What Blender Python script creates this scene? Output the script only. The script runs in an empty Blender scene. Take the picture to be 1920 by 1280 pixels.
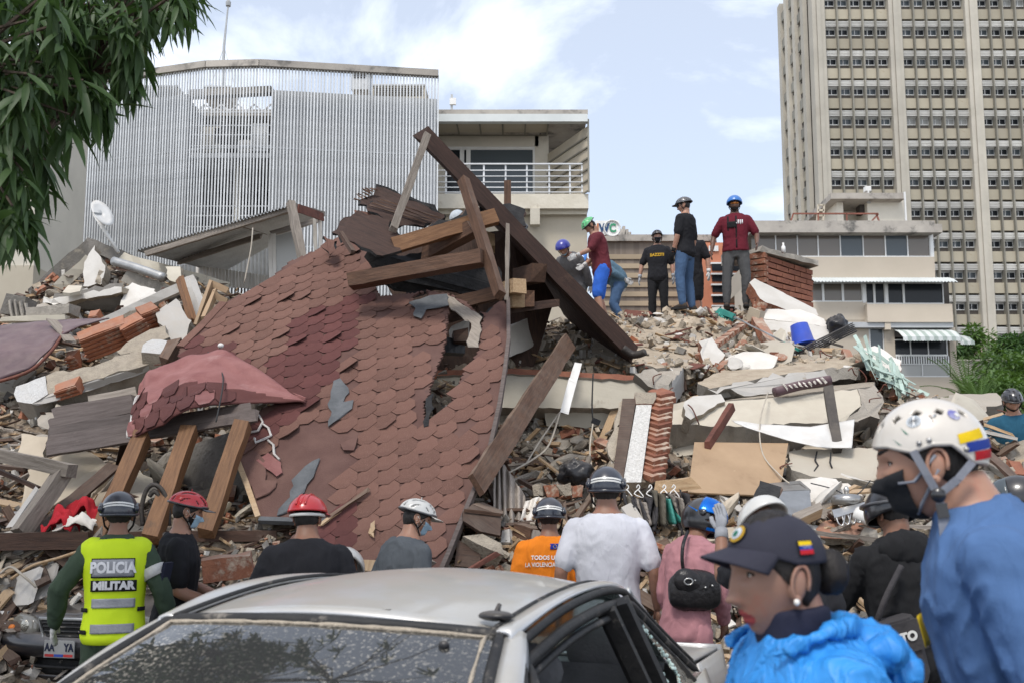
import bpy, bmesh, math, random
import numpy as np
from mathutils import Vector, Matrix, noise as mnoise, Euler
R = math.radians
random.seed(7); np.random.seed(7)
S = bpy.context.scene
COL = S.collection
# ------------------------------------------------------------------ camera
F = 1867.0; TILT = R(7.0); PY0 = 711.0; CAMZ = 1.65
cd = bpy.data.cameras.new('camera'); cam = bpy.data.objects.new('camera', cd); COL.objects.link(cam)
cd.sensor_width = 36; cd.lens = 36*F/1920; cd.shift_y = (PY0-640)/1920.0
cd.clip_start = 0.1; cd.clip_end = 3000
cam.location = (0, 0, CAMZ); cam.rotation_euler = (R(90)+TILT, 0, 0)
cd.dof.use_dof = True; cd.dof.focus_distance = 11.0; cd.dof.aperture_fstop = 5.0
S.camera = cam
# ------------------------------------------------------------------ world: daylight sky with broken cloud
w = bpy.data.worlds.new('World'); S.world = w; w.use_nodes = True
nt = w.node_tree; nt.nodes.clear()
SUN_EL, SUN_AZ = R(58), R(205)      # azimuth measured clockwise from +Y: the sun stands behind the camera, to its left
sky = nt.nodes.new('ShaderNodeTexSky'); sky.sky_type = 'NISHITA'; sky.sun_disc = False
sky.sun_elevation = SUN_EL; sky.sun_rotation = SUN_AZ; sky.dust_density = 2.0; sky.air_density = 1.0
tc = nt.nodes.new('ShaderNodeTexCoord')
mp = nt.nodes.new('ShaderNodeMapping'); mp.inputs['Scale'].default_value = (1.0, 1.0, 2.0); mp.inputs['Location'].default_value = (0.35, 0.1, 0.12)
nz = nt.nodes.new('ShaderNodeTexNoise'); nz.inputs['Scale'].default_value = 2.4; nz.inputs['Detail'].default_value = 9; nz.inputs['Roughness'].default_value = 0.55
nz.inputs['Distortion'].default_value = 0.3
cr = nt.nodes.new('ShaderNodeValToRGB'); cr.color_ramp.elements[0].position = 0.46; cr.color_ramp.elements[1].position = 0.64
cr.color_ramp.elements[0].color = (.30, .30, .30, 1); cr.color_ramp.elements[1].color = (1, 1, 1, 1)
mx = nt.nodes.new('ShaderNodeMix'); mx.data_type = 'RGBA'
mx.inputs[7].default_value = (10.5, 11.0, 11.8, 1)
bg = nt.nodes.new('ShaderNodeBackground'); bg.inputs['Strength'].default_value = 0.14
wo = nt.nodes.new('ShaderNodeOutputWorld')
L = nt.links.new
sp_ = nt.nodes.new('ShaderNodeSeparateXYZ'); hz = nt.nodes.new('ShaderNodeMath'); hz.operation = 'MULTIPLY_ADD'; hz.inputs[1].default_value = -.42; hz.inputs[2].default_value = .125   # cloud thickens towards the horizon
ad = nt.nodes.new('ShaderNodeMath'); ad.operation = 'ADD'
L(tc.outputs['Generated'], sp_.inputs[0]); L(sp_.outputs[2], hz.inputs[0]); L(hz.outputs[0], ad.inputs[1]); L(nz.outputs['Fac'], ad.inputs[0])
L(tc.outputs['Generated'], mp.inputs['Vector']); L(mp.outputs[0], nz.inputs['Vector']); L(ad.outputs[0], cr.inputs[0])
L(cr.outputs[0], mx.inputs[0]); L(sky.outputs[0], mx.inputs[6]); L(mx.outputs[2], bg.inputs['Color']); L(bg.outputs[0], wo.inputs[0])
# ------------------------------------------------------------------ sun, exposure
sl = bpy.data.lights.new('sun', 'SUN'); sl.energy = 2.1; sl.angle = R(14); sl.color = (1, .965, .91)
so = bpy.data.objects.new('sun', sl); COL.objects.link(so)
sd = Vector((math.sin(SUN_AZ)*math.cos(SUN_EL), math.cos(SUN_AZ)*math.cos(SUN_EL), math.sin(SUN_EL)))
so.rotation_euler = (-sd).to_track_quat('-Z', 'Y').to_euler(); so.location = (0, -5, 40)
S.view_settings.view_transform = 'Standard'; S.view_settings.look = 'None'
S.view_settings.exposure = 0.25; S.view_settings.gamma = 1.0
S.render.engine = 'CYCLES'
# ------------------------------------------------------------------ pixel -> place helpers (pixels of the 1920x1280 photograph)
CT, ST = math.cos(TILT), math.sin(TILT)
def ray(px, py):
    xc = (px-960)/F; yc = (PY0-py)/F
    return Vector((xc, CT-yc*ST, ST+yc*CT))
def W(px, py, Y):
    r = ray(px, py); k = Y/r.y
    return Vector((r.x*k, Y, CAMZ+r.z*k))
def mpp(Y): return Y/F            # metres per photo pixel at depth Y
# ------------------------------------------------------------------ materials
MATS = {}
def _col(c): return (c[0], c[1], c[2], 1)
def mk(name, c1, c2=None, scale=4.0, rough=.85, bump=.25, bscale=30, metal=0, stretch=None, spots=None, spec=.3, coat=0, detail=6, dust=0, dustc=(.42,.36,.29), c3=None, bd=.02, trans=0, ramp=(.35,.65)):
    """procedural surface: two tones mixed by noise, optional third tone patches, fine bump, optional settled dust"""
    m = bpy.data.materials.new(name); m.use_nodes = True
    n = m.node_tree; b = n.nodes['Principled BSDF']; l = n.links.new
    b.inputs['Roughness'].default_value = rough; b.inputs['Metallic'].default_value = metal
    b.inputs['Specular IOR Level'].default_value = spec
    if coat: b.inputs['Coat Weight'].default_value = coat; b.inputs['Coat Roughness'].default_value = .08
    if trans: b.inputs['Transmission Weight'].default_value = trans
    c2 = c2 or tuple(x*.75 for x in c1)
    t = n.nodes.new('ShaderNodeTexCoord'); mpn = n.nodes.new('ShaderNodeMapping')
    if stretch: mpn.inputs['Scale'].default_value = stretch
    l(t.outputs['Object'], mpn.inputs[0])
    z = n.nodes.new('ShaderNodeTexNoise'); z.inputs['Scale'].default_value = scale; z.inputs['Detail'].default_value = detail; z.inputs['Roughness'].default_value = .62
    l(mpn.outputs[0], z.inputs['Vector'])
    r = n.nodes.new('ShaderNodeValToRGB'); e = r.color_ramp.elements
    e[0].position = ramp[0]; e[1].position = ramp[1]; e[0].color = _col(c1); e[1].color = _col(c2)
    l(z.outputs['Fac'], r.inputs[0]); out = r.outputs[0]
    oi = n.nodes.new('ShaderNodeObjectInfo')
    hv = n.nodes.new('ShaderNodeHueSaturation'); mr = n.nodes.new('ShaderNodeMapRange'); mr.inputs[3].default_value = .86; mr.inputs[4].default_value = 1.14
    l(oi.outputs['Random'], mr.inputs[0]); l(mr.outputs[0], hv.inputs['Value']); l(out, hv.inputs['Color']); out = hv.outputs[0]
    if c3:
        z3 = n.nodes.new('ShaderNodeTexNoise'); z3.inputs['Scale'].default_value = c3[1]; z3.inputs['Detail'].default_value = 8; z3.inputs['Roughness'].default_value = .7
        l(t.outputs['Object'], z3.inputs['Vector'])
        r3 = n.nodes.new('ShaderNodeValToRGB'); r3.color_ramp.elements[0].position = c3[2]; r3.color_ramp.elements[1].position = min(1, c3[2]+c3[3])
        l(z3.outputs['Fac'], r3.inputs[0])
        x3 = n.nodes.new('ShaderNodeMix'); x3.data_type = 'RGBA'; l(r3.outputs[0], x3.inputs[0]); l(out, x3.inputs[6]); x3.inputs[7].default_value = _col(c3[0]); out = x3.outputs[2]
    if dust:
        g = n.nodes.new('ShaderNodeNewGeometry'); sx = n.nodes.new('ShaderNodeSeparateXYZ'); l(g.outputs['Normal'], sx.inputs[0])
        zd = n.nodes.new('ShaderNodeTexNoise'); zd.inputs['Scale'].default_value = 6; zd.inputs['Detail'].default_value = 8; l(t.outputs['Object'], zd.inputs['Vector'])
        ma = n.nodes.new('ShaderNodeMath'); ma.operation = 'MULTIPLY'; l(sx.outputs[2], ma.inputs[0]); l(zd.outputs['Fac'], ma.inputs[1])
        rd = n.nodes.new('ShaderNodeMapRange'); rd.inputs[1].default_value = .12; rd.inputs[2].default_value = .55; rd.inputs[4].default_value = dust; l(ma.outputs[0], rd.inputs[0])
        xd = n.nodes.new('ShaderNodeMix'); xd.data_type = 'RGBA'; l(rd.outputs[0], xd.inputs[0]); l(out, xd.inputs[6]); xd.inputs[7].default_value = _col(dustc); out = xd.outputs[2]
    l(out, b.inputs['Base Color'])
    if bump:
        zb = n.nodes.new('ShaderNodeTexNoise'); zb.inputs['Scale'].default_value = bscale; zb.inputs['Detail'].default_value = 6; l(mpn.outputs[0], zb.inputs['Vector'])
        bp = n.nodes.new('ShaderNodeBump'); bp.inputs['Strength'].default_value = bump; bp.inputs['Distance'].default_value = bd
        l(zb.outputs['Fac'], bp.inputs['Height']); l(bp.outputs[0], b.inputs['Normal'])
    MATS[name] = m
    return m
M = MATS
mk('asphalt', (.06,.058,.055), (.10,.095,.09), 8, .9, .4, 80)
mk('concrete', (.34,.31,.265), (.24,.22,.19), 3, .92, .55, 35, c3=((.44,.40,.34), 2.2, .55, .15), dust=.5)
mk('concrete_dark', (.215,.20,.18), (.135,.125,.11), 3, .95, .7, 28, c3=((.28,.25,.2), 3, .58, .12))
mk('mortar', (.36,.31,.24), (.25,.215,.17), 9, .95, .9, 45, dust=.3)
mk('paint_beige', (.50,.46,.375), (.43,.395,.32), 1.6, .75, .12, 30, c3=((.30,.26,.21), 1.9, .64, .06), dust=.55)
mk('paint_grey', (.47,.45,.42), (.40,.385,.355), 1.6, .75, .12, 30, c3=((.31,.27,.22), 2.5, .65, .05), dust=.5)
mk('paint_white', (.60,.575,.53), (.50,.475,.43), 2.2, .75, .2, 30, c3=((.40,.34,.26), 2.6, .63, .08), dust=.25)
mk('stucco_white', (.74,.72,.68), (.56,.54,.50), 28, .85, 1.0, 42, bd=.03)
mk('stucco_grey', (.52,.52,.51), (.42,.42,.41), 26, .85, .9, 60, dust=.3)
mk('brick', (.33,.14,.08), (.23,.09,.055), 6, .9, .5, 40, c3=((.42,.33,.25), 7, .52, .12), dust=.5)
mk('brick_dark', (.27,.115,.07), (.19,.075,.05), 5, .9, .4, 40, c3=((.40,.30,.24), 5, .62, .1))
mk('clay', (.34,.13,.065), (.24,.08,.042), 5, .88, .3, 40, c3=((.42,.32,.23), 4, .56, .12), dust=.35)
WS = (1.2, 14, 14)
mk('wood_dark', (.085,.047,.032), (.045,.026,.019), 3, .7, .35, 12, stretch=WS, c3=((.14,.10,.08), 2.5, .62, .15), dust=.18)
mk('wood_brown', (.125,.068,.042), (.068,.038,.025), 3, .7, .4, 12, stretch=WS, dust=.3)
mk('wood_orange', (.23,.118,.055), (.14,.068,.032), 3, .6, .35, 12, stretch=WS, c3=((.12,.07,.04), 3, .62, .1))
mk('wood_grey', (.27,.235,.20), (.165,.14,.115), 3, .85, .5, 12, stretch=WS, dust=.3)
mk('wood_board', (.13,.105,.095), (.085,.066,.058), 3, .7, .4, 12, stretch=WS, c3=((.21,.17,.15), 1.5, .58, .2))
mk('wood_raw', (.46,.33,.20), (.34,.22,.12), 3, .8, .4, 12, stretch=WS, dust=.3)
mk('plywood', (.37,.255,.155), (.31,.21,.125), 2, .6, .12, 14, stretch=(1,1,9), c3=((.24,.155,.09), 2.2, .56, .18))
mk('panel_beige', (.44,.375,.285), (.37,.31,.23), 2, .7, .15, 14, c3=((.28,.22,.16), 2, .65, .1), dust=.2)
mk('tarp', (.105,.062,.07), (.065,.038,.045), 2.5, .5, .3, 9, dust=.45, dustc=(.25,.19,.17))
mk('felt', (.018,.018,.019), (.035,.034,.034), 8, .9, .6, 40)
mk('rubber', (.012,.012,.013), (.02,.02,.02), 8, .6, .2, 40)
mk('metal_grey', (.42,.42,.41), (.33,.33,.32), 5, .45, .15, 20, metal=.6)
mk('metal_dark', (.05,.045,.042), (.08,.07,.06), 7, .6, .3, 30, metal=.4, c3=((.5,.48,.44), 14, .68, .05))
mk('steel', (.50,.49,.47), (.38,.37,.35), 4, .32, .1, 12, metal=.85, c3=((.33,.28,.22), 4, .58, .15))
mk('plastic_white', (.72,.71,.68), (.62,.61,.58), 4, .45, .05, 20, dust=.35)
mk('plastic_blue', (.02,.075,.50), (.015,.055,.40), 4, .35, .05, 20, dust=.15)
mk('plastic_black', (.015,.015,.017), (.03,.03,.033), 5, .3, .5, 14, dust=.15)
mk('pale_green', (.42,.52,.46), (.33,.42,.37), 6, .55, .1, 20)
mk('teal', (.05,.27,.22), (.04,.2,.17), 5, .5, .1, 20)
mk('wire', (.45,.40,.33), (.35,.31,.25), 5, .7, 0)
mk('wire_dark', (.03,.03,.03), (.05,.05,.05), 5, .7, 0)
mk('fabric_red', (.42,.02,.03), (.32,.015,.02), 6, .9, .5, 18)
mk('fabric_white', (.66,.62,.56), (.55,.50,.44), 6, .9, .5, 18)
mk('fabric_grey', (.32,.28,.24), (.22,.19,.165), 4, .9, .6, 14, stretch=(8,1,1))
mk('fabric_dark', (.035,.033,.036), (.055,.05,.05), 6, .9, .5, 18)
mk('fabric_olive', (.13,.115,.09), (.09,.08,.06), 6, .9, .5, 18)
mk('dirt', (.25,.20,.15), (.16,.125,.092), 5, .95, .9, 22, c3=((.33,.265,.2), 3.5, .55, .15))
mk('dirt_light', (.46,.385,.29), (.35,.285,.21), 5, .95, .8, 26, c3=((.30,.21,.15), 4, .6, .1))
mk('rust', (.17,.065,.045), (.10,.04,.03), 6, .8, .4, 25)
def glassmat(name, col, rough=.05, mirror=.5):
    m = bpy.data.materials.new(name); m.use_nodes = True; b = m.node_tree.nodes['Principled BSDF']
    b.inputs['Base Color'].default_value = _col(col); b.inputs['Roughness'].default_value = rough; b.inputs['Specular IOR Level'].default_value = mirror
    MATS[name] = m; return m
glassmat('glass_dark', (.018,.021,.025), .15, .22)
glassmat('glass_mid', (.075,.09,.10), .12, .35)
glassmat('glass_shade', (.14,.12,.10), .12, .5)
glassmat('glass_blind', (.34,.34,.32), .25, .4)
# ------------------------------------------------------------------ object helpers
def mesh_of(name, V, Fc, mats, midx=None, smooth=False):
    me = bpy.data.meshes.new(name)
    me.from_pydata([tuple(v) for v in V], [], [tuple(f) for f in Fc])
    if not isinstance(mats, (list, tuple)): mats = [mats]
    for m in mats: me.materials.append(MATS[m] if isinstance(m, str) else m)
    if midx is not None: me.polygons.foreach_set('material_index', list(midx))
    if smooth: me.polygons.foreach_set('use_smooth', [True]*len(me.polygons))
    me.update(); return me
def link(name, me, parent=None, mat=None):
    o = bpy.data.objects.new(name, me); COL.objects.link(o)
    if mat is not None: o.matrix_basis = mat
    if parent is not None:
        o.parent = parent
        o.matrix_parent_inverse = PW(parent).inverted()
    return o
def PW(o):                         # world matrix without waiting for the depsgraph
    m = o.matrix_basis.copy()
    if o.parent: m = PW(o.parent) @ o.matrix_parent_inverse @ m
    return m
def tag(o, label=None, cat=None, group=None, kind=None):
    if label: o['label'] = label
    if cat: o['category'] = cat
    if group: o['group'] = group
    if kind: o['kind'] = kind
    return o
def thing(name, label, cat, loc=(0,0,0), rz=0, group=None):
    o = bpy.data.objects.new(name, None); COL.objects.link(o); o.empty_display_size = .1
    o.location = loc; o.rotation_euler = (0, 0, rz)
    o.matrix_basis = Matrix.Translation(Vector(loc)) @ Matrix.Rotation(rz, 4, 'Z')
    return tag(o, label, cat, group)
class MB:
    """collects shapes into one mesh"""
    def __init__(s): s.V = []; s.F = []; s.I = []; s.cur = 0
    def add(s, V, Fc, mi=None):
        o = len(s.V); s.V += [Vector(v) for v in V]; s.F += [tuple(i+o for i in f) for f in Fc]; s.I += [s.cur if mi is None else mi]*len(Fc)
        return s
    def box(s, c, d, rot=None, mi=None):
        x, y, z = d[0]/2, d[1]/2, d[2]/2; c = Vector(c)
        V = [Vector(p) for p in ((-x,-y,-z),(x,-y,-z),(x,y,-z),(-x,y,-z),(-x,-y,z),(x,-y,z),(x,y,z),(-x,y,z))]
        if rot is not None: V = [rot @ v for v in V]
        return s.add([c+v for v in V], [(0,3,2,1),(4,5,6,7),(0,1,5,4),(1,2,6,5),(2,3,7,6),(3,0,4,7)], mi)
    def span(s, x0, x1, y0, y1, z0, z1, mi=None):
        return s.box(((x0+x1)/2,(y0+y1)/2,(z0+z1)/2), (abs(x1-x0),abs(y1-y0),abs(z1-z0)), None, mi)
    def bar(s, a, b, w, h=None, up=(0,0,1), mi=None):
        a, b = Vector(a), Vector(b); h = h or w
        m = frame_from(a, b, up); ln = (b-a).length
        return s.box((a+b)/2, (ln, w, h), m.to_3x3(), mi)
    def tube(s, pts, r, n=8, caps=True, mi=None, closed=False):
        pts = [Vector(p) for p in pts]
        if not isinstance(r, (list, tuple)): r = [r]*len(pts)
        V = []; k = len(pts); prev = None
        for i, p in enumerate(pts):
            d = (pts[(i+1) % k]-pts[i-1]) if closed else (pts[min(i+1, k-1)]-pts[max(i-1, 0)])
            if d.length < 1e-9: d = Vector((0,0,1))
            d.normalize()
            if prev is None: u = d.orthogonal().normalized()
            else:
                u = prev - d*prev.dot(d)
                u = u.normalized() if u.length > 1e-6 else d.orthogonal().normalized()
            prev = u; v = d.cross(u)
            V += [p+(u*math.cos(2*math.pi*j/n)+v*math.sin(2*math.pi*j/n))*r[i] for j in range(n)]
        Fc = [(i*n+j, i*n+(j+1) % n, (i+1)*n+(j+1) % n, (i+1)*n+j) for i in range(k-1) for j in range(n)]
        if closed: Fc += [((k-1)*n+j, (k-1)*n+(j+1) % n, (j+1) % n, j) for j in range(n)]
        elif caps: Fc += [tuple(range(n))[::-1], tuple(range((k-1)*n, k*n))]
        return s.add(V, Fc, mi)
    def loft(s, rings, mi=None, caps=True, closed=True):
        n = len(rings[0]); k = len(rings); V = [p for r in rings for p in r]
        m = n if closed else n-1
        Fc = [(i*n+j, i*n+(j+1) % n, (i+1)*n+(j+1) % n, (i+1)*n+j) for i in range(k-1) for j in range(m)]
        if caps and closed: Fc += [tuple(range(n))[::-1], tuple(range((k-1)*n, k*n))]
        return s.add(V, Fc, mi)
    def grid(s, fn, nu, nv, mi=None):
        V = [fn(i/nu, j/nv) for i in range(nu+1) for j in range(nv+1)]
        return s.add(V, [(i*(nv+1)+j, (i+1)*(nv+1)+j, (i+1)*(nv+1)+j+1, i*(nv+1)+j+1) for i in range(nu) for j in range(nv)], mi)
    def ball(s, c, r, nu=10, nv=8, rot=None, mi=None):
        if not isinstance(r, (tuple, list)): r = (r, r, r)
        c = Vector(c); rings = []
        for j in range(nv+1):
            t = max(.02, min(math.pi-.02, math.pi*j/nv))
            rg = []
            for i in range(nu):
                a = 2*math.pi*i/nu; p = Vector((r[0]*math.sin(t)*math.cos(a), r[1]*math.sin(t)*math.sin(a), r[2]*math.cos(t)))
                rg.append(c+(rot @ p if rot is not None else p))
            rings.append(rg[::-1])
        return s.loft(rings, mi)
    def xf(s, m): s.V = [m @ v for v in s.V]; return s
    def mesh(s, name, mats, smooth=False): return mesh_of(name, s.V, s.F, mats, s.I, smooth)
    def build(s, name, mats, parent=None, smooth=False, mat=None):
        """object whose origin sits at the shape's base centre"""
        if mat is None and s.V:
            xs = [v.x for v in s.V]; ys = [v.y for v in s.V]; zs = [v.z for v in s.V]
            c = Vector(((min(xs)+max(xs))/2, (min(ys)+max(ys))/2, min(zs))); s.V = [v-c for v in s.V]; mat = Matrix.Translation(c)
        return link(name, s.mesh(name, mats, smooth), parent, mat)
def frame_from(a, b, up=(0,0,1)):
    """x along a->b, z close to up"""
    x = (Vector(b)-Vector(a)).normalized(); up = Vector(up)
    if abs(x.dot(up)) > .98: up = Vector((0,1,0)) if abs(x.y) < .9 else Vector((1,0,0))
    y = up.cross(x).normalized(); z = x.cross(y)
    return Matrix(((x.x,y.x,z.x,0),(x.y,y.y,z.y,0),(x.z,y.z,z.z,0),(0,0,0,1)))
def P3(p): return W(*p) if p[0] > 60 or len(p) == 3 else Vector(p)
def rough_box(L_, w_, h_, seg=.18, amp=.006, sd=0, endamp=.03):
    """timber or beam: a long box cut into segments with slightly uneven, chipped edges; x runs along it"""
    rnd = random.Random(sd); n = max(2, min(14, int(L_/seg))); rings = []
    for i in range(n+1):
        x = -L_/2+L_*i/n; e = []
        for (y, z) in ((-1,-1),(1,-1),(1,1),(-1,1)):
            ex = rnd.uniform(-endamp, endamp) if i in (0, n) else 0
            e.append(Vector((x+ex, y*w_/2+rnd.uniform(-amp, amp), z*h_/2+rnd.uniform(-amp, amp))))
        rings.append(e)
    return MB().loft(rings)
BC = [0]
def beam(name, a, b, w_, h_, mat, label=None, cat='beam', up=(0,0,1), parent=None, group=None, amp=.006, endamp=.03, pix=True):
    a = W(*a) if pix else Vector(a); b = W(*b) if pix else Vector(b)
    BC[0] += 1; m = frame_from(a, b, up); m.translation = (a+b)/2
    mb = rough_box((b-a).length, w_, h_, amp=amp, sd=BC[0], endamp=endamp)
    o = link(name, mb.mesh(name, mat), parent, m)
    return tag(o, label, cat if label else None, group)
def jagged(pts, jag, seg, rnd):
    out = []
    n = len(pts)
    for i in range(n):
        a, b = pts[i], pts[(i+1) % n]; d = b-a; k = max(1, int(d.length/seg)) if jag else 1
        for j in range(k):
            p = a+d*(j/k)
            if jag and j: p = p+Vector((rnd.gauss(0, jag), rnd.gauss(0, jag), 0))
            out.append(p)
    return out
def panel(name, pts, th, mats, label=None, cat='slab', parent=None, group=None, jag=0, seg=.09, pix=True, back=None, bow=0):
    """flat slab from its outline (photo pixels + depth of each corner); thickness grows away from the camera; mats: face, edge"""
    P = [W(*p) for p in pts] if pix else [Vector(p) for p in pts]
    BC[0] += 1; rnd = random.Random(BC[0])
    c = sum(P, Vector())/len(P); nrm = Vector()
    for i in range(len(P)): nrm += (P[i]-c).cross(P[(i+1) % len(P)]-c)
    nrm.normalize()
    if nrm.dot(Vector((0,0,CAMZ))-c) < 0: nrm = -nrm; P = P[::-1]
    x = (P[1]-P[0]).normalized(); x = (x-nrm*x.dot(nrm)).normalized(); y = nrm.cross(x)
    m = Matrix(((x.x,y.x,nrm.x,c.x),(x.y,y.y,nrm.y,c.y),(x.z,y.z,nrm.z,c.z),(0,0,0,1))); mi = m.inverted()
    q = [mi @ p for p in P]
    q = jagged(q, jag, seg, rnd); n = len(q)
    V = [Vector((p.x, p.y, p.z)) for p in q]+[Vector((p.x+rnd.gauss(0, jag*.6), p.y+rnd.gauss(0, jag*.6), p.z-th)) for p in q]
    Fc = [tuple(range(n)), tuple(range(2*n-1, n-1, -1))]+[(i, n+i, n+(i+1) % n, (i+1) % n) for i in range(n)]
    if not isinstance(mats, (list, tuple)): mats = [mats, mats]
    me = mesh_of(name, V, Fc, list(mats), [0, 1 if back is None else back]+[1]*n)
    o = link(name, me, parent, m)
    return tag(o, label, cat if label else None, group)
def wire(name, pts, r, mat, label=None, cat='cable', parent=None, pix=True, n=5, sub=5, group=None):
    P = [W(*p) for p in pts] if pix else [Vector(p) for p in pts]
    Q = []
    for i in range(len(P)-1):                       # catmull-rom
        p0, p1, p2, p3 = P[max(i-1,0)], P[i], P[i+1], P[min(i+2,len(P)-1)]
        for j in range(sub):
            t = j/sub
            Q.append(.5*((2*p1)+(p2-p0)*t+(2*p0-5*p1+4*p2-p3)*t*t+(3*p1-p0-3*p2+p3)*t**3))
    Q.append(P[-1])
    o = MB().tube(Q, r, n).build(name, mat, parent, True)
    return tag(o, label, cat if label else None, group)
def text_mesh(body, size, name='lettering', ext=.002, align='CENTER', bold=0, xs=1):
    """flat lettering turned into a mesh, lying in the xy plane, centred"""
    cu = bpy.data.curves.new(name, 'FONT'); cu.body = body; cu.size = size; cu.extrude = ext; cu.align_x = align; cu.align_y = 'CENTER'; cu.offset = bold; cu.resolution_u = 3
    o = bpy.data.objects.new(name, cu); COL.objects.link(o)
    dg = bpy.context.evaluated_depsgraph_get(); me = bpy.data.meshes.new_from_object(o.evaluated_get(dg))
    bpy.data.objects.remove(o); bpy.data.curves.remove(cu)
    if xs != 1:
        for v in me.vertices: v.co.x *= xs
    return me
def lettering(name, body, size, mat, matrix, parent=None, bold=0, xs=1, wrap=None):
    me = text_mesh(body, size, name, bold=bold, xs=xs); me.materials.clear(); me.materials.append(MATS[mat])
    if wrap:
        for v in me.vertices: v.co = wrap(v.co)
    return link(name, me, parent, matrix)
# ================================================================== ground
gb = MB(); gb.grid(lambda u, v: Vector((-300+600*u, -60+500*v, 0)), 12, 12)
tag(gb.build('ground', 'asphalt'), kind='structure')
# ================================================================== buildings
mk('slat', (.60,.61,.61), (.50,.51,.51), 3, .5, .05, 20, metal=.2, spec=.4, c3=((.40,.36,.31), .6, .60, .2))
mk('wall_grey', (.44,.45,.455), (.38,.39,.395), 1.2, .8, .1, 10)
mk('wall_cream', (.60,.56,.475), (.52,.485,.41), .8, .85, .12, 10, c3=((.42,.37,.30), 1.4, .62, .2))
mk('wall_sand', (.47,.42,.33), (.42,.37,.29), .8, .85, .12, 10, c3=((.38,.33,.26), 1.0, .6, .2))
mk('stained', (.42,.385,.335), (.33,.30,.265), 1.2, .9, .3, 10, c3=((.12,.115,.105), 1.1, .52, .14))
mk('travertine', (.60,.555,.46), (.52,.475,.385), 1.6, .85, .5, 9, c3=((.40,.345,.265), 3.5, .60, .1))
mk('tower_tan', (.40,.36,.275), (.34,.305,.235), .4, .9, .2, 3, c3=((.28,.215,.14), .55, .56, .2), stretch=(1,1,.35))
mk('tower_col', (.47,.435,.365), (.40,.37,.31), .35, .9, .2, 2, c3=((.30,.27,.21), .4, .60, .2))
mk('tower_fin', (.26,.245,.205), (.19,.18,.15), .5, .9, .2, 3)
mk('tower_dark', (.075,.066,.058), (.055,.048,.042), .5, .8, .1, 3)
mk('louver', (.55,.54,.50), (.46,.45,.42), .7, .6, .05, 3)
mk('white_frame', (.70,.70,.68), (.62,.62,.60), 1, .5, 0)
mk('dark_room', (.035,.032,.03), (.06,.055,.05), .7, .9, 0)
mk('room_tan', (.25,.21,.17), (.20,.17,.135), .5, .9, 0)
mk('brown_rib', (.20,.165,.135), (.16,.13,.105), .4, .8, .1, 3)
mk('brown_tan', (.37,.295,.205), (.32,.255,.175), .4, .8, .1, 3)
mk('orange_wall', (.50,.20,.115), (.43,.165,.095), .5, .8, .1, 3)
mk('awning', (.60,.62,.60), (.52,.545,.53), 1, .6, .05, 3)
mk('awning_green', (.36,.42,.38), (.32,.37,.34), 1, .6, .05, 3)
mk('railing', (.62,.62,.61), (.54,.54,.53), 2, .4, 0, metal=.5)
mk('rust_rail', (.25,.10,.07), (.18,.07,.05), 2, .8, 0)
def fx(px, ref, Y): return W(px, ref, Y).x
def fz(py, Y): return W(960, py, Y).z
def fbox(mb, x0, x1, y0, y1, Y, dep, ref=330, mi=None):
    return mb.span(fx(x0, ref, Y), fx(x1, ref, Y), Y, Y+dep, fz(y1, Y), fz(y0, Y), mi)
def fpart(name, rects, Y, dep, mat, parent, ref=330, label=None):
    mb = MB()
    for r in rects: fbox(mb, *r, Y, dep, ref)
    o = mb.build(name, mat, parent)
    if label: o['label'] = label
    return o
# ---- building behind a screen of vertical slats
sb = thing('slatted_building', 'pale grey building wrapped in a curved screen of vertical metal slats', 'building', (-6.5, 34, 0))
plan = [(65, 33.2), (380, 31.3), (480, 31.2), (820, 32.0)]
pp = [Vector((fx(a, 330, y), y, 0)) for a, y in plan]
zt = fz(124, 31.25); zb = 0.3
seglen = [(pp[i+1]-pp[i]).length for i in range(3)]; tot = sum(seglen)
NS = 138; slat_me = MB().box((0,0,(zt+zb)/2), (.044, .045, zt-zb)).mesh('slat', 'slat')
def on_plan(s):
    for i in range(3):
        if s <= seglen[i]+1e-6 or i == 2: return pp[i].lerp(pp[i+1], s/seglen[i]), i
        s -= seglen[i]
for k in range(NS):
    p, i = on_plan(tot*k/(NS-1)); d = pp[i+1]-pp[i]
    link('slat', slat_me, sb, Matrix.Translation(p) @ Matrix.Rotation(math.atan2(d.y, d.x), 4, 'Z'))
for i in range(3):
    mb = MB().bar(pp[i]+Vector((0,0,zt+.05)), pp[i+1]+Vector((0,0,zt+.05)), .24, .22); mb.build('top_rail', 'stained', sb)
    for zz in (fz(290, 32), fz(470, 32)):
        MB().bar(pp[i]+Vector((0,.12,zz)), pp[i+1]+Vector((0,.12,zz)), .06, .06).build('cross_rail', 'slat', sb)
zr = fz(183, 32.5)
def wallseg(x0, y0, x1, y1, z0, z1, th, mat, nm):
    MB().bar((x0, y0, (z0+z1)/2), (x1, y1, (z0+z1)/2), th, z1-z0).build(nm, mat, sb)
back = [Vector((p.x, p.y+.75, 0)) for p in pp]
ox0, ox1 = fx(345, 330, 32), fx(506, 330, 32)
def yb(x):
    for i in range(3):
        if back[i].x <= x <= back[i+1].x: return back[i].y+(back[i+1].y-back[i].y)*(x-back[i].x)/(back[i+1].x-back[i].x)
    return back[-1].y
wallseg(back[0].x, back[0].y, ox0, yb(ox0), .2, zr, .2, 'wall_grey', 'wall')
wallseg(ox1, yb(ox1), back[3].x-.1, back[3].y, .2, zr, .2, 'wall_grey', 'wall')
wallseg(ox0, yb(ox0)-.02, ox1, yb(ox1)-.02, zr-.12, zr+.12, .3, 'stained', 'roof_edge')
wallseg(ox0, 36.2, ox1, 36.2, .2, zr, .2, 'dark_room', 'inner_wall')
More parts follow.
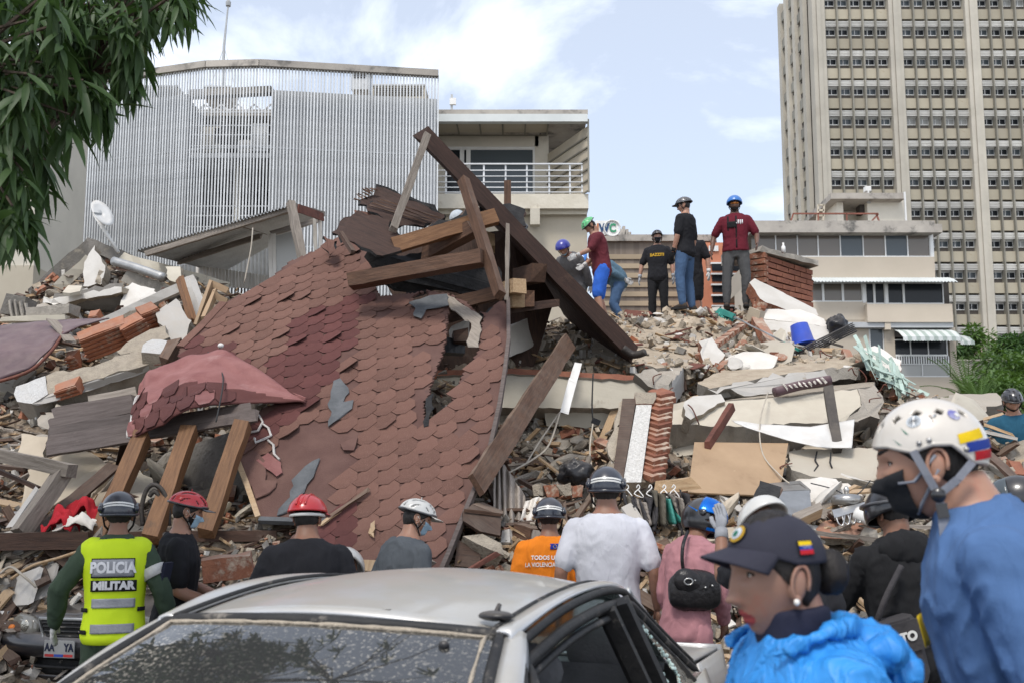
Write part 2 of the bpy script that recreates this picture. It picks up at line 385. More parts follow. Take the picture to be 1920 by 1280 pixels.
wallseg(ox0-.1, 33.9, ox0-.1, 36.2, .2, zr, .2, 'dark_room', 'inner_wall') if False else None
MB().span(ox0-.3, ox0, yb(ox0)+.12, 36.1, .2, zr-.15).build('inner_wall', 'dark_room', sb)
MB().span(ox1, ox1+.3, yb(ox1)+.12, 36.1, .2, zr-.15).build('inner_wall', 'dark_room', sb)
MB().span(back[0].x+.3, back[3].x-.3, 33.5, 40, zr-.25, zr-.02).build('roof', 'concrete', sb)
for py in (289, 442):
    z = fz(py, 32.3); MB().span(ox0+.02, ox1-.02, 32.35, 36, z-.12, z+.05).build('floor_slab', 'wall_grey', sb)
    for q in (.34, .72, 1.05): MB().bar((ox0+.05, 32.45, z+q), (ox1-.05, 32.45, z+q), .035).build('railing_bar', 'railing', sb)
MB().span(fx(438,330,33), fx(449,330,33), 33.2, 33.4, fz(440,33), fz(296,33)).build('column', 'wall_cream', sb)
for k in range(5):                                          # light roof truss in the opening
    xa = ox0+(ox1-ox0)*k/5; xb_ = ox0+(ox1-ox0)*(k+1)/5; z0, z1 = fz(210,33), fz(196,33)
    MB().bar((xa,33,z0), ((xa+xb_)/2,33,z1), .05).bar(((xa+xb_)/2,33,z1), (xb_,33,z0), .05).build('truss_web', 'railing', sb)
MB().bar((ox0,33,fz(211,33)), (ox1,33,fz(211,33)), .06).build('truss_chord', 'railing', sb)
for (a, b, c, d, m) in ((372,410,238,285,'wall_cream'),(445,468,263,285,'paint_white'),(470,500,232,284,'metal_grey'),(400,432,240,270,'fabric_dark')):
    fpart('stored_box', [(a,b,c,d)], 33.1, .6, m, sb)
for (x0, x1, y0, y1, m, dp) in ((236,325,160,186,'wall_sand',1.5),(375,425,161,184,'stained',1.0),(655,687,125,168,'metal_grey',.8),(695,795,158,232,'wall_sand',2.0)):
    u = thing('rooftop_unit', {236:'low sand coloured plant box on the slatted roof beside the tree', 375:'small louvred cooling unit behind the slats under the mast', 655:'tall narrow metal duct box rising above the slat screen', 695:'large sand coloured tank housing behind the slats by the terrace'}[x0], 'roof unit', (fx((x0+x1)/2,330,33.6), 33.6, fz(y1,33.6)))
    fpart('housing', [(x0,x1,y0+3,y1)], 33.6, dp, m, u); fpart('lid', [(x0-1,x1+1,y0,y0+3)], 33.55, dp+.1, 'metal_grey', u)
    for q in range(4): fpart('louvre', [(x0+3,x1-3,y0+7+q*4,y0+9+q*4)], 33.57, .03, 'tower_dark', u)
    if y1 < 184: fpart('support_leg', [((x0+x1)/2-1.5,(x0+x1)/2+1.5,y1,186)], 33.7, .1, 'metal_grey', u)
u = thing('antenna_mast', 'slim lightning mast with guy wires on the slatted building roof', 'mast', (fx(411,330,34), 34, zr-.02))
mt = Vector((fx(411,330,34), 34, 0)); zq = lambda py: fz(py, 34)
MB().tube([mt+Vector((0,0,zr-.03)), mt+Vector((0,0,zq(86))), mt+Vector((.06,0,zq(38))), mt+Vector((.1,0,zq(8)))], [.06,.05,.035,.03], 8).build('pole', 'metal_grey', u)
MB().tube([mt+Vector((.1,0,zq(12))), mt+Vector((.1,0,zq(5))), mt+Vector((.1,0,zq(0)))], [.09,.1,.03], 8).build('finial', 'metal_grey', u)
for dx in (-.7, -.1, .75): MB().tube([mt+Vector((0,0,zq(88))), mt+Vector((dx,.3 if dx == -.1 else 0,zr))], .012, 4).build('guy_wire', 'metal_grey', u)
# ---- terrace building
tb = thing('terrace_building', 'cream block with glazed roof terrace, metal balustrade and flat canopy', 'building', (2.3, 38, 0))
YB = 34.0
fpart('balcony_slab', [(812,1103,364,391)], YB, 3.5, 'travertine', tb)
fpart('wall', [(812,1100,391,402)], YB+.25, 3, 'travertine', tb); fpart('bracket', [(994,1012,391,421)], YB-.05, .3, 'travertine', tb)
fpart('wall', [(812,1100,402,1028)], YB+.5, 4, 'wall_sand', tb)
fpart('wall', [(812,834,250,364),(834,1010,250,275),(1003,1029,250,364)], YB+2.0, .3, 'wall_cream', tb)
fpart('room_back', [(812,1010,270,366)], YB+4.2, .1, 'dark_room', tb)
for (a, b) in ((834,866),(866,878),(878,1003)):
    w_ = fpart('window', [(a,b,275,281),(a,b,360,364),(a,a+4,281,360),(b-4,b,281,360)], YB+2.02, .1, 'white_frame', tb)
    fpart('pane', [(a+4,b-4,281,360)], YB+2.06, .02, 'glass_mid' if a > 870 else 'glass_dark', w_)
fpart('curtain', [(935,958,282,360)], YB+2.6, .05, 'felt', tb)
cp = thing('x', 'x', 'x') if False else tb
fpart('canopy_fascia', [(812,1103,214,228)], YB-.35, .25, 'awning', tb)
x0c, x1c = fx(812,330,YB), fx(1030,330,YB); x2c = fx(1103,330,YB)
zc0, zc1 = fz(228,YB), fz(250,YB+1.8)
for i in range(5):
    xa = x0c+(x1c-x0c)*i/5; xb_ = x0c+(x1c-x0c)*(i+1)/5-.03
    MB().add([(xa,YB-.3,zc0),(xb_,YB-.3,zc0),(xb_,YB+2,zc1+.02),(xa,YB+2,zc1+.02),(xa,YB-.3,zc0+.04),(xb_,YB-.3,zc0+.04),(xb_,YB+2,zc1+.06),(xa,YB+2,zc1+.06)], [(0,3,2,1),(4,5,6,7),(0,1,5,4),(1,2,6,5),(2,3,7,6),(3,0,4,7)]).build('canopy_panel', 'wall_sand', tb)
    MB().bar((xb_+.015,YB-.3,zc0-.03), (xb_+.015,YB+2,zc1-.01), .05).build('canopy_rib', 'tower_fin', tb)
MB().bar((x0c,YB+1.95,zc1-.02), (x1c,YB+1.95,zc1-.02), .06).build('canopy_rib', 'tower_fin', tb)
# side wing of the canopy: sloping panels on ribs
for i in range(6):
    za = fz(240,YB)-(fz(240,YB)-fz(362,YB))*i/6; zb_ = fz(240,YB)-(fz(240,YB)-fz(362,YB))*(i+1)/6+.03
    MB().add([(x1c+.02,YB+2.0,za-.25),(x2c-.02,YB-.15,za),(x2c-.02,YB-.15,zb_),(x1c+.02,YB+2.0,zb_-.25)]+[(x1c+.06,YB+2.04,za-.25),(x2c+.02,YB-.11,za),(x2c+.02,YB-.11,zb_),(x1c+.06,YB+2.04,zb_-.25)], [(0,1,2,3),(7,6,5,4),(0,4,5,1),(1,5,6,2),(2,6,7,3),(3,7,4,0)]).build('side_panel', 'wall_sand', tb)
    MB().bar((x1c,YB+1.97,zb_-.27), (x2c-.03,YB-.19,zb_-.02), .05).build('side_rib', 'tower_fin', tb)
MB().bar((x2c,YB-.2,fz(364,YB)), (x2c,YB-.2,fz(228,YB)), .06).build('canopy_post', 'tower_fin', tb)
MB().span(x0c,x2c,YB-.1,YB+4,fz(216,YB),fz(213,YB)+.1).build('roof', 'stained', tb)
bl = thing('balustrade', 'white metal balustrade along the cream roof terrace', 'railing', (fx(955,330,YB+.1), YB+.1, fz(364,YB)))
for py in (306,318,329,340,350,359): MB().bar((fx(820,330,YB), YB+.1, fz(py,YB)), (fx(1093,330,YB), YB+.1, fz(py,YB)), .05 if py == 306 else .03).build('rail', 'railing', bl)
for px in (836,866,907,948,988,1030,1069,1092): MB().bar((fx(px,330,YB), YB+.15, fz(364,YB)), (fx(px,330,YB), YB+.15, fz(305,YB)), .06).build('post', 'railing', bl)
u = thing('roof_antenna', 'small panel antenna on a short pole above the terrace canopy', 'antenna', (fx(846,330,36), 36, fz(213,YB)))
MB().bar((fx(846,330,36),36,fz(216,35)), (fx(846,330,36),36,fz(178,36)), .08).build('pole', 'metal_grey', u)
fpart('antenna_panel', [(842,854,184,196)], 35.9, .1, 'plastic_white', u)
u = thing('security_camera', 'small dark security camera under the terrace canopy', 'camera', (fx(1015,330,YB+1.8), YB+1.8, fz(242,YB+1.8)))
fpart('housing', [(1010,1022,230,239)], YB+1.4, .3, 'plastic_black', u); fpart('arm', [(1012,1015,236,250)], YB+1.75, .3, 'plastic_black', u)
# left neighbour
ln = thing('neighbour_wall', 'plain cream house wall at the far left beside the slat screen', 'wall', (-15, 27, 0))
fpart('upper_wall', [(-220,66,200,498)], 27, 3, 'wall_cream', ln, 450); fpart('lower_wall', [(-220,66,498,1053)], 26.9, 3, 'wall_sand', ln, 450)
# ---- banded brown building with the roof sign
bb = thing('banded_building', 'brown office building with ribbed horizontal bands and flat parapet', 'building', (10, 64, 0)); YC = 60.0
fpart('parapet', [(1128,1345,440,452)], YC, 6, 'stained', bb, 500)
fpart('wall', [(1128,1345,452,990)], YC+.5, 6, 'brown_rib', bb, 500)
for i in range(9):
    y0 = 477+i*17.5; fpart('tan_band', [(1128,1345,y0,y0+9)], YC+.2, .3, 'brown_tan', bb, 500)
rib = MB().span(-.06,.06,0,.25,fz(600,YC),fz(452,YC)).mesh('rib', 'brown_rib')
for i in range(60):
    link('rib', rib, bb, Matrix.Translation((fx(1130+i*3.6,500,YC), YC+.28, 0)))
sg = thing('roof_sign', 'white rooftop sign with a blue and a green letter', 'sign', (fx(1139,430,58), 58, fz(441,58)))
mk('sign_blue', (.03,.07,.16)); mk('sign_green', (.06,.30,.16)); mk('sign_orange', (.55,.2,.08))
fpart('board', [(1116,1160,414,441)], 58, .2, 'plastic_white', sg, 430)
zs = fz(428,57.9)
for ch, px, m in (('I',1121,'sign_orange'),('W',1133,'sign_blue'),('C',1149,'sign_green')):
    lettering('letter', ch, .72, m, Matrix.Translation((fx(px,430,57.9),57.95,zs)) @ Matrix.Rotation(R(90),4,'X'), sg, bold=.03, xs=.8)
ring = [Vector((fx(1148,430,57.9)+.48*math.cos(a), 57.93, zs+.48*math.sin(a))) for a in np.linspace(0, 2*math.pi, 25)[:-1]]
MB().tube(ring, .05, 5, closed=True).build('ring', 'plastic_white', sg)
for px, t in ((1165,430),(1170,424),(1176,430),(1181,435)):
    c = fpart('chimney', [(px-2.5,px+2.5,t,443)], 61, .5, 'stained', None, 430); tag(c, 'short concrete roof stub beside the white rooftop sign', 'chimney', 'roof stubs by the sign')
ob = thing('orange_building', 'orange rendered building with grey balcony bands behind the crest', 'building', (15, 57, 0))
fpart('wall', [(1316,1400,455,994)], 56, 4, 'orange_wall', ob, 500); fpart('sign_plate', [(1330,1348,461,471)], 55.9, .1, 'plastic_white', ob, 500)
for i in range(5):
    fpart('window', [(1335,1398,496+i*20,508+i*20)], 55.92, .07, 'glass_dark', ob, 500); fpart('sill', [(1333,1398,492+i*20,495+i*20)], 55.8, .2, 'white_frame', ob, 500)
# ---- pale apartment block on the right
ab = thing('apartment_block', 'pale pink beige apartment block with glazed balconies and striped awnings', 'building', (17, 54, 0)); YA = 48.0; rf = 560
fpart('parapet', [(1412,1760,414,436)], YA-.5, 7, 'stained', ab, rf); fpart('parapet_end', [(1760,1774,420,436)], YA-.2, 5, 'stained', ab, rf)
fpart('soffit', [(1412,1756,436,439)], YA-.1, 6, 'wall_cream', ab, rf)
mk('apart', (.54,.47,.38), (.49,.425,.34), .5, .85, .08, 8, c3=((.42,.33,.25), .7, .62, .2))
fpart('wall', [(1412,1756,482,523)], YA, 6, 'apart', ab, rf)
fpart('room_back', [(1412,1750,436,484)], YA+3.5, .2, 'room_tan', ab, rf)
for i, (a, b) in enumerate(((1412,1459),(1459,1500),(1500,1539),(1539,1581),(1581,1624),(1624,1666),(1666,1708),(1708,1750))):
    wd = fpart('window', [(a,b,438,440),(a,b,480,482),(b-2.2,b,440,480)], YA+.08, .1, 'white_frame', ab, rf)
    fpart('pane', [(a,b-2,440,480)], YA+.12, .02, 'glass_shade' if i not in (4,6) else 'glass_mid', wd, rf)
fpart('corner_post', [(1750,1756,438,482)], YA+.05, .3, 'white_frame', ab, rf)
# corrugated long awning
def corr(x0, x1, z0, z1, y0, y1, n, mats, name, parent, alt=False, drop=0):
    mb = MB(); k = n*4
    for i in range(k):
        xa = x0+(x1-x0)*i/k; xb_ = x0+(x1-x0)*(i+1)/k
        oa = .5*(x1-x0)/n*.35*math.sin(2*math.pi*i/4); ob_ = .5*(x1-x0)/n*.35*math.sin(2*math.pi*(i+1)/4)
        pr = [(y1, z1), ((y0+y1)/2, z1-(z1-z0)*.35), (y0, z0), (y0, z0-drop)]
        for j in range(3):
            (ya, za), (yb2, zb2) = pr[j], pr[j+1]
            if abs(ya-yb2)+abs(za-zb2) < 1e-4: continue
            mb.add([(xa,ya,za+oa),(xb_,ya,za+ob_),(xb_,yb2,zb2+ob_),(xa,yb2,zb2+oa)], [(0,1,2,3)], (i//6) % 2 if alt else 0)
    o = mb.build(name, mats, parent); md = o.modifiers.new('thickness', 'SOLIDIFY'); md.thickness = .02; return o
corr(fx(1518,rf,YA), fx(1782,rf,YA), fz(529,YA-.9), fz(522,YA), YA-.9, YA-.02, 42, ['awning'], 'awning', ab)
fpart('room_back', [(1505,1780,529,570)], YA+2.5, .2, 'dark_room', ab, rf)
for a, b, g in ((1505,1544,'glass_shade'),(1544,1581,'glass_shade'),(1581,1618,'glass_shade'),(1623,1640,'glass_dark'),(1640,1660,'glass_dark'),(1664,1695,'glass_dark'),(1695,1770,'glass_dark')):
    yb_ = 566 if a < 1620 else 570
    wd = fpart('window', [(a,b,529,532),(a,b,yb_-2,yb_),(a,a+2,532,yb_-2),(b-2,b,532,yb_-2)], YA+.03, .12, 'white_frame', ab, rf)
    fpart('pane', [(a+2,b-2,532,yb_-2)], YA+.09, .02, g, wd, rf)
fpart('wall', [(1412,1505,523,600),(1505,1625,566,600)], YA+.01, 4, 'apart', ab, rf); fpart('pier', [(1618,1623,529,568),(1660,1664,529,570)], YA-.02, .3, 'white_frame', ab, rf)
fpart('balcony_wall', [(1625,1785,570,604)], YA-.35, 3, 'apart', ab, rf)
fpart('band', [(1505,1785,604,614)], YA-.25, 3, 'wall_grey', ab, rf)
fpart('wall', [(1412,1626,600,604),(1412,1626,614,1002),(1655,1674,614,1002),(1776,1788,614,1002),(1626,1655,662,1002),(1674,1776,706,1002)], YA+.03, 3, 'apart', ab, rf)
wd = fpart('window', [(1626,1655,614,617),(1626,1629,617,662),(1652,1655,617,662)], YA+.1, .1, 'white_frame', ab, rf); fpart('pane', [(1629,1652,617,662)], YA+.16, .02, 'glass_mid', wd, rf)
fpart('downpipe_box', [(1657,1668,602,618)], YA-.3, .3, 'apart', ab, rf)
corr(fx(1673,rf,YA), fx(1780,rf,YA), fz(632,YA-1.1), fz(619,YA), YA-1.1, YA-.02, 20, ['awning','awning_green'], 'awning', ab, True, .18)
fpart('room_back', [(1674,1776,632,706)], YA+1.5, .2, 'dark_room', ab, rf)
for a, b in ((1674,1704),(1704,1737),(1737,1772)):
    wd = fpart('window', [(a,b,636,638),(a,b,664,667),(b-2,b,638,664)], YA+.06, .1, 'white_frame', ab, rf); fpart('pane', [(a,b-2,638,664)], YA+.1, .02, 'glass_dark', wd, rf)
for i in range(22): fpart('baluster', [(1675+i*4.6,1677.2+i*4.6,667,681)], YA+.03, .05, 'white_frame', ab, rf)
for a, b in ((1674,1724),(1724,1773)):
    wd = fpart('window', [(a,b,681,683),(a,b,704,706),(b-2,b,683,704)], YA+.05, .1, 'white_frame', ab, rf); fpart('pane', [(a,b-2,683,704)], YA+.09, .02, 'glass_blind', wd, rf)
corr(fx(1786,rf,YA+1), fx(1812,rf,YA+1), fz(640,YA+.4), fz(630,YA+1.4), YA+.4, YA+1.4, 6, ['awning','awning_green'], 'awning', ab, True, .15)
# rooftop room of the apartment block
rr = thing('rooftop_room', 'weathered rooftop stair room with stained slab roof above the apartments', 'rooftop room', (fx(1640,rf,YA+2), YA+3, fz(414,YA)))
fpart('slab_roof', [(1566,1706,362,373)], YA+1.2, 4, 'stained', rr, rf)
fpart('wall', [(1576,1588,373,416),(1634,1703,373,416)], YA+1.8, 3, 'wall_cream', rr, rf); fpart('room_back', [(1588,1634,373,416)], YA+3.4, .2, 'wall_cream', rr, rf)
fpart('louvre_window', [(1620,1632,380,400)], YA+2.2, .6, 'tower_dark', rr, rf)
fpart('downpipe', [(1705,1708,360,416)], YA+1.1, .1, 'white_frame', rr, rf)
u = fpart('floodlight', [(1632,1643,349,358),(1636,1639,358,363)], YA+1.4, .3, 'plastic_white', None, rf); tag(u, 'small white floodlight on the stained rooftop room', 'floodlight')
u = fpart('meter_box', [(1634,1641,372,381)], YA+1.68, .1, 'metal_grey', None, rf); tag(u, 'grey meter box on the rooftop room wall', 'box')
rl = thing('roof_railing', 'rusty red tube railing along the apartment roof edge', 'railing', (fx(1580,rf,YA+.3), YA+.3, fz(414,YA)))
mb = MB(); q = lambda px, py: Vector((fx(px,rf,YA+.3), YA+.3, fz(py,YA+.3)))
for a, b in (((1488,415),(1493,401)),((1493,401),(1654,401)),((1594,401),(1594,415)),((1650,401),(1655,415)),((1540,401),(1540,415)),((1641,415),(1654,402))):
    MB().bar(q(*a), q(*b), .07).build('tube', 'rust_rail', rl)
ld = thing('roof_ladder', 'white ladder frame standing on the apartment roof', 'ladder', (fx(1545,rf,YA+1), YA+1, fz(414,YA)))
for a, b in (((1538,414),(1541,384)),((1549,414),(1552,384)),((1541,385),(1552,385)),((1540,395),(1551,395)),((1539,405),(1550,405))):
    A = Vector((fx(a[0],rf,YA+1), YA+1, fz(a[1],YA+1))); B = Vector((fx(b[0],rf,YA+1), YA+1, fz(b[1],YA+1))); MB().bar(A, B, .09).build('rail', 'wall_sand', ld)
# ---- tower block
tw = thing('tower_block', 'tall beige concrete tower with ribbed piers and rows of strip windows', 'tower', (48, 118, 0)); YT = 108.0; ref = 330
X0 = fx(1532, ref, YT); bay = fx(1677, ref, YT)-fx(1531, ref, YT); colw = bay*.165; sh = (fz(310.0-152, YT)-fz(310-152+57*4, YT))/4.0
ztop = fz(-80, YT); NF = int((ztop-2)/sh); zbase = fz(652, YT)-int((fz(652,YT)-1)/sh)*sh
row_z = lambda py: fz(py, YT)
zW = fz(193/2.667, YT)        # bottom of a window row
rows = [zW+k*sh for k in range(-14, 4)]
rows = [z for z in rows if fz(680, YT) < z < ztop]
NB = 4
mb = MB().span(X0, X0+NB*bay+colw, YT+1.0, YT+11.6, 0, ztop); mb.build('core', 'tower_dark', tw)
colm = MB()
for e in (-.34, 0, .34): colm.span(e*colw-colw*.16, e*colw+colw*.16, -.45 if e else -.6, 1.2, 0, ztop)
colm.span(-colw/2, colw/2, -.2, 1.25, 0, ztop); colme = colm.mesh('pier', 'tower_col')
for k in range(NB+1): link('pier', colme, tw, Matrix.Translation((X0+colw/2+k*bay, YT, 0)))
bw = bay-colw; nwin = 5; ww = bw/nwin
spm = MB().span(0, bw, .1, 1.05, -sh*.33, 0).mesh('spandrel', 'tower_tan')
lvm = MB()
for i in range(4): lvm.span(0, bw, .0, .1, sh*.40+i*sh*.05, sh*.40+i*sh*.05+sh*.033)
lvm.span(0, bw, .3, .5, sh*.37, sh*.62); lvme = lvm.mesh('louvre_band', 'louver')
def tower_window(glass):
    mb = MB(); x0, x1 = ww*.03, ww*.97
    mb.span(x0, x1, .55, .6, sh*.03, sh*.15, 1)                      # lower panel
    for a, b, c, d in ((x0,x1,sh*.15,sh*.175),(x0,x1,sh*.345,sh*.37),(x0,x0+.06,sh*.17,sh*.35),(x1-.06,x1,sh*.17,sh*.35),((x0+x1)/2-.03,(x0+x1)/2+.03,sh*.17,sh*.35)): mb.span(a, b, .5, .6, c, d, 0)
    mb.span(x0, x1, .57, .6, sh*.16, sh*.36, 2)
    return mb.mesh('window', ['white_frame', 'tower_dark', glass])
wm = [tower_window(g) for g in ('glass_dark','glass_dark','glass_mid','glass_dark','glass_blind')]
fin = MB().span(-.075, .075, -.35, .6, 0, ztop).mesh('fin', 'tower_fin')
rnd = random.Random(3)
for k in range(NB-1 if NB > 3 else NB):
    bx0 = X0+colw+k*bay
    if bx0 > fx(1930, ref, YT): continue
    for i in range(nwin): link('fin', fin, tw, Matrix.Translation((bx0+i*ww, YT, 0)))
    for z in rows:
        if z > fz(-10, YT): continue
        link('spandrel', spm, tw, Matrix.Translation((bx0, YT, z))); link('louvre_band', lvme, tw, Matrix.Translation((bx0, YT, z)))
        pick = 4 if rnd.random() < .12 else None
        for i in range(nwin):
            if bx0+i*ww > fx(1925, ref, YT): continue
            link('window', wm[pick if pick is not None and rnd.random() < .7 else rnd.randrange(4)], tw, Matrix.Translation((bx0+i*ww, YT, z)))
# left flank: piers, strips of spandrels, narrow windows
for k, yy in enumerate((1.4, 4.8, 8.0, 10.8)):
    MB().span(X0-.5, X0+.4, YT+yy, YT+yy+1.1, 0, ztop).build('side_pier', 'tower_col', tw)
sidesp = MB().span(-.05, .4, 0, 2.2, -sh*.33, 0).mesh('side_spandrel', 'tower_tan'); sidel = MB().span(-.35, -.02, .5, 1.6, sh*.05, sh*.38).mesh('side_sunshade', 'tower_fin')
for yy in (2.6, 5.9, 9.1):
    for z in rows:
        link('side_spandrel', sidesp, tw, Matrix.Translation((X0, YT+yy, z))); link('side_sunshade', sidel, tw, Matrix.Translation((X0, YT+yy, z)))
# ---- garden wall, planter slabs
gw = thing('garden_wall', 'long grey stained concrete wall behind the green bushes', 'wall', (30, 62, 0))
fpart('wall_face', [(1786,2100,676,990)], 60, .4, 'stained', gw, 690); fpart('coping', [(1786,2100,673,676)], 59.9, .6, 'concrete', gw, 690)
# ================================================================== vegetation
def leafmat(name, c1, c2):
    m = mk(name, c1, c2, 1.5, .5, 0, spec=.4); b = m.node_tree.nodes['Principled BSDF']
    b.inputs['Subsurface Weight'].default_value = 0
    tr = m.node_tree.nodes.new('ShaderNodeBsdfTranslucent'); tr.inputs[0].default_value = (c1[0]*1.6, c1[1]*1.7, c1[2], 1)
    ms = m.node_tree.nodes.new('ShaderNodeMixShader'); ms.inputs[0].default_value = .25
    o = m.node_tree.nodes['Material Output']; m.node_tree.links.new(b.outputs[0], ms.inputs[1]); m.node_tree.links.new(tr.outputs[0], ms.inputs[2]); m.node_tree.links.new(ms.outputs[0], o.inputs[0])
leafmat('leaf_mango', (.040,.078,.024), (.068,.118,.036)); leafmat('leaf_light', (.095,.165,.035), (.06,.115,.03)); leafmat('leaf_mid', (.06,.12,.03), (.035,.08,.02)); leafmat('leaf_dark', (.03,.06,.022), (.02,.04,.015))
mk('bark', (.10,.075,.055), (.06,.045,.033), 6, .95, .8, 14, stretch=(6,6,1))
def leaf_verts(Lf, wd, bend, fold=.25):
    """narrow leaf along +x, drooping to -z"""
    V = []; n = 5
    for i in range(n+1):
        t = i/n; x = Lf*t; z = -bend*Lf*t*t; hw = wd*(math.sin(math.pi*min(1, t*.93+.07))**.8)*(1-.35*t)
        V += [Vector((x, -hw, z+fold*hw)), Vector((x, 0, z)), Vector((x, hw, z+fold*hw))]
    Fc = [(3*i+j, 3*i+3+j, 3*i+4+j, 3*i+1+j) for i in range(n) for j in (0, 1)]
    return V, Fc
def orient(d, roll):
    x = Vector(d).normalized(); z = Vector((0,0,1)); y = z.cross(x)
    y = y.normalized() if y.length > 1e-4 else Vector((0,1,0)); z = x.cross(y)
    return Matrix(((x.x,y.x,z.x),(x.y,y.y,z.y),(x.z,y.z,z.z))) @ Matrix.Rotation(roll, 3, 'X')
mt_ = thing('mango_tree', 'mango tree with long dark drooping leaves hanging in from the left', 'tree', (-5.2, 6.5, 0))
rnd = random.Random(11)
mb = MB().tube([(-5.2,6.5,-.1),(-5.15,6.45,1.2),(-5.0,6.4,2.6),(-4.7,6.2,3.8)], [.30,.24,.21,.18], 12)
limbs = [[(-4.7,6.2,3.7),(-3.9,6.0,4.6),(-2.9,5.8,5.3),(-1.9,5.6,5.7)], [(-4.8,6.3,3.4),(-4.2,5.2,4.3),(-3.4,4.0,5.2),(-2.4,2.8,5.9)], [(-5.0,6.4,2.9),(-4.2,6.1,3.5),(-3.4,6.0,3.9),(-2.75,5.9,4.0)], [(-4.9,6.3,3.2),(-5.2,7.6,4.4),(-4.9,8.8,5.2)], [(-4.9,6.3,3.2),(-4.4,5.5,3.7),(-3.7,5.0,3.7),(-3.1,4.8,3.6)]]
for lb in limbs: mb.tube(lb, [.13,.09,.06,.03][:len(lb)], 8)
mb.build('trunk', 'bark', mt_, True)
tips = []
def inpoly(x, y, poly):
    r = False; j = len(poly)-1
    for i in range(len(poly)):
        if (poly[i][1] > y) != (poly[j][1] > y) and x < (poly[j][0]-poly[i][0])*(y-poly[i][1])/(poly[j][1]-poly[i][1])+poly[i][0]: r = not r
        j = i
    return r
poly = [(-120,-60),(365,-60),(345,-10),(290,20),(275,80),(240,110),(215,150),(190,190),(150,170),(120,200),(95,250),(70,300),(50,360),(20,400),(-120,400)]
while len(tips) < 300:
    x, y = rnd.uniform(-120, 370), rnd.uniform(-60, 400)
    if not inpoly(x, y, poly): continue
    if 60 < x < 140 and 110 < y < 190 and rnd.random() < .6: continue
    Y = rnd.uniform(5.0, 6.6) if x > 120 else rnd.uniform(4.4, 6.6)
    tips.append((W(x, y, Y), rnd.uniform(.75, 1.1)))
for _ in range(170):                                       # the crown goes on overhead
    q = Vector((rnd.uniform(-6.5, -.4), rnd.uniform(1.2, 8.5), rnd.uniform(5.2, 7.4))); zz = W(960, -110, q.y).z
    if q.z > zz or W(200, 0, q.y).x > q.x: tips.append((q, 1.1))
for px, py, Y in ((355,-25,5.6),(352,-40,5.6),(338,-30,5.5),(320,-30,5.5),(255,120,5.3),(262,60,5.2),(205,170,5.2),(180,165,5.1),(85,300,5.0),(130,215,5.0),(60,395,4.9),(30,400,4.8)): tips.append((W(px, py, Y), 1))
tw_ = MB(); lv = []
lm = []
for k in range(6):
    V, Fc = leaf_verts(1.0, .085+.012*(k % 3), .12+.08*k, .3); lm.append(mesh_of('leaf', V, Fc, 'leaf_mango', None, True))
attach = [Vector(p) for lb in limbs for p in lb[1:]]
for p, sc in tips:
    a = min(attach, key=lambda q: (q-p).length+(9 if q.x > p.x+.15 else 0)); mid = (a+p)/2+Vector((rnd.uniform(-.1,.1), rnd.uniform(-.1,.1), .12))
    tw_.tube([a, mid, p], [.018,.012,.006], 4)
    base = rnd.uniform(0, 6.28)
    for i in range(rnd.randint(10, 14)):
        az = base+i*2.4; el = rnd.uniform(-1.45, -.45) if rnd.random() < .9 else rnd.uniform(-.1, .5)
        d = Vector((math.cos(az)*math.cos(el), math.sin(az)*math.cos(el), math.sin(el)))
        m = orient(d, rnd.uniform(-.6, .6)).to_4x4(); s = sc*rnd.uniform(.16, .27); m = Matrix.Translation(p-Vector((0,0,rnd.uniform(0,.14)))) @ m @ Matrix.Scale(s, 4)
        lv.append((m, rnd.randrange(6)))
tw_.build('twigs', 'bark', mt_)
vis = []; rest = []
for it in lv:
    c = it[0].translation; dd = c-Vector((0,0,CAMZ))
    yc_ = (dd.z*CT-dd.y*ST)/(dd.y*CT+dd.z*ST) if dd.y > .5 else 9
    px = 960+F*dd.x/(dd.y*CT+dd.z*ST) if dd.y > .5 else -999; py = PY0-F*yc_
    (vis if (-20 < px < 420 and -20 < py < 500) else rest).append((c.y, it))
vis.sort(key=lambda t: t[0]); 
for _, (m, k) in vis[:300]: link('leaf', lm[k], mt_, m)
lj = MB()
for _, (m, k) in vis[300:]+rest:
    V = [m @ v.co for v in lm[k].vertices]; lj.add(V, [tuple(f.vertices) for f in lm[k].polygons])
o = lj.build('crown', 'leaf_mango', mt_, True); o['kind'] = 'stuff'
def bush(name, label, cat, c, r, n, mat, ls=.35, group=None, trunk=True, seed=1):
    rnd = random.Random(seed); t = thing(name, label, cat, (c[0], c[1], 0 if trunk else c[2]-r[2]), 0, group)
    mb = MB(); C = Vector(c)
    lob = [(C+Vector((rnd.uniform(-1,1)*r[0]*.6, rnd.uniform(-1,1)*r[1]*.6, rnd.uniform(-.6,.7)*r[2])), rnd.uniform(.35,.6)) for _ in range(9)]
    for _ in range(n):
        q, k = rnd.choice(lob); v = Vector((rnd.gauss(0,1), rnd.gauss(0,1), rnd.gauss(0,1))).normalized()*(rnd.random()**.4)
        p = q+Vector((v.x*r[0]*k, v.y*r[1]*k, v.z*r[2]*k))
        d = (v+Vector((rnd.uniform(-.7,.7), rnd.uniform(-.7,.7), rnd.uniform(-.8,.3)))).normalized()
        V, Fc = leaf_verts(ls*rnd.uniform(.6,1.3), ls*.2, .25); m = Matrix.Translation(p) @ orient(d, rnd.uniform(-1,1)).to_4x4()
        mb.add([m @ x for x in V], Fc)
    mb.build('crown', mat, t, True)
    tk = MB().tube([(c[0],c[1],0), (c[0]+.1,c[1],c[2]*.5), (c[0],c[1],c[2])], [.16,.12,.06], 7)
    for q, k in lob: tk.tube([(c[0],c[1],c[2]*.6), q], [.06,.02], 5)
    tk.build('trunk', 'bark', t, True)
    return t
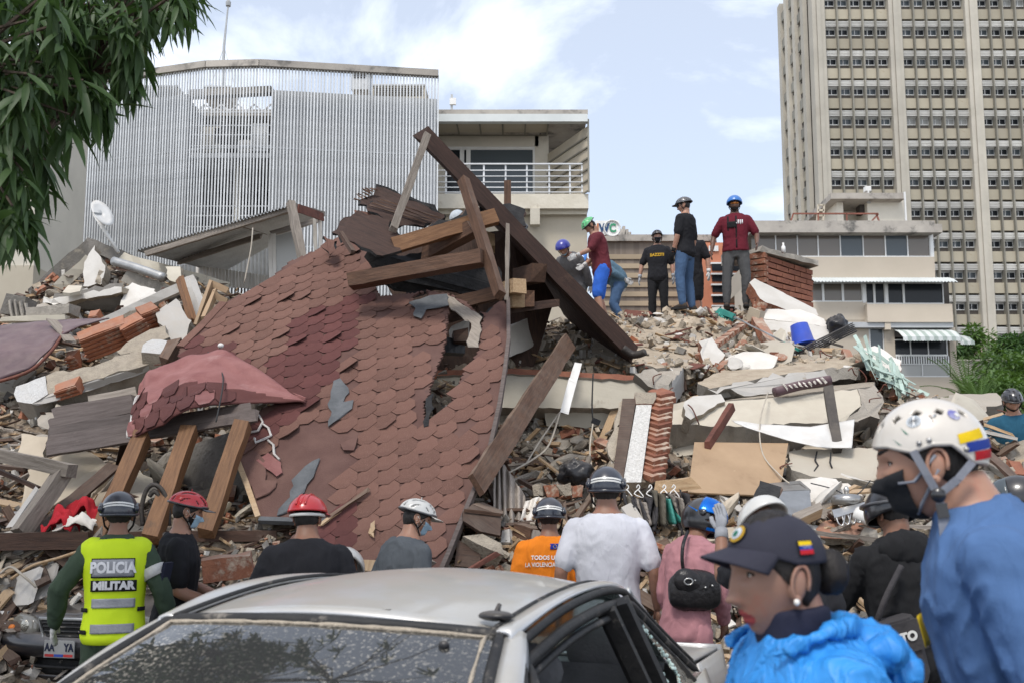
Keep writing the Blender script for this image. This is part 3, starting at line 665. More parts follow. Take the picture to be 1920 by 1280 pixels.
def palm(name, label, c, zb_, n, Lf, mat, seed=1, spread=1.0):
    rnd = random.Random(seed); t = thing(name, label, 'palm', (c[0], c[1], 0)); C = Vector((c[0], c[1], zb_)); mb = MB()
    for i in range(n):
        az = rnd.uniform(0, 6.28); el = rnd.uniform(.5, 1.45); ln_ = Lf*rnd.uniform(.7,1.1); p = C.copy(); d = Vector((math.cos(az)*math.cos(el)*spread, math.sin(az)*math.cos(el)*spread, math.sin(el)))
        pts = []
        for s in range(11):
            pts.append(p.copy()); p = p+d*ln_/10; d = (d+Vector((0,0,-.11))).normalized()
        for s in range(1, 11):
            ax = (pts[s]-pts[s-1]).normalized(); sd_ = ax.cross(Vector((0,0,1))); sd_ = sd_.normalized() if sd_.length > .01 else Vector((1,0,0))
            for sg_ in (-1, 1):
                for h in (0, .5):
                    b_ = pts[s-1].lerp(pts[s], h); tip = b_+(sd_*sg_+ax*.9+Vector((0,0,-.15))).normalized()*ln_*.22*(1-.05*s); wv = ax*.02*ln_/2
                    mb.add([b_-wv, b_+wv, tip], [(0,1,2)])
        mb.tube(pts, [.03]*5+[.015]*6, 4)
    mb.build('crown', mat, t); MB().tube([(c[0],c[1],0),(c[0],c[1],zb_)], [.2,.14], 8).build('trunk', 'bark', t, True)
    return t
def at(px, py, Y): p = W(px, py, Y); return (p.x, p.y, p.z)
bush('leafy_tree', 'bright green leafy tree in front of the grey garden wall', 'tree', at(1905,725,40), (1.5,1.5,1.6), 2600, 'leaf_light', .3, seed=4)
bush('leafy_tree', 'mid green bush low below the grey garden wall', 'bush', at(1868,748,38), (1.2,1.2,.9), 1500, 'leaf_light', .26, seed=5)
bush('leafy_tree', 'dark dense shrub right of the palms against the wall', 'bush', at(1930,700,43), (1.3,1.2,1.3), 1500, 'leaf_mid', .3, seed=6)
palm('palm', 'feathery palm with arching light green fronds beside the apartments', (at(1815,745,40)[0], 40), at(1815,755,40)[2], 26, 2.3, 'leaf_light', 3)
palm('palm', 'upright dark palm between the feathery palm and the leafy tree', (at(1858,745,42)[0], 42), at(1858,750,42)[2], 18, 2.3, 'leaf_mid', 8, .5)
palm('palm', 'low spreading palm partly behind the concrete chunk', (at(1838,760,37)[0], 37), at(1838,765,37)[2], 22, 1.6, 'leaf_light', 12)
for i, (px, py, rr_, lb) in enumerate(((1838,655,1.2,'slender small tree rising above the garden wall'),(1885,660,1.1,'rounded dark bush behind the garden wall by the tower'),(1915,655,1.3,'tall dark bush behind the wall at the tower foot'),(1800,662,.9,'small clipped bush behind the wall by the striped awning'))):
    bush('wall_bush', lb, 'bush', at(px, py, 66), (rr_,1.0,rr_*(1.3 if i == 0 else .75)), 900, 'leaf_mid' if i else 'leaf_light', .34, seed=20+i)
# ================================================================== the collapsed building: mound
KP = [(1400,7.6),(1330,8.0),(1250,8.4),(1100,8.9),(1000,9.4),(900,10.1),(800,11.2),(700,12.9),(600,15.6),(560,16.6),(450,18.5),(380,19.5)]
KPy = np.array([k[0] for k in KP][::-1]); KPd = np.array([k[1] for k in KP][::-1])
CRX = [-420,-200,0,60,165,300,430,560,700,800,960,1080,1160,1300,1400,1440,1540,1620,1720,1800,1880,1960,2120,2420]
CRY = [640,620,600,552,482,520,548,575,580,580,612,612,598,592,588,610,655,700,752,775,800,840,870,960]
def D(px, py): return float(np.interp(py, KPy, KPd))
def crest(px): return float(np.interp(px, CRX, CRY))
def SFn(px, py):                                  # the mound's surface point under a photo pixel
    py = max(py, crest(px)); Y = D(px, py)
    if 860 < px < 1170 and 770 < py < 1000: Y += .7*math.sin(math.pi*(px-860)/310)*math.sin(math.pi*(py-770)/230)
    if 300 < px < 520 and 760 < py < 1000: Y += 1.0*math.sin(math.pi*(px-300)/220)*math.sin(math.pi*(py-760)/240)
    sm = lambda a, b, t: max(0, min(1, (t-a)/(b-a)))
    Y += 1.15*sm(840,930,px)*(1-sm(1640,1700,px))*sm(696,735,py)*(1-sm(900,985,py))
    if px < 480: Y += .7*sm(640,690,py)*(1-sm(940,1000,py))
    return W(px, py, Y)
nu, nv, nb = 180, 46, 6
V = []; vm = []
for i in range(nu+1):
    px = -400+2800*i/nu; c = crest(px)
    for j in range(nv+1):
        py = 1395+(c-1395)*(j/nv); p = SFn(px, py)
        a = .16 if j < nv else .05
        V.append(p+Vector((mnoise.noise(p*1.7), mnoise.noise(p*1.7+Vector((9,0,0))), mnoise.noise(p*2.1+Vector((0,7,0)))))*a+Vector((0,0,mnoise.noise(p*6)*.05)))
    p0 = V[-1].copy()
    for j in range(1, nb+1):
        yy = p0.y+(22.5-p0.y)*min(1, j/(nb-1)) if j < nb else 24.5
        z = p0.z*(1-.04*j) if j < nb else -.05
        V.append(Vector((p0.x*(1+.02*j), yy, z)))
n1 = nv+nb+1; Fc = []; mi = []
for i in range(nu):
    for j in range(nv+nb):
        Fc.append((i*n1+j, (i+1)*n1+j, (i+1)*n1+j+1, i*n1+j+1))
        px = -400+2800*i/nu; c = crest(px); py = 1395+(c-1395)*(j/nv)
        mi.append(1 if (px > 1050 and py < 720+60*random.random()) or (px > 1600 and random.random() < .6) else 0)
mound = link('rubble_mound', mesh_of('rubble_mound', V, Fc, ['dirt', 'dirt_light'], mi))
tag(mound, 'packed dusty rubble and earth under the collapsed building', 'rubble', kind='stuff')
# ------------------------------------------------------------------ chips too small to pick apart
def chunk_verts(rnd, a, b, c):
    return [Vector((sx*a*rnd.uniform(.55,1.1), sy*b*rnd.uniform(.55,1.1), sz*c*rnd.uniform(.55,1.1))) for sz in (-1,1) for sx, sy in ((-1,-1),(1,-1),(1,1),(-1,1))]
BOXF = [(0,3,2,1),(4,5,6,7),(0,1,5,4),(1,2,6,5),(2,3,7,6),(3,0,4,7)]
rnd = random.Random(5)
def rrot(rnd): return Euler((rnd.uniform(0,6.28), rnd.uniform(0,6.28), rnd.uniform(0,6.28))).to_matrix()
chips = {k: MB() for k in ('mortar','brick','paint_white','wood_raw','concrete_dark','dirt_light','wood_grey','wood_dark')}
for k in range(22000):
    px = rnd.uniform(-220, 2220); c = crest(px); py = c+(1300-c)*rnd.random()**1.25
    if py > 1180 and px < 1250 and rnd.random() < .7: continue
    p = SFn(px, py); top = py < 720 and px > 1050
    ws = (.36,.07,.10,.10,.03,.32,.02,.0) if top else ((.26,.09,.05,.16,.14,.06,.12,.12) if px > 850 else (.16,.06,.05,.12,.20,.02,.19,.20))
    m = rnd.choices(list(chips), ws)[0]; s = (.009+.036*rnd.random()**2.4)*(.8+p.y/22)
    if m.startswith('wood'): V8 = chunk_verts(rnd, s*rnd.uniform(2,5), s*.7, s*.28)
    else: V8 = chunk_verts(rnd, s*1.4, s, s*.7)
    r = rrot(rnd) if not m.startswith('wood') else Euler((rnd.uniform(-.6,.6), rnd.uniform(-.5,.5), rnd.uniform(0,6.28))).to_matrix()
    p = p+Vector((0, -rnd.uniform(.0,.12), rnd.uniform(.0,.10)))
    chips[m].add([p+r @ v for v in V8], BOXF)
for k, mb in chips.items(): tag(mb.build('debris_chips', k), 'small dusty %s chips strewn over the collapsed building' % {'mortar':'mortar','brick':'brick','paint_white':'white plaster','wood_raw':'pale wood','concrete_dark':'dark concrete','dirt_light':'sandy rubble','wood_grey':'grey wood','wood_dark':'dark wood'}[k], 'rubble', kind='stuff')
# ------------------------------------------------------------------ pieces one can pick out: planks, bricks, chunks, boards
PM = {}
def plank_mesh(m, k):
    key = ('plank', m, k)
    if key not in PM: PM[key] = rough_box(1, 1, 1, .3, .05, k, .05).mesh('plank', m)
    return PM[key]
def chunk_mesh(m, k):
    key = ('chunk', m, k)
    if key not in PM:
        bm = bmesh.new(); bmesh.ops.create_icosphere(bm, subdivisions=2, radius=.5); rn = random.Random(k+50)
        pl = [(Vector((rn.gauss(0,1), rn.gauss(0,1), rn.gauss(0,1))).normalized(), rn.uniform(.22,.40)) for _ in range(7)]
        for v in bm.verts:
            for n_, d_ in pl:
                t = v.co.dot(n_)-d_
                if t > 0: v.co -= n_*t
            v.co *= 1+.18*mnoise.noise(v.co*5+Vector((k,0,0)))
        me = bpy.data.meshes.new('chunk'); bm.to_mesh(me); bm.free(); me.materials.append(MATS[m]); PM[key] = me
    return PM[key]
def brick_mesh(m, k):
    key = ('brick', m, k)
    if key not in PM: PM[key] = rough_box(.24, .115, .065, .1, .004, k, .008).mesh('brick', m)
    return PM[key]
def surf_pose(px, py, rnd, tilt=.35, lift=.05):
    p = SFn(px, py); a = SFn(px+14, py); b = SFn(px, py-14)
    n = (a-p).cross(b-p); n = n.normalized() if n.length > 1e-6 else Vector((0,-.7,.7))
    if n.z < 0: n = -n
    n = (n+Vector((0,-.1,.35))).normalized()
    n = (n+Vector((rnd.gauss(0,tilt), rnd.gauss(0,tilt), rnd.gauss(0,tilt*.5)))).normalized()
    x = n.orthogonal().normalized(); x = Matrix.Rotation(rnd.uniform(0,6.28), 3, n) @ x; y = n.cross(x)
    m = Matrix(((x.x,y.x,n.x,0),(x.y,y.y,n.y,0),(x.z,y.z,n.z,0),(0,0,0,1))); m.translation = p+n*lift
    return m
def scatter(poly, spec, seed, lift=.06):
    rnd = random.Random(seed); xs = [p[0] for p in poly]; ys = [p[1] for p in poly]
    for (name, n, mats, dims, label, cat, group, tilt) in spec:
        c = 0; tries = 0
        while c < n and tries < n*30:
            tries += 1; x, y = rnd.uniform(min(xs), max(xs)), rnd.uniform(min(ys), max(ys))
            if not inpoly(x, y, poly): continue
            m = rnd.choice(mats); sc = [rnd.uniform(a, b) for a, b in dims]; k = rnd.randrange(5)
            mt2 = surf_pose(x, y, rnd, tilt, lift+rnd.uniform(0,.1))
            if name in ('plank', 'board', 'strip'): me = plank_mesh(m, k)
            elif name == 'brick': me = brick_mesh(m, k)
            else: me = chunk_mesh(m, k)
            o = link(('masonry_fragment' if cat == 'slab' else 'masonry_lump') if name == 'chunk' else name, me, None, mt2 @ Matrix.Diagonal((*sc, 1))); tag(o, label, cat, group); c += 1
PL = ((.35,1.1),(.05,.13),(.018,.04)); SM = ((.2,.6),(.03,.07),(.012,.03)); BD = ((.25,.6),(.15,.35),(.012,.02)); CH = ((.12,.4),(.10,.3),(.06,.2)); BR = ((.8,1),(.9,1),(.9,1))
wd_ = ['wood_dark','wood_brown','wood_grey','wood_raw']
scatter([(-40,1040),(190,1030),(250,1130),(110,1170),(-40,1270)], [
 ('plank', 62, ['wood_dark','wood_grey','wood_brown','wood_grey','wood_raw'], PL, 'loose plank in the heap of timber behind the dark car', 'plank', 'timber heap behind the dark car', .4),
 ('strip', 55, ['plastic_white','wood_grey','wood_raw','metal_grey','paint_white'], SM, 'pale slat sticking out of the heap behind the dark car', 'slat', 'pale slats behind the dark car', .5),
 ('board', 16, ['wood_dark','felt','panel_beige','paint_grey'], BD, 'broken board in the timber heap behind the dark car', 'board', 'broken boards behind the dark car', .5)], 1)
scatter([(-20,780),(240,760),(240,1000),(-20,1000)], [
 ('plank', 20, wd_, PL, 'loose plank below the long grey board deck', 'plank', 'planks below the board deck', .4), ('chunk', 16, ['mortar','concrete','paint_beige','brick'], CH, 'broken masonry lump below the long grey board deck', 'rubble', 'masonry lumps below the board deck', .5),
 ('strip', 14, ['wood_raw','wood_grey','paint_white'], SM, 'thin stick below the long grey board deck', 'stick', 'sticks below the board deck', .5)], 2)
scatter([(280,830),(480,820),(480,990),(250,990)], [
 ('chunk', 34, ['concrete','mortar','concrete_dark','paint_beige'], CH, 'rubble lump in the hollow behind the orange posts', 'rubble', 'lumps behind the orange posts', .6), ('brick', 14, ['brick'], BR, 'loose brick in the hollow behind the orange posts', 'brick', 'bricks behind the orange posts', .6)], 3)
scatter([(890,800),(1160,800),(1170,1000),(1120,1090),(840,1090),(870,960)], [
 ('plank', 48, wd_, PL, 'splintered plank under the broken floor beam', 'plank', 'planks under the broken floor beam', .5), ('strip', 40, ['wood_raw','wood_brown','wood_grey','wood_raw'], SM, 'thin splinter of wood under the broken floor beam', 'stick', 'splinters under the broken floor beam', .6),
 ('chunk', 40, ['mortar','concrete','mortar','brick'], CH, 'dusty rubble lump under the broken floor beam', 'rubble', 'lumps under the broken floor beam', .6), ('brick', 26, ['brick','brick_dark'], BR, 'loose dusty brick under the broken floor beam', 'brick', 'bricks under the broken floor beam', .5)], 4)
scatter([(1240,790),(1640,800),(1700,900),(1700,1200),(1180,1200),(1170,1010),(1290,930)], [
 ('plank', 58, wd_+['wood_raw','panel_beige'], PL, 'loose plank in the heap below the plywood sheet', 'plank', 'planks below the plywood sheet', .4), ('strip', 60, ['wood_raw','wood_grey','paint_white','metal_grey'], SM, 'thin stick in the heap below the plywood sheet', 'stick', 'sticks below the plywood sheet', .5),
 ('board', 26, ['plywood','panel_beige','paint_white','wood_grey'], BD, 'broken board in the heap below the plywood sheet', 'board', 'boards below the plywood sheet', .4), ('brick', 22, ['clay','brick','brick_dark'], BR, 'orange brick in the heap below the plywood sheet', 'brick', 'bricks below the plywood sheet', .5),
 ('chunk', 40, ['mortar','concrete','paint_beige','concrete_dark'], CH, 'masonry lump in the heap below the plywood sheet', 'rubble', 'lumps below the plywood sheet', .6)], 6)
scatter([(1090,595),(1420,592),(1330,700),(1240,715),(1100,690)], [
 ('chunk', 46, ['mortar','dirt_light','concrete','paint_white','mortar'], ((.07,.22),(.07,.18),(.04,.10)), 'sandy rubble lump on the tilted top slab', 'rubble', 'lumps on the top slab', .4), ('strip', 46, ['wood_brown','wood_raw','wood_dark','rust'], SM, 'broken stick of wood on the tilted top slab', 'stick', 'sticks on the top slab', .3),
 ('board', 22, ['paint_white','panel_beige','rust','wood_raw'], ((.15,.4),(.1,.25),(.01,.02)), 'broken flat fragment on the tilted top slab', 'fragment', 'flat fragments on the top slab', .3), ('brick', 8, ['brick','clay'], BR, 'loose brick on the tilted top slab', 'brick', 'bricks on the top slab', .4)], 7, .02)
scatter([(1420,640),(1560,660),(1740,755),(1640,770),(1320,735),(1330,690)], [
 ('chunk', 46, ['mortar','concrete','paint_white','brick','dirt_light'], CH, 'rubble lump on the slope below the blue bucket', 'rubble', 'lumps below the blue bucket', .5), ('brick', 14, ['brick','brick_dark'], BR, 'loose brick on the slope below the blue bucket', 'brick', 'bricks below the blue bucket', .5),
 ('strip', 34, ['wood_raw','wood_brown','metal_dark','paint_white'], SM, 'thin stick on the slope below the blue bucket', 'stick', 'sticks below the blue bucket', .4)], 8)
scatter([(1700,775),(1920,820),(1920,1010),(1640,960)], [
 ('chunk', 38, ['mortar','concrete','paint_white','dirt_light'], CH, 'rubble lump near the man in the teal shirt', 'rubble', 'lumps near the man in teal', .5), ('plank', 26, wd_, PL, 'loose plank near the man in the teal shirt', 'plank', 'planks near the man in teal', .4),
 ('brick', 10, ['brick','brick_dark'], BR, 'loose brick near the man in the teal shirt', 'brick', 'bricks near the man in teal', .5), ('strip', 26, ['wood_raw','paint_white','wood_grey'], SM, 'thin stick near the man in the teal shirt', 'stick', 'sticks near the man in teal', .5)], 9)
scatter([(60,545),(165,490),(350,520),(400,560),(350,660),(150,740),(0,760),(0,620)], [
 ('chunk', 42, ['mortar','concrete','paint_white','concrete_dark'], CH, 'broken masonry lump below the gable end', 'rubble', 'lumps below the gable end', .5), ('brick', 24, ['clay','brick'], BR, 'loose clay brick below the gable end', 'brick', 'bricks below the gable end', .5), ('strip', 22, ['wood_raw','wood_brown','paint_white'], SM, 'thin stick below the gable end', 'stick', 'sticks below the gable end', .5)], 10)
SL = ((.5,1.3),(.4,.9),(.10,.20))
for i, (poly_, n_, mats_, lb_) in enumerate((([(860,780),(1160,800),(1170,960),(880,960)], 9, ['concrete','paint_beige','mortar'], 'flat broken slab piece in the dark gap under the floor beam'),
 ([(1180,800),(1640,800),(1720,1100),(1190,1100)], 16, ['paint_beige','paint_white','mortar','concrete','panel_beige'], 'flat broken slab piece in the lower right heap'), ([(1380,650),(1560,660),(1740,760),(1640,790),(1320,740)], 12, ['paint_beige','paint_white','dirt_light','concrete'], 'flat broken slab piece below the fallen white wall'),
 ([(1700,790),(1920,830),(1920,1000),(1660,960)], 12, ['paint_beige','concrete','mortar'], 'flat broken slab piece near the teal polo'), ([(0,640),(280,560),(300,700),(0,980)], 16, ['paint_beige','concrete','mortar','paint_white'], 'flat broken slab piece on the left slope'), ([(230,830),(480,830),(480,990),(250,990)], 8, ['paint_beige','concrete'], 'flat broken slab piece behind the posts'))):
    scatter(poly_, [('chunk', n_, mats_, SL, lb_, 'slab', lb_.replace('piece', 'pieces'), .4)], 40+i, .05)
# ================================================================== the fallen shingle roof
def rY(px, py): return 1/(.1163+5.9e-6*(px-820)+5.88e-5*(py-1070))
def rP(px, py): return W(px, py, rY(px, py))
Or = rP(620, 940); ru = (rP(790, 806)-Or).normalized()
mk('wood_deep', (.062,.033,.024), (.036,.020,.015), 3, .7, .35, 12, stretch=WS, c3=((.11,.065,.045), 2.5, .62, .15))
rn = (rP(700,900)-Or).cross(rP(620,800)-Or).normalized()
if rn.dot(Vector((0,0,CAMZ))-Or) < 0: rn = -rn
rv = rn.cross(ru)
if rv.z < 0: rv = -rv; ru = -ru
if ru.x < 0: ru = -ru
def rbump(q):                                     # sag and ripples of the broken deck
    a, b = q
    p = Or+ru*a+rv*b
    return .05*math.sin(a*1.1+.4)*math.sin(b*.9)+.035*mnoise.noise(Vector((a*1.4, b*1.4, 3)))
def rS(a, b, h=0): return Or+ru*a+rv*b+rn*(rbump((a, b))+h)
def rQ(px, py):
    d = ray(px, py); o = Vector((0,0,CAMZ)); t = (Or-o).dot(rn)/d.dot(rn); p = o+d*t-Or
    return (p.dot(ru), p.dot(rv))
mk('shingle', (.175,.092,.070), (.108,.056,.043), 1.3, .95, .5, 160, c3=((.20,.115,.092), 120, .55, .06), bd=.01, ramp=(.3,.7))
mk('shingle_red', (.118,.046,.041), (.086,.033,.030), 2.5, .95, .5, 160, c3=((.145,.06,.055), 120, .58, .06), bd=.01)
mk('shingle_pink', (.27,.125,.115), (.20,.08,.075), 3, .9, .5, 60, c3=((.36,.22,.20), 2.2, .55, .2), bd=.01)
mk('shingle_bare', (.155,.088,.072), (.115,.062,.052), 3, .95, .5, 90, c3=((.09,.055,.05), 4, .62, .1), bd=.01)
mk('felt_grey', (.12,.125,.13), (.075,.08,.085), 5, .75, .9, 12)
OUT = [(485,972),(462,905),(438,850),(470,790),(520,760),(430,720),(335,690),(338,655),(378,612),(418,568),(500,528),(545,490),(600,468),(632,448),(660,452),(690,462),(712,500),(690,520),(712,552),(760,548),(800,540),(842,545),(872,560),(905,600),(930,565),(951,560),(953,640),(946,700),(936,760),(915,850),(893,905),(872,960),(840,1040),(822,1080),(800,1130),(520,1120),(540,1010),(610,975)]
HOLES = [[(843,545),(905,602),(896,660),(868,700),(842,765),(800,792),(806,730),(832,655),(838,600)], [(795,755),(812,752),(806,800),(796,800)], [(770,552),(800,540),(806,556),(786,572)]]
OUTq = [rQ(*p) for p in OUT]; HOLq = [[rQ(*p) for p in h] for h in HOLES]
roof = thing('shingle_roof', 'large fallen roof slope of brown hexagonal asphalt shingles', 'roof', tuple(rS(*rQ(650,900))-Vector((0,0,1.2))))
def solid(a, b): return inpoly(a, b, OUTq) and not any(inpoly(a, b, h) for h in HOLq)
a0, a1 = min(q[0] for q in OUTq), max(q[0] for q in OUTq); b0, b1 = min(q[1] for q in OUTq), max(q[1] for q in OUTq)
st = .032; na, nbb = int((a1-a0)/st)+1, int((b1-b0)/st)+1; idx = {}; V = []; Fc = []
def vid(i, j):
    if (i, j) not in idx: idx[(i, j)] = len(V); V.append(rS(a0+i*st+.012*mnoise.noise(Vector((i*.9,j*.9,0))), b0+j*st+.012*mnoise.noise(Vector((i*.9,j*.9,5)))))
    return idx[(i, j)]
for i in range(na):
    for j in range(nbb):
        if solid(a0+(i+.5)*st, b0+(j+.5)*st): Fc.append((vid(i,j), vid(i+1,j), vid(i+1,j+1), vid(i,j+1)))
dk = link('deck', mesh_of('deck', V, Fc, 'shingle_bare'), roof)
md = dk.modifiers.new('thickness', 'SOLIDIFY'); md.thickness = .03; md.offset = -1
REDZ = [[rQ(*p) for p in z] for z in ([(545,600),(700,545),(655,690),(600,770),(500,830),(440,850),(470,770),(520,690)], [(335,700),(345,640),(440,650),(520,770),(430,720)], [(600,860),(660,850),(640,960),(560,1060),(520,1100),(540,1000)], [(560,960),(700,925),(640,1130),(520,1130)])]
BARE = [rQ(*p) for p in [(548,812),(640,800),(672,850),(590,960),(485,985),(455,870),(500,850)]]
tw2, te = .275, .142
def hex_tab(surf, a, b, w_, e_, lift=.012, th=.008, rnd=random, curl=0):
    o = [(-w_/2, e_*1.25), (w_/2, e_*1.25), (w_/2*.995, e_*.46), (w_*.27, 0), (-w_*.27, 0), (-w_/2*.995, e_*.46)]
    hs = [.004, .004, lift*.7, lift+curl, lift+curl, lift*.7]
    top = [surf(a+x, b+y, h+th) for (x, y), h in zip(o, hs)]; bot = [surf(a+x, b+y, h) for (x, y), h in zip(o, hs)]
    return top+bot, [(0,1,2,5),(2,3,4,5)]+[(i, 6+i, 6+(i+1) % 6, (i+1) % 6) for i in range(6)]
rnd = random.Random(9); tabs = []
j0, j1 = int(b0/te)-1, int(b1/te)+1
for j in range(j0, j1+1):
    for i in range(int(a0/tw2)-1, int(a1/tw2)+2):
        a = i*tw2+(tw2/2 if j % 2 else 0)+rnd.gauss(0,.004); b = j*te+rnd.gauss(0,.003)
        if inpoly(a, b+.08, BARE) or rnd.random() < .012: continue
        if rnd.random() < .05: b -= .02*rnd.random(); a += rnd.gauss(0,.012)
        if not (solid(a, b+.02) and solid(a, b+te*.9) and solid(a-tw2*.42, b+te*.6) and solid(a+tw2*.42, b+te*.6)): continue
        red = any(inpoly(a, b+.06, z) for z in REDZ)
        curl = .035*rnd.random()+.02 if rnd.random() < .07 else 0
        tabs.append((rS(a, b).y, a, b, 'shingle_red' if red else 'shingle', curl))
tabs.sort(key=lambda t: t[0]); jb = MB()
for k, (_, a, b, m, curl) in enumerate(tabs):
    Vt, Ft = hex_tab(rS, a, b, tw2*.995, te, .006+.005*rnd.random(), .008, rnd, curl)
    if k < 300: MB().add(Vt, Ft).build('shingle', m, roof)
    else: jb.add(Vt, Ft, 1 if m == 'shingle_red' else 0)
if jb.V: o = jb.build('far_shingles', ['shingle','shingle_red'], roof); o['kind'] = 'stuff'
def edge_strip(pts, w_, h_, mat, name):
    for p, q in zip(pts[:-1], pts[1:]):
        A = rS(*rQ(*p), .01); B = rS(*rQ(*q), .01); MB().bar(A, B+(B-A).normalized()*.02, w_, h_, rn).build(name, mat, roof)
edge_strip([(953,560),(954,640),(947,700),(937,760),(916,850),(894,905),(873,960),(841,1040),(822,1082)], .04, .08, 'wood_board', 'edge_board')
edge_strip([(485,972),(462,905),(440,850)], .05, .08, 'wood_raw', 'edge_board')
edge_strip([(486,974),(560,978),(612,976)], .05, .05, 'felt_grey', 'edge_flashing')
edge_strip([(340,655),(380,612),(418,570)], .10, .03, 'shingle', 'ridge_strip')
def rpatch(name, pts, mat, h=.03, th=.012, jag=.012):
    P = [rS(*rQ(*p), h) for p in pts]
    return panel(name, P, th, mat, parent=roof, pix=False, jag=jag, seg=.07)
rpatch('tar_patch', [(628,722),(640,718),(655,735),(645,762),(665,758),(662,775),(640,790),(618,806),(624,780),(616,765),(622,742)], 'felt_grey')
rpatch('tar_patch', [(768,572),(800,560),(838,552),(842,575),(800,585),(790,602),(776,598),(780,584)], 'felt_grey', .05)
rpatch('felt_strip', [(838,550),(905,600),(898,655),(878,650),(884,610),(846,580)], 'wood_grey', .035)
rpatch('felt_strip', [(800,752),(812,742),(804,800),(795,802)], 'felt', .02); rpatch('torn_felt', [(548,905),(574,880),(600,865),(590,900),(560,935),(540,960),(520,968),(545,935)], 'felt_grey', .025)
rpatch('torn_felt', [(640,838),(672,825),(665,850),(645,850)], 'shingle_bare', .04); rpatch('pink_patch', [(482,868),(505,855),(528,872),(531,890),(520,897),(500,882)], 'shingle_pink', .03)
rpatch('torn_felt', [(440,852),(470,846),(500,870),(498,902),(520,905),(505,925),(480,935),(460,905)], 'shingle_bare', .03)
mk('flaking_white', (.62,.60,.57), (.5,.45,.42), 14, .9, .8, 60)
for ring_ in ([(462,800),(472,787),(488,788),(496,802),(486,818),(470,820),(461,812)], [(494,804),(506,812),(511,826),(498,832),(482,838),(480,830)], [(505,834),(515,842),(516,858),(526,868)]):
    pts = [rS(*rQ(*p), .035) for p in ring_]
    MB().tube(pts, .013, 5, closed=len(ring_) > 6).build('adhesive_line', 'flaking_white', roof)
# broken sticks lying on the shingles
for i, (a, b, m) in enumerate((((612,978),(692,925),'wood_brown'),((603,988),(636,962),'wood_raw'),((695,1000),(703,1008),'wood_raw'),((700,985),(702,998),'wood_raw'))):
    A = rS(*rQ(*a), .05); B = rS(*rQ(*b), .05)
    beam('stick', A, B, .04, .02, m, ['long dark stick lying across the red shingles behind the red hard hat','pale splinter beside the red hard hat','tiny pale splinter on the lower shingles','short pale splinter upright on the lower shingles'][i], 'stick', up=rn, pix=False, endamp=.05)
# ------------------------------------------------------------------ the peeled-back red flap
fl = thing('shingle_flap', 'torn red shingle sheet curling over the dark boards', 'roof piece', tuple(W(400,760,9.6)))
TOP = [(262,716,10.5),(292,689,10.75),(345,665,10.9),(415,656,10.9),(485,692,10.65),(572,745,10.3)]
BOT = [(237,816,9.6),(268,806,9.6),(335,783,9.6),(402,754,9.75),(485,753,10.05),(571,750,10.25)]
def crv(c, t):
    k = min(int(t*5), 4); f = t*5-k; p0, p1, p2, p3 = [Vector(c[max(0, min(5, k+d))]) for d in (-1,0,1,2)]
    q = .5*((2*p1)+(p2-p0)*f+(2*p0-5*p1+4*p2-p3)*f*f+(3*p1-p0-3*p2+p3)*f**3); return W(q.x, q.y, q.z)
def fS(u, v, h=0):
    uu = max(0, min(1, u)); vv = max(0, min(1, v)); A, B = crv(BOT, uu), crv(TOP, uu); p = A.lerp(B, vv)
    bulge = math.sin(math.pi*vv)*.05*math.sin(math.pi*min(1, uu*.9+.1))+.05*mnoise.noise(Vector((u*4, v*3, 9)))+.09*(abs(mnoise.noise(Vector((u*3.2,v*2.2,4))))-.2)-.05*abs(mnoise.noise(Vector((u*7,v*3,14)))); nn = Vector((-.15,-.75,.65)).normalized()
    return p+nn*(bulge+h+.03*mnoise.noise(Vector((u*9, v*7, 1))))
mb = MB(); mb.grid(lambda u, v: fS(u, v), 48, 24)
fm = []
for i in range(48):
    for j in range(24):
        u, v = i/48, j/24
        fm.append(2 if (u < .045+.03*mnoise.noise(Vector((0,v*9,0))) and v < .75) else (0 if v < .62-.55*u+.12*mnoise.noise(Vector((u*6,v*6,2))) else 1))
mb.I = fm; o = mb.build('sheet', ['shingle_red','shingle_pink','flaking_white'], fl, True); md = o.modifiers.new('thickness','SOLIDIFY'); md.thickness = .018
nU, nV = 10, 6
for j in range(nV):
    for i in range(nU):
        u = (i+(.5 if j % 2 else 0))/nU+.05; v = j/nV*.95
        if v > .58-.62*u or u > .72: continue
        Vt, Ft = hex_tab(lambda a, b, h: fS(a, b, h), u, v, .95/nU, .95/nV, .012, .010); MB().add(Vt, Ft).build('shingle', 'shingle_pink' if (i*7+j*3) % 5 == 0 else 'shingle_red', fl)
# ------------------------------------------------------------------ second slope seen from below, rake beam, broken deck pieces, rafters
r2 = thing('roof_slope', 'dark second roof slope seen from below behind the rake beam', 'roof', tuple(W(1060,600,13)))
A, B = W(796,258,11.9), W(1178,668,12.5); back_ = Vector((.55, 2.9, -.25)); cnt = 9
for i in range(cnt):                               # boarded underside
    o0 = back_*(i/cnt); o1 = back_*((i+.94)/cnt); s0 = max(0, .0+.10*((i*37) % 10)/10-.02)
    P = [A.lerp(B, s0+.06*i)+o0, B+o0, B+o1, A.lerp(B, s0+.06*i)+o1]
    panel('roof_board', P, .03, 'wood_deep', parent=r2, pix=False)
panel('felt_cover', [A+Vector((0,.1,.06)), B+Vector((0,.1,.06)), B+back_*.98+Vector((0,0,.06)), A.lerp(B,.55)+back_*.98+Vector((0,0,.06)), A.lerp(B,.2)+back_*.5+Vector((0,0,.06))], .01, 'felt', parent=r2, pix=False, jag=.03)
beam('rake_beam', (792,250,11.8), (1186,662,12.4), .10, .20, 'wood_deep', parent=r2, endamp=.08); beam('rake_cap', (800,246,11.85), (1190,655,12.45), .16, .05, 'wood_grey', parent=r2)
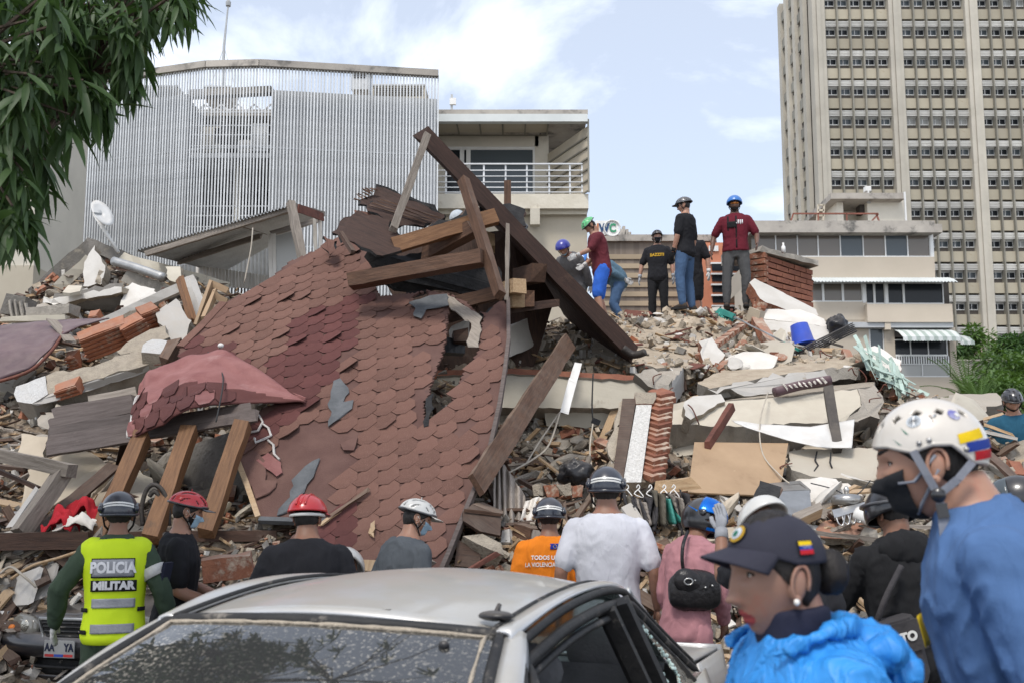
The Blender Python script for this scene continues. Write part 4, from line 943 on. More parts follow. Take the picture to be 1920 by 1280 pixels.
wire('gutter_end', [(1168,652,12.3),(1185,664,12.3),(1198,664,12.25),(1210,660,12.2)], .05, 'metal_dark', 'bent dark gutter end at the foot of the rake beam', 'gutter')
rf_ = [('strut', (800,256,11.6), (737,432,11.5), .05, .09, 'wood_grey', 'thin grey strut leaning from the roof peak', 'strut'),
 ('post', (868,335,11.3), (938,556,10.9), .10, .11, 'wood_brown', 'dark reddish post slanting down from the rake beam', 'post'),
 ('post', (952,425,11.7), (950,560,11.5), .05, .07, 'wood_grey', 'upright grey strip with worn paint under the rake beam', 'post'),
 ('post', (951,345,12.6), (951,420,12.6), .09, .09, 'wood_brown', 'short square post standing against the terrace balcony', 'post'),
 ('rafter', (658,528,11.35), (912,482,11.0), .22, .16, 'wood_brown', 'thick pale topped rafter lying across the broken roof top', 'rafter'),
 ('rafter', (738,462,11.5), (925,408,11.6), .16, .17, 'wood_orange', 'splintered orange rafter under black felt', 'rafter'),
 ('rafter', (800,478,11.9), (888,428,11.5), .17, .17, 'wood_brown', 'stubby diagonal rafter with sawn end above the roof hole', 'rafter'),
 ('rafter', (842,572,11.9), (950,545,11.9), .14, .15, 'wood_brown', 'brown rafter spanning behind the torn shingle hole', 'rafter'),
 ('rafter', (838,596,12.1), (892,580,12.0), .14, .12, 'wood_dark', 'dark rafter stub inside the torn shingle hole', 'rafter'),
 ('rafter', (955,542,11.9), (974,536,11.4), .17, .17, 'wood_raw', 'sawn rafter end beside the grey strip', 'rafter'),
 ('rafter', (958,568,12.1), (974,563,11.6), .15, .15, 'wood_raw', 'lower sawn rafter end beside the grey strip', 'rafter'),
 ('rafter', (986,565,12.6), (987,560,11.9), .20, .20, 'wood_brown', 'square rafter end grain facing out under the second slope', 'rafter'),
 ('rafter', (975,520,12.8), (1010,512,12.0), .19, .22, 'wood_brown', 'heavy rafter end under the upper rake beam', 'rafter'),
 ('rafter', (917,440,12.4), (918,470,12.4), .14, .14, 'wood_raw', 'pale upright block between post and grey strip', 'rafter'),
 ('rafter', (955,580,12.0), (1045,568,12.2), .05, .10, 'wood_dark', 'thin dark batten under the second slope', 'batten'),
 ('rafter', (640,440,11.4), (660,470,11.2), .05, .05, 'wood_dark', 'short dark batten at the broken roof edge', 'batten'),
 ('prop', (545,380,13.5), (570,500,13.0), .10, .10, 'wood_grey', 'weathered prop leaning at the corrugated shed corner', 'post')]
for n_, a, b, w_, h_, m, lb, ct in rf_: beam(n_, a, b, w_, h_, m, lb, ct, endamp=.05)
def shard(name, pts, mats, label, bat=True, th=.03, jag=.035, planks=4):
    t = thing(name, label, 'roof piece', tuple(W(*pts[0])))
    panel('deck', pts, th, mats, parent=t, jag=jag, seg=.08)
    return t
s1 = shard('roof_fragment', [(622,436,11.5),(645,408,11.6),(672,394,11.7),(690,404,11.7),(712,400,11.75),(742,432,11.6),(752,470,11.4),(706,478,11.3),(665,455,11.3)], ['wood_deep','felt'], 'dark torn roof fragment standing at the broken roof top')
panel('shingle_skin', [(664,394,11.85),(690,398,11.85),(742,428,11.75),(735,440,11.7),(700,420,11.75),(668,412,11.8)], .02, 'shingle', parent=s1, jag=.02)
s2 = shard('roof_fragment', [(678,374,11.9),(700,366,11.95),(706,350,12.0),(742,362,12.0),(790,382,12.0),(834,408,11.9),(815,420,11.8),(745,424,11.7),(700,398,11.7)], ['wood_deep','felt'], 'splintered roof fragment with shingles against the slat screen')
panel('shingle_skin', [(726,366,12.1),(752,378,12.1),(762,400,12.05),(740,398,12.0),(730,385,12.0)], .02, 'shingle', parent=s2, jag=.02); panel('felt_edge', [(705,345,12.1),(742,358,12.1),(792,379,12.1),(836,404,12.0),(834,412,12.0),(790,390,12.1),(740,368,12.1),(706,356,12.1)], .04, 'felt', parent=s2, jag=.02)
for k in range(7):
    a = (676+k*5, 376-k*3.2, 11.9); beam('splinter', a, (a[0]-rnd.uniform(8,16), a[1]-rnd.uniform(2,8), 11.9), .02, .015, 'wood_brown', parent=s2)
for k in range(4):
    beam('deck_groove', (690+k*9, 384-k*6+k*3, 11.75), (800+k*8, 418-k*3, 11.75), .008, .012, 'wood_brown', parent=s2)
s3 = shard('roof_fragment', [(765,442,11.5),(860,404,11.9),(905,384,12.2),(920,378,12.3),(985,392,12.4),(978,425,12.2),(930,420,12.0),(850,432,11.7),(780,452,11.5)], ['felt','wood_dark'], 'black felt covered roof fragment beneath the rake beam')
s4 = shard('roof_fragment', [(960,392,12.6),(975,390,12.8),(977,412,12.8),(965,425,12.6),(948,405,12.6)], ['felt','felt'], 'small black felt scrap behind the rake beam')
s5 = shard('roof_fragment', [(600,462,12.3),(606,442,12.4),(632,452,12.4),(630,470,12.2),(618,478,12.2)], ['shingle','felt'], 'curled shingle scrap at the top corner of the roof')
s6 = shard('roof_fragment', [(500,545,12.2),(530,505,12.4),(556,490,12.5),(560,500,12.4),(520,540,12.1)], ['shingle','felt'], 'lifted shingle strip along the left roof edge')
s7 = shard('roof_fragment', [(690,470,12.0),(760,480,12.2),(800,470,12.2),(850,490,12.2),(935,500,12.1),(940,560,12.0),(840,545,12.1),(760,560,12.2),(700,520,12.0)], ['felt','felt'], 'black underlay sheet sagging behind the pale rafter')
s8 = shard('roof_fragment', [(900,585,11.3),(925,575,11.35),(945,600,11.3),(935,650,11.2),(905,640,11.25)], ['shingle_bare','felt'], 'curled brown shingle tongue beside the torn hole')
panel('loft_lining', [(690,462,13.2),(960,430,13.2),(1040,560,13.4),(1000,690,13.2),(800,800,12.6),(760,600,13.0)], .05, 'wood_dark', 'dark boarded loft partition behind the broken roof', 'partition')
# ================================================================== left flank of the pile
sh_ = thing('corrugated_shed', 'lean-to shed with corrugated metal roof and frosted glass side', 'shed', tuple(W(420,560,17)))
def corr_sheet(name, q, n, mat, parent, amp=.02, th=.006):
    """corrugated sheet over a quad (four points), ridges running from edge 0-3 to edge 1-2"""
    P = [W(*p) for p in q]; nn = (P[1]-P[0]).cross(P[3]-P[0]).normalized(); V = []; k = n*4
    for i in range(k+1):
        t = i/k; a = P[0].lerp(P[3], t); b = P[1].lerp(P[2], t); o = nn*amp*math.sin(2*math.pi*i/4)
        V += [a+o, b+o]
    o = link(name, mesh_of(name, V, [(2*i, 2*i+1, 2*i+3, 2*i+2) for i in range(k)], mat), parent)
    m = o.modifiers.new('thickness', 'SOLIDIFY'); m.thickness = th; return o
corr_sheet('roof_sheet', [(255,470,16.5),(415,512,19.5),(600,410,19.0),(545,386,16.0)], 46, 'metal_grey', sh_)
corr_sheet('back_sheet', [(330,500,20),(330,540,20),(520,540,20),(520,440,20)], 26, 'metal_grey', sh_, .03)
for a, b in (((275,476,16.5),(548,392,16.1)),((335,492,17.8),(490,442,17.5)),((450,420,16.6),(508,440,18.6)),((508,438,17.2),(600,412,17.6)),((548,386,16.0),(606,402,17.2))): beam('frame_bar', a, b, .07, .09, 'wood_grey', parent=sh_)
beam('fascia', (560,391,16.0), (606,408,17.0), .03, .14, 'rust', parent=sh_)
for a, b in (((507,440,17),(509,530,17)),((600,410,17),(602,470,17)),((514,440,17),(516,530,17)),((590,412,17.1),(592,470,17.1))): beam('post', a, b, .06, .06, 'paint_white', parent=sh_)
panel('frosted_pane', [(517,442,17.0),(560,432,17.0),(562,520,17.0),(518,525,17.0)], .02, 'glass_blind', parent=sh_)
beam('pane_frame', (562,432,17), (564,520,17), .05, .05, 'paint_white', parent=sh_)
for i in range(24): MB().bar(W(370+i*6.2,498+i*.9,18.6), W(370+i*6.2,528+i*.9,18.6), .05, .02).build('picket', 'paint_white', sh_)
wire('shed_cable', [(474,428,15.8),(470,470,15.6),(458,530,15.4)], .012, 'wire', 'pale cable hanging from the shed roof', 'cable')
dish = thing('satellite_dish', 'small white satellite dish on a slanting white pole', 'dish', tuple(W(222,472,17.2)))
MB().tube([W(222,474,17.2), W(177,402,17.2)], .035, 8).build('pole', 'plastic_white', dish, True)
mb = MB(); c_ = W(190,402,17.1); fr_ = frame_from((0,0,0), (.75,-.45,.45))
for i in range(7): pass
rings = [[c_+(fr_.to_3x3() @ Vector((.06*(r_/.3)**2, r_*math.cos(a), 1.25*r_*math.sin(a)))) for a in np.linspace(0, 2*math.pi, 21)[:-1]] for r_ in (.01,.08,.15,.22)]
mb.loft(rings, caps=False); o = mb.build('reflector', 'plastic_white', dish, True); o.modifiers.new('thickness','SOLIDIFY').thickness = .01
MB().bar(c_, W(176,400,16.9), .03).build('feed_arm', 'metal_grey', dish)
gp = [('gable_beam', (62,556,17.2), (168,462,17.6), .30, .24, 'concrete_dark', 'sooty sloping parapet beam at the left gable end'),
 ('gable_beam', (72,572,16.9), (172,486,17.3), .22, .20, 'paint_beige', 'pale inner edge of the left gable slope'),
 ('gable_beam', (166,460,17.6), (236,486,17.6), .30, .22, 'concrete_dark', 'sooty parapet stub falling away from the gable peak'),
 ('gable_beam', (232,484,17.5), (420,536,17.0), .24, .17, 'paint_beige', 'long pale sill below the corrugated shed'),
 ('concrete_beam', (240,520,16.4), (330,552,16.2), .3, .2, 'concrete', 'rough grey beam fragment beside the fallen pipe')]
for n_, a, b, w_, h_, m, lb in gp: beam(n_, a, b, w_, h_, m, lb, 'beam', amp=.015, endamp=.06)
panel('plaster_fragment', [(156,537,16.6),(158,492,16.8),(178,460,16.9),(197,508,16.7),(190,533,16.6)], .22, ['paint_white','mortar'], 'upright white plaster slab under the gable peak', 'slab', jag=.02)
panel('plaster_fragment', [(197,510,16.7),(206,506,17.0),(192,530,16.9),(189,535,16.6)], .1, ['brick','mortar'], 'brick edge of the upright plaster slab', 'slab', jag=.02)
wire('vent_pipe', [(213,490,16.3),(260,504,16.1),(308,521,15.9)], .075, 'metal_grey', 'fat grey vent pipe lying under the shed', 'pipe', n=12)
panel('plaster_fragment', [(310,500,16.0),(338,500,16.0),(340,524,15.9),(318,526,15.9)], .12, ['paint_beige','mortar'], 'small square cream slab beside the pipe end', 'slab', jag=.02)
panel('white_ledge', [(82,556,15.5),(100,560,15.3),(228,538,15.2),(228,548,15.2),(100,572,15.3),(80,568,15.5)], .5, ['paint_white','mortar'], 'white ledge slab with brick scraps on top', 'slab', jag=.012)
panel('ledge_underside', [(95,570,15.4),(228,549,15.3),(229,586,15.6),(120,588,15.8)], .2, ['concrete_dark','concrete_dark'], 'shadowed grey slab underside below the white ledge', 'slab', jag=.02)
panel('paver', [(117,548,15.1),(128,535,15.3),(154,536,15.3),(150,546,15.1),(130,550,15.0)], .05, 'paint_beige', 'loose cream tile lying on the white ledge', 'tile')
panel('white_wall_piece', [(228,540,15.4),(248,530,15.5),(290,542,15.4),(278,590,15.0),(228,590,15.1)], .2, ['paint_white','mortar'], 'cracked white wall piece right of the ledge', 'slab', jag=.025)
panel('white_wall_piece', [(262,560,15.0),(284,545,15.1),(298,552,15.0),(270,568,14.9)], .1, ['paint_white','mortar'], 'small tilted white plaster shard by the white beam', 'slab', jag=.02)
beam('white_sill', (190,607,14.4), (352,534,14.8), .22, .13, 'paint_white', 'long white moulded sill rising to the arched frame', 'sill', amp=.008)
beam('mortar_rail', (200,614,14.0), (270,582,14.2), .18, .10, 'mortar', 'crumbling mortar rail above the clay blocks', 'beam', amp=.02)
af = thing('arched_frame', 'white arched window surround leaning beside the shingles', 'window frame', tuple(W(375,612,14.3)))
beam('jamb', (356,528,14.6), (386,612,14.3), .12, .14, 'paint_white', parent=af); beam('head', (342,532,14.65), (362,524,14.7), .12, .12, 'paint_white', parent=af)
beam('inner_jamb', (348,545,14.55), (372,615,14.3), .08, .05, 'wood_grey', parent=af)
wire('arch', [(350,548,14.55),(353,540,14.55),(360,546,14.5),(376,590,14.35)], .03, 'paint_white', parent=af)
df = thing('window_frame', 'pale wooden casement frame standing at the left roof edge', 'window frame', tuple(W(385,610,14)))
for a, b in (((397,530,13.9),(368,612,13.5)),((397,532,13.9),(428,546,13.9)),((405,545,13.85),(382,600,13.5)),((400,552,13.8),(425,566,13.8))): beam('rail', a, b, .05, .09, 'plywood', parent=df)
beam('door_stile', (337,522,14.2), (362,605,13.8), .07, .12, 'wood_orange', 'reddish door stile leaning on the arched frame', 'stile')
def clay_block(c0, c1, h, d, n, label):
    """hollow clay block: ribs along its length"""
    a, b = W(*c0), W(*c1); t = thing('clay_block', label, 'block', tuple((a+b)/2), 0, None); m = frame_from(a, b, (0,-.6,.8)); ln_ = (b-a).length; m.translation = (a+b)/2
    k = rough_box(ln_, d, h, .1, .006, int(c0[0]), .03); link('body', k.mesh('body', 'clay'), t, m)
    for i in range(n):
        z = -h/2+h*(i+.5)/n; q = MB().box((0, -d/2-.008, z), (ln_*.98, .02, h/n*.55)); link('rib', q.mesh('rib', 'clay'), t, m)
    return t
clay_block((152,652,13.0), (240,618,13.2), .34, .25, 6, 'large hollow clay block lying tilted above the grey beam')
clay_block((232,628,13.1), (274,606,13.2), .30, .25, 5, 'split hollow clay block with open ribs')
clay_block((264,602,13.4), (298,588,13.5), .30, .25, 5, 'hollow clay block tucked beneath the white sill')
clay_block((172,600,14.6), (190,596,14.6), .2, .2, 4, 'small clay block scrap near the tarp strap'); clay_block((128,676,12.9), (148,672,12.9), .18, .18, 4, 'little ribbed clay block end above the stucco beam')
clay_block((108,735,12.0), (150,722,12.0), .14, .2, 3, 'broken clay block below the stucco beam')
panel('plaster_fragment', [(292,590,13.3),(330,560,13.5),(348,590,13.3),(352,632,12.9),(312,640,12.9)], .14, ['paint_grey','mortar'], 'pale plastered wall corner beside the clay blocks', 'slab', jag=.03)
panel('mortar_fragment', [(220,660,12.7),(262,628,12.9),(310,610,13.0),(318,632,12.8),(250,670,12.6)], .15, ['mortar','concrete'], 'dull mortar slab in front of the clay blocks', 'slab', jag=.03)
cb = thing('cinder_block', 'dark ribbed cinder block at the far left of the pile', 'block', tuple(W(35,597,14.6)))
beam('body', (16,572,14.6), (56,580,14.6), .3, .30, 'concrete_dark', parent=cb, amp=.02)
for i in range(4): beam('rib', (18+i*10,560+i*2,14.42), (24+i*10,597+i,14.4), .04, .03, 'concrete', parent=cb)
beam('concrete_block', (62,590,14.4), (138,582,14.3), .3, .15, 'concrete', 'low grey concrete block above the maroon tarp', 'block', amp=.012)
beam('timber', (5,600,14.3), (125,596,14.2), .12, .07, 'paint_beige', 'pale dusty batten along the tarp top', 'timber')
# maroon tarp sheet
tp = [(-60,618,13.2),(0,612,13.2),(70,604,13.3),(140,600,13.4),(205,598,13.5)]; tq = [(-60,722,12.0),(0,712,12.1),(55,692,12.2),(95,655,12.5),(118,622,12.9)]
def tarpS(u, v):
    k = min(int(u*4), 3); f = u*4-k; a = W(*[tp[k][i]*(1-f)+tp[k+1][i]*f for i in range(3)]); b = W(*[tq[k][i]*(1-f)+tq[k+1][i]*f for i in range(3)])
    return a.lerp(b, v)+Vector((0,-.18,-.05))*math.sin(math.pi*v)+Vector((0,1,0))*.03*mnoise.noise(Vector((u*8,v*5,0)))
o = MB().grid(tarpS, 40, 18).build('tarpaulin', 'tarp', None, True); o.modifiers.new('thickness','SOLIDIFY').thickness = .015
tag(o, 'dusty maroon sheet sagging over the left rubble', 'tarpaulin')
wire('tarp_hem', [(-20,716,12.0),(0,714,12.05),(57,694,12.15),(97,657,12.45),(119,624,12.85)], .022, 'rust', 'rusty hem tube along the maroon sheet edge', 'tube')
beam('grey_board', (97,600,13.1), (132,640,12.7), .14, .02, 'wood_grey', 'short grey board crossing the maroon sheet', 'board')
# stucco beam
sbm = thing('stucco_beam', 'long fallen beam, half white stucco, half bare rough concrete', 'beam', tuple(W(160,740,12)))
panel('stucco_end', [(26,738,11.9),(30,724,12.0),(85,704,12.1),(90,738,11.9),(60,756,11.75),(32,752,11.8)], .4, ['stucco_grey','concrete'], parent=sbm, jag=.008)
panel('bare_face', [(86,704,12.12),(190,680,12.3),(215,668,12.4),(288,655,12.5),(292,678,12.3),(180,710,12.1),(90,738,11.92)], .4, ['mortar','concrete'], parent=sbm, jag=.02)
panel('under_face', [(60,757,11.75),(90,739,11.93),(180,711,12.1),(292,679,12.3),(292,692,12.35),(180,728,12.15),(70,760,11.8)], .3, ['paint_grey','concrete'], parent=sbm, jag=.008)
panel('stucco_block', [(265,660,12.2),(268,646,12.4),(285,636,12.6),(340,640,12.5),(322,658,12.3),(318,662,12.2)], .25, ['stucco_grey','mortar'], 'small white stucco block end above the red flap', 'block', jag=.012)
beam('timber_block', (312,680,11.8), (332,645,12.0), .16, .16, 'wood_brown', 'short square timber stub beside the stucco block', 'timber', endamp=.04)
# dark board deck and posts
bk = thing('board_deck', 'bent run of dark weathered deck boards below the stucco beam', 'deck', tuple(W(280,820,10)))
for i, (a, b) in enumerate((((100,775,10.4),(250,750,10.6)),((95,795,10.3),(250,765,10.5)),((92,812,10.2),(300,776,10.3)),((88,828,10.1),(470,765,9.9)),((86,845,10.0),(482,778,9.75)),((170,752,10.6),(255,735,10.7)))):
    beam('board', a, b, .145, .03, 'wood_board' if i != 5 else 'wood_grey', parent=bk, up=(0,-.75,.5))
for i, (a, b) in enumerate((((268,815,9.75),(182,1015,9.0)),((356,805,9.75),(284,1010,9.0)),((455,796,9.7),(386,1000,9.0)))):
    beam('post', a, b, .145, .145, 'wood_orange', ['orange brown post leaning behind the policeman','orange brown middle post beside the red cycling helmet','orange brown post nearest the shingle roof edge'][i], 'post', up=(0,-1,0), endamp=.02)
beam('timber', (-40,1014,8.9), (172,1012,8.9), .18, .15, 'wood_dark', 'long dark timber lying at chest height behind the policeman', 'timber'); beam('timber', (205,1006,9.1), (520,1003,9.3), .14, .10, 'wood_dark', 'thin dark timber running behind the posts', 'timber')
wf = thing('broken_frame', 'weathered grey timber frame leaning at the left edge', 'frame', tuple(W(60,995,9)))
beam('top_rail', (-30,846,9.4), (134,882,9.2), .12, .12, 'wood_grey', parent=wf); beam('leg', (122,882,9.25), (38,1000,8.95), .12, .14, 'wood_grey', parent=wf); beam('cross_rail', (-30,870,9.5), (72,915,9.3), .04, .04, 'wood_dark', parent=wf)
beam('strip', (70,915,9.2), (18,990,9.0), .09, .02, 'paint_grey', 'pale grey strip behind the weathered frame', 'strip')
for n_, pts, m, lb in (('wall_panel', [(38,965,9.9),(52,880,10.2),(140,838,10.5),(214,872,10.4),(150,935,10.0),(92,992,9.7)], 'panel_beige', 'big cream wall sheet behind the weathered frame'),
 ('wall_panel', [(32,850,10.6),(40,812,10.8),(92,818,10.8),(82,856,10.5)], 'panel_beige', 'small cream wall sheet under the deck boards'),
 ('wall_panel', [(150,950,9.8),(190,905,10.0),(215,885,10.2),(235,930,10.0),(180,970,9.7)], 'panel_beige', 'cream wall offcut beside the first post'),
 ('concrete_fragment', [(225,900,10.3),(240,868,10.5),(285,895,10.4),(302,930,10.2),(260,945,10.1)], 'paint_beige', 'cracked plaster slab between the posts'),
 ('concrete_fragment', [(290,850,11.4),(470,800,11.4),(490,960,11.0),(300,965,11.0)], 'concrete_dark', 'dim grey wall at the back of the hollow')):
    panel(n_, pts, .08, [m, 'mortar'], lb, 'slab', jag=.015)
beam('board', (214,872,9.9), (66,1000,9.2), .13, .03, 'wood_dark', 'dark plank along the cream wall sheet', 'plank', up=(0,-.8,.5))
def cloth(name, c, r, mat, label, seed=0, n=14):
    c = W(*c); rd = random.Random(seed)
    def S_(u, v):
        x = (u-.5)*2*r[0]; y = (v-.5)*2*r[1]; p = Vector((x+.3*r[0]*mnoise.noise(Vector((u*3,v*3,seed))), y, r[2]*(1.2-((u-.5)**2+(v-.5)**2)*3.5)+r[2]*1.1*mnoise.noise(Vector((u*4,v*4,seed+5)))))
        return c+Vector((p.x, p.y, p.z))
    o = MB().grid(S_, n, n).build(name, mat, None, True); o.modifiers.new('thickness','SOLIDIFY').thickness = .008
    return tag(o, label, 'cloth')
cloth('red_cloth', (158,962,9.3), (.16,.12,.10), 'fabric_red', 'crumpled red cloth above the white clothes', 1); cloth('red_cloth', (115,985,9.0), (.13,.10,.10), 'fabric_red', 'smaller red cloth on the dark timber', 2); cloth('white_cloth', (145,985,9.0), (.18,.10,.07), 'fabric_white', 'crumpled white clothes beside the red cloth', 3)
ic = thing('iron_chair_back', 'black scrolled iron chair back between the posts', 'chair', tuple(W(292,990,9.2)))
for pts in ([(268,985,9.2),(266,950,9.2),(275,918,9.2),(290,908,9.2),(306,920,9.2),(316,950,9.2),(318,985,9.2)], [(280,930,9.2),(290,920,9.2),(298,932,9.2),(288,944,9.2),(280,936,9.2)], [(290,945,9.2),(280,965,9.2),(290,985,9.2),(302,965,9.2),(294,948,9.2)]):
    wire('scroll', pts, .022, 'metal_dark', parent=ic)
# ================================================================== centre: floor slab, fallen column, long plank
fs = thing('floor_beam', 'broken upper floor edge beam of bare beige concrete', 'beam', tuple(W(1030,765,12.3)))
panel('front_face', [(806,704,12.6),(960,700,12.5),(1258,716,12.2),(1258,764,12.1),(960,764,12.3),(806,760,12.5)], .5, ['paint_beige','concrete'], parent=fs, jag=.006)
panel('top_course', [(812,694,12.62),(960,690,12.55),(1215,704,12.28),(1215,714,12.2),(960,700,12.47),(812,704,12.56)], .4, ['brick_dark','concrete'], parent=fs, jag=.006)
panel('end_face', [(1260,716,12.2),(1306,655,14.0),(1302,700,14.0),(1262,765,12.1)], .3, ['paint_grey','concrete'], parent=fs, jag=.012)
panel('broken_corner', [(1190,700,12.15),(1225,690,12.3),(1262,708,12.15),(1258,736,12.08),(1225,728,12.1)], .2, ['concrete','concrete_dark'], parent=fs, jag=.02)
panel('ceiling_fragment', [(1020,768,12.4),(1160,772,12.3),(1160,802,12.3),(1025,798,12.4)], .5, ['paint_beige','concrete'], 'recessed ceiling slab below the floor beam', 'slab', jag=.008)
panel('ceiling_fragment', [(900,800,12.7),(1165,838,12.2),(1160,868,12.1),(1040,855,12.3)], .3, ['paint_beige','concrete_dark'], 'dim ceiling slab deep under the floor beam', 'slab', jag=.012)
beam('long_plank', (1068,640,12.2), (893,908,9.2), .05, .22, 'wood_brown', 'long brown plank leaning from the floor beam to the roof edge', 'plank', up=(-.6,-.7,.3), endamp=.03)
beam('pvc_strip', (1084,680,12.0), (1074,715,11.8), .09, .012, 'plastic_white', 'upper bend of the white plastic strip', 'strip', up=(0,-1,.1)); beam('pvc_strip', (1074,713,11.8), (1059,772,11.6), .10, .012, 'plastic_white', 'white plastic strip hanging over the floor beam', 'strip', up=(0,-1,.1))
wire('hanging_cable', [(1112,700,12.0),(1110,760,11.9),(1112,790,11.9)], .01, 'wire_dark', 'dark cable hanging from the floor beam to a socket box', 'cable')
sk = MB().box(W(1117,790,11.85), (.10,.03,.07), Euler((0,.4,.2)).to_matrix()).build('socket_box', 'plastic_black'); tag(sk, 'dangling electrical socket box on the cable', 'socket')
wire('hanging_cable', [(1112,792,11.85),(1106,840,11.5),(1110,885,10.8),(1113,950,9.2)], .01, 'wire', 'pale cable hanging below the socket box to the helmet', 'cable')
wire('hanging_cable', [(1050,772,11.6),(1030,832,11.0),(1000,860,10.6),(945,890,10.2)], .012, 'wire', 'taut pale cord slanting down beside the long plank', 'cable'); wire('hanging_cable', [(1048,774,11.6),(1010,830,11.0),(985,872,10.5)], .010, 'wire', 'second thin cord beside the taut one', 'cable')
# interior things behind the roof hole and slope
mt3 = MB().tube([W(962,668,12.8), W(1020,590,13.4)], .0, 4) if False else None
panel('mattress', [(958,668,12.7),(958,612,12.8),(1016,583,13.6),(1022,632,13.5),(990,655,13.1)], .25, ['paint_white','paint_grey'], 'upright white mattress wedged behind the roof edge', 'mattress', jag=.004)
for i, (pts, m, lb) in enumerate((([(846,612,12.1),(880,596,12.2),(880,640,12.1),(850,640,12.0)], 'paint_white', 'white drawer box seen through the roof hole'), ([(850,620,11.9),(878,614,12.0),(878,640,11.9),(852,640,11.9)], 'wood_dark', 'dark drawer front in the roof hole'), ([(826,628,11.95),(872,640,12.0),(872,662,12.0),(836,660,11.9)], 'plastic_black', 'black crate edge in the roof hole'))): panel('box_side', pts, .12, m, lb, 'box')
wdr = thing('drawer', 'dark brown wooden drawer standing at the roof foot', 'drawer', tuple(W(905,1000,9.0)))
panel('front', [(868,958,9.0),(885,945,9.1),(940,965,9.1),(938,1003,8.95),(900,995,8.9),(868,975,8.95)], .03, 'wood_dark', parent=wdr); panel('side', [(885,944,9.1),(905,940,9.4),(945,958,9.5),(940,965,9.1)], .02, 'wood_brown', parent=wdr); beam('rim', (868,957,8.98), (940,964,9.08), .02, .03, 'wood_brown', parent=wdr)
panel('dark_cabinet', [(858,1012,8.9),(902,1020,8.9),(900,1064,8.8),(852,1060,8.8)], .3, 'wood_dark', 'dark cabinet side below the drawer', 'cabinet'); panel('plaster_lump', [(868,1004,8.85),(905,1000,8.9),(940,1018,8.9),(945,1040,8.85),(920,1030,8.8),(890,1016,8.8)], .2, ['mortar','mortar'], 'sandy plaster lump resting on the dark cabinet', 'lump', jag=.02)
beam('rust_rod', (880,1068,8.6), (935,1035,8.8), .03, .04, 'rust', 'rusty pink rod crossing in front of the cabinet', 'rod'); panel('wood_end', [(675,1068,8.3),(677,1048,8.35),(706,1049,8.35),(703,1070,8.3)], .05, 'wood_raw', 'pale sawn board end beside the grey shirt', 'board')
def curtain(name, top, bot, mat, label, folds=7, amp=.05):
    def S_(u, v):
        k = u*(len(top)-1); i = min(int(k), len(top)-2); f = k-i
        a = W(*[top[i][q]*(1-f)+top[i+1][q]*f for q in range(3)]); b = W(*[bot[i][q]*(1-f)+bot[i+1][q]*f for q in range(3)])
        return a.lerp(b, v)+Vector((0,-1,0))*amp*(math.sin(u*folds*6.28+v*2)+.5*mnoise.noise(Vector((u*9,v*4,1))))
    o = MB().grid(S_, 60, 16).build(name, mat, None, True); o.modifiers.new('thickness','SOLIDIFY').thickness = .006; return tag(o, label, 'curtain')
curtain('curtain', [(925,880,10.0),(945,870,10.1),(985,930,10.0)], [(925,960,9.6),(955,1005,9.5),(988,985,9.6)], 'fabric_grey', 'dusty striped curtain bunched beside the roof edge', 5); curtain('curtain', [(985,940,9.8),(1010,930,9.8),(1020,935,9.8)], [(975,975,9.6),(1000,985,9.6),(1010,975,9.6)], 'fabric_white', 'pale curtain scrap behind the orange shirt', 3, .03)
bag = MB(); bag.ball(W(1080,885,10.3), (.20,.16,.15), 40, 28); 
for v in bag.V: v += (v-W(1080,885,10.3))*(.28*mnoise.noise(v*7)-.30*abs(mnoise.noise(v*11))-.14*abs(mnoise.noise(v*27)))
tag(bag.build('rubbish_bag', 'plastic_black', None, True), 'shiny black rubbish bag in the shadow under the floor beam', 'bag')
for i in range(4): beam('masonry_block', (1000+i*24,918+(i % 2)*3,9.9), (1021+i*24,916+(i % 2)*3,9.9), .12, .11, 'brick' if i % 2 else 'mortar', ['left','','',''][i] and 'mortar crusted brick end of the small brick course' or ['','exposed red brick in the small brick course','mortar covered brick in the small brick course','last red brick of the small brick course'][i], 'brick', amp=.01)
beam('brown_box', (972,1000,9.3), (1005,1010,9.2), .2, .2, 'wood_brown', 'reddish wooden box end beside the orange shirt', 'box', amp=.004)
# fallen brick column
bc = thing('brick_column', 'fallen tilted column, white stucco face with raw brick edge', 'column', tuple(W(1205,905,9.7)))
colT, colB = (1208,738,10.9), (1192,905,9.9)
def cq(u, v, d=0): return (colT[0]+(colB[0]-colT[0])*v+u, colT[1]+(colB[1]-colT[1])*v, colT[2]+(colB[2]-colT[2])*v+d)
panel('stucco_face', [cq(-13,.12), cq(16,.12), cq(10,.99), cq(-24,.99)], .2, ['stucco_white','mortar'], parent=bc)
panel('timber_edge', [cq(-40,.05,.02), cq(-14,.05,.0), cq(-25,1,.0), cq(-45,1,.02)], .06, 'wood_dark', parent=bc); panel('torn_plaster', [cq(-46,.1,.05), cq(-36,.05,.05), cq(-40,.5,.05), cq(-48,.75,.05), cq(-60,.6,.05), cq(-50,.4,.05)], .05, 'mortar', parent=bc, jag=.02)
panel('cap', [cq(-18,-.02,-.02), cq(22,-.02,-.02), cq(18,.11,-.02), cq(-14,.11,-.02)], .2, ['mortar','brick'], parent=bc, jag=.015)
for i in range(17):
    v = .02+.96*i/17; a = W(*cq(20-v*6, v, .05)); b = W(*cq(46-v*6, v-.035, .12)); m = frame_from(a, b, (0,-.4,1)); m.translation = (a+b)/2+Vector((random.uniform(-.012,.012), random.uniform(-.02,.02), 0))
    link('brick', rough_box((b-a).length*1.0, .22, .062, .06, .006, i, .012).mesh('brick', 'brick' if i % 3 else 'brick_dark'), bc, m)
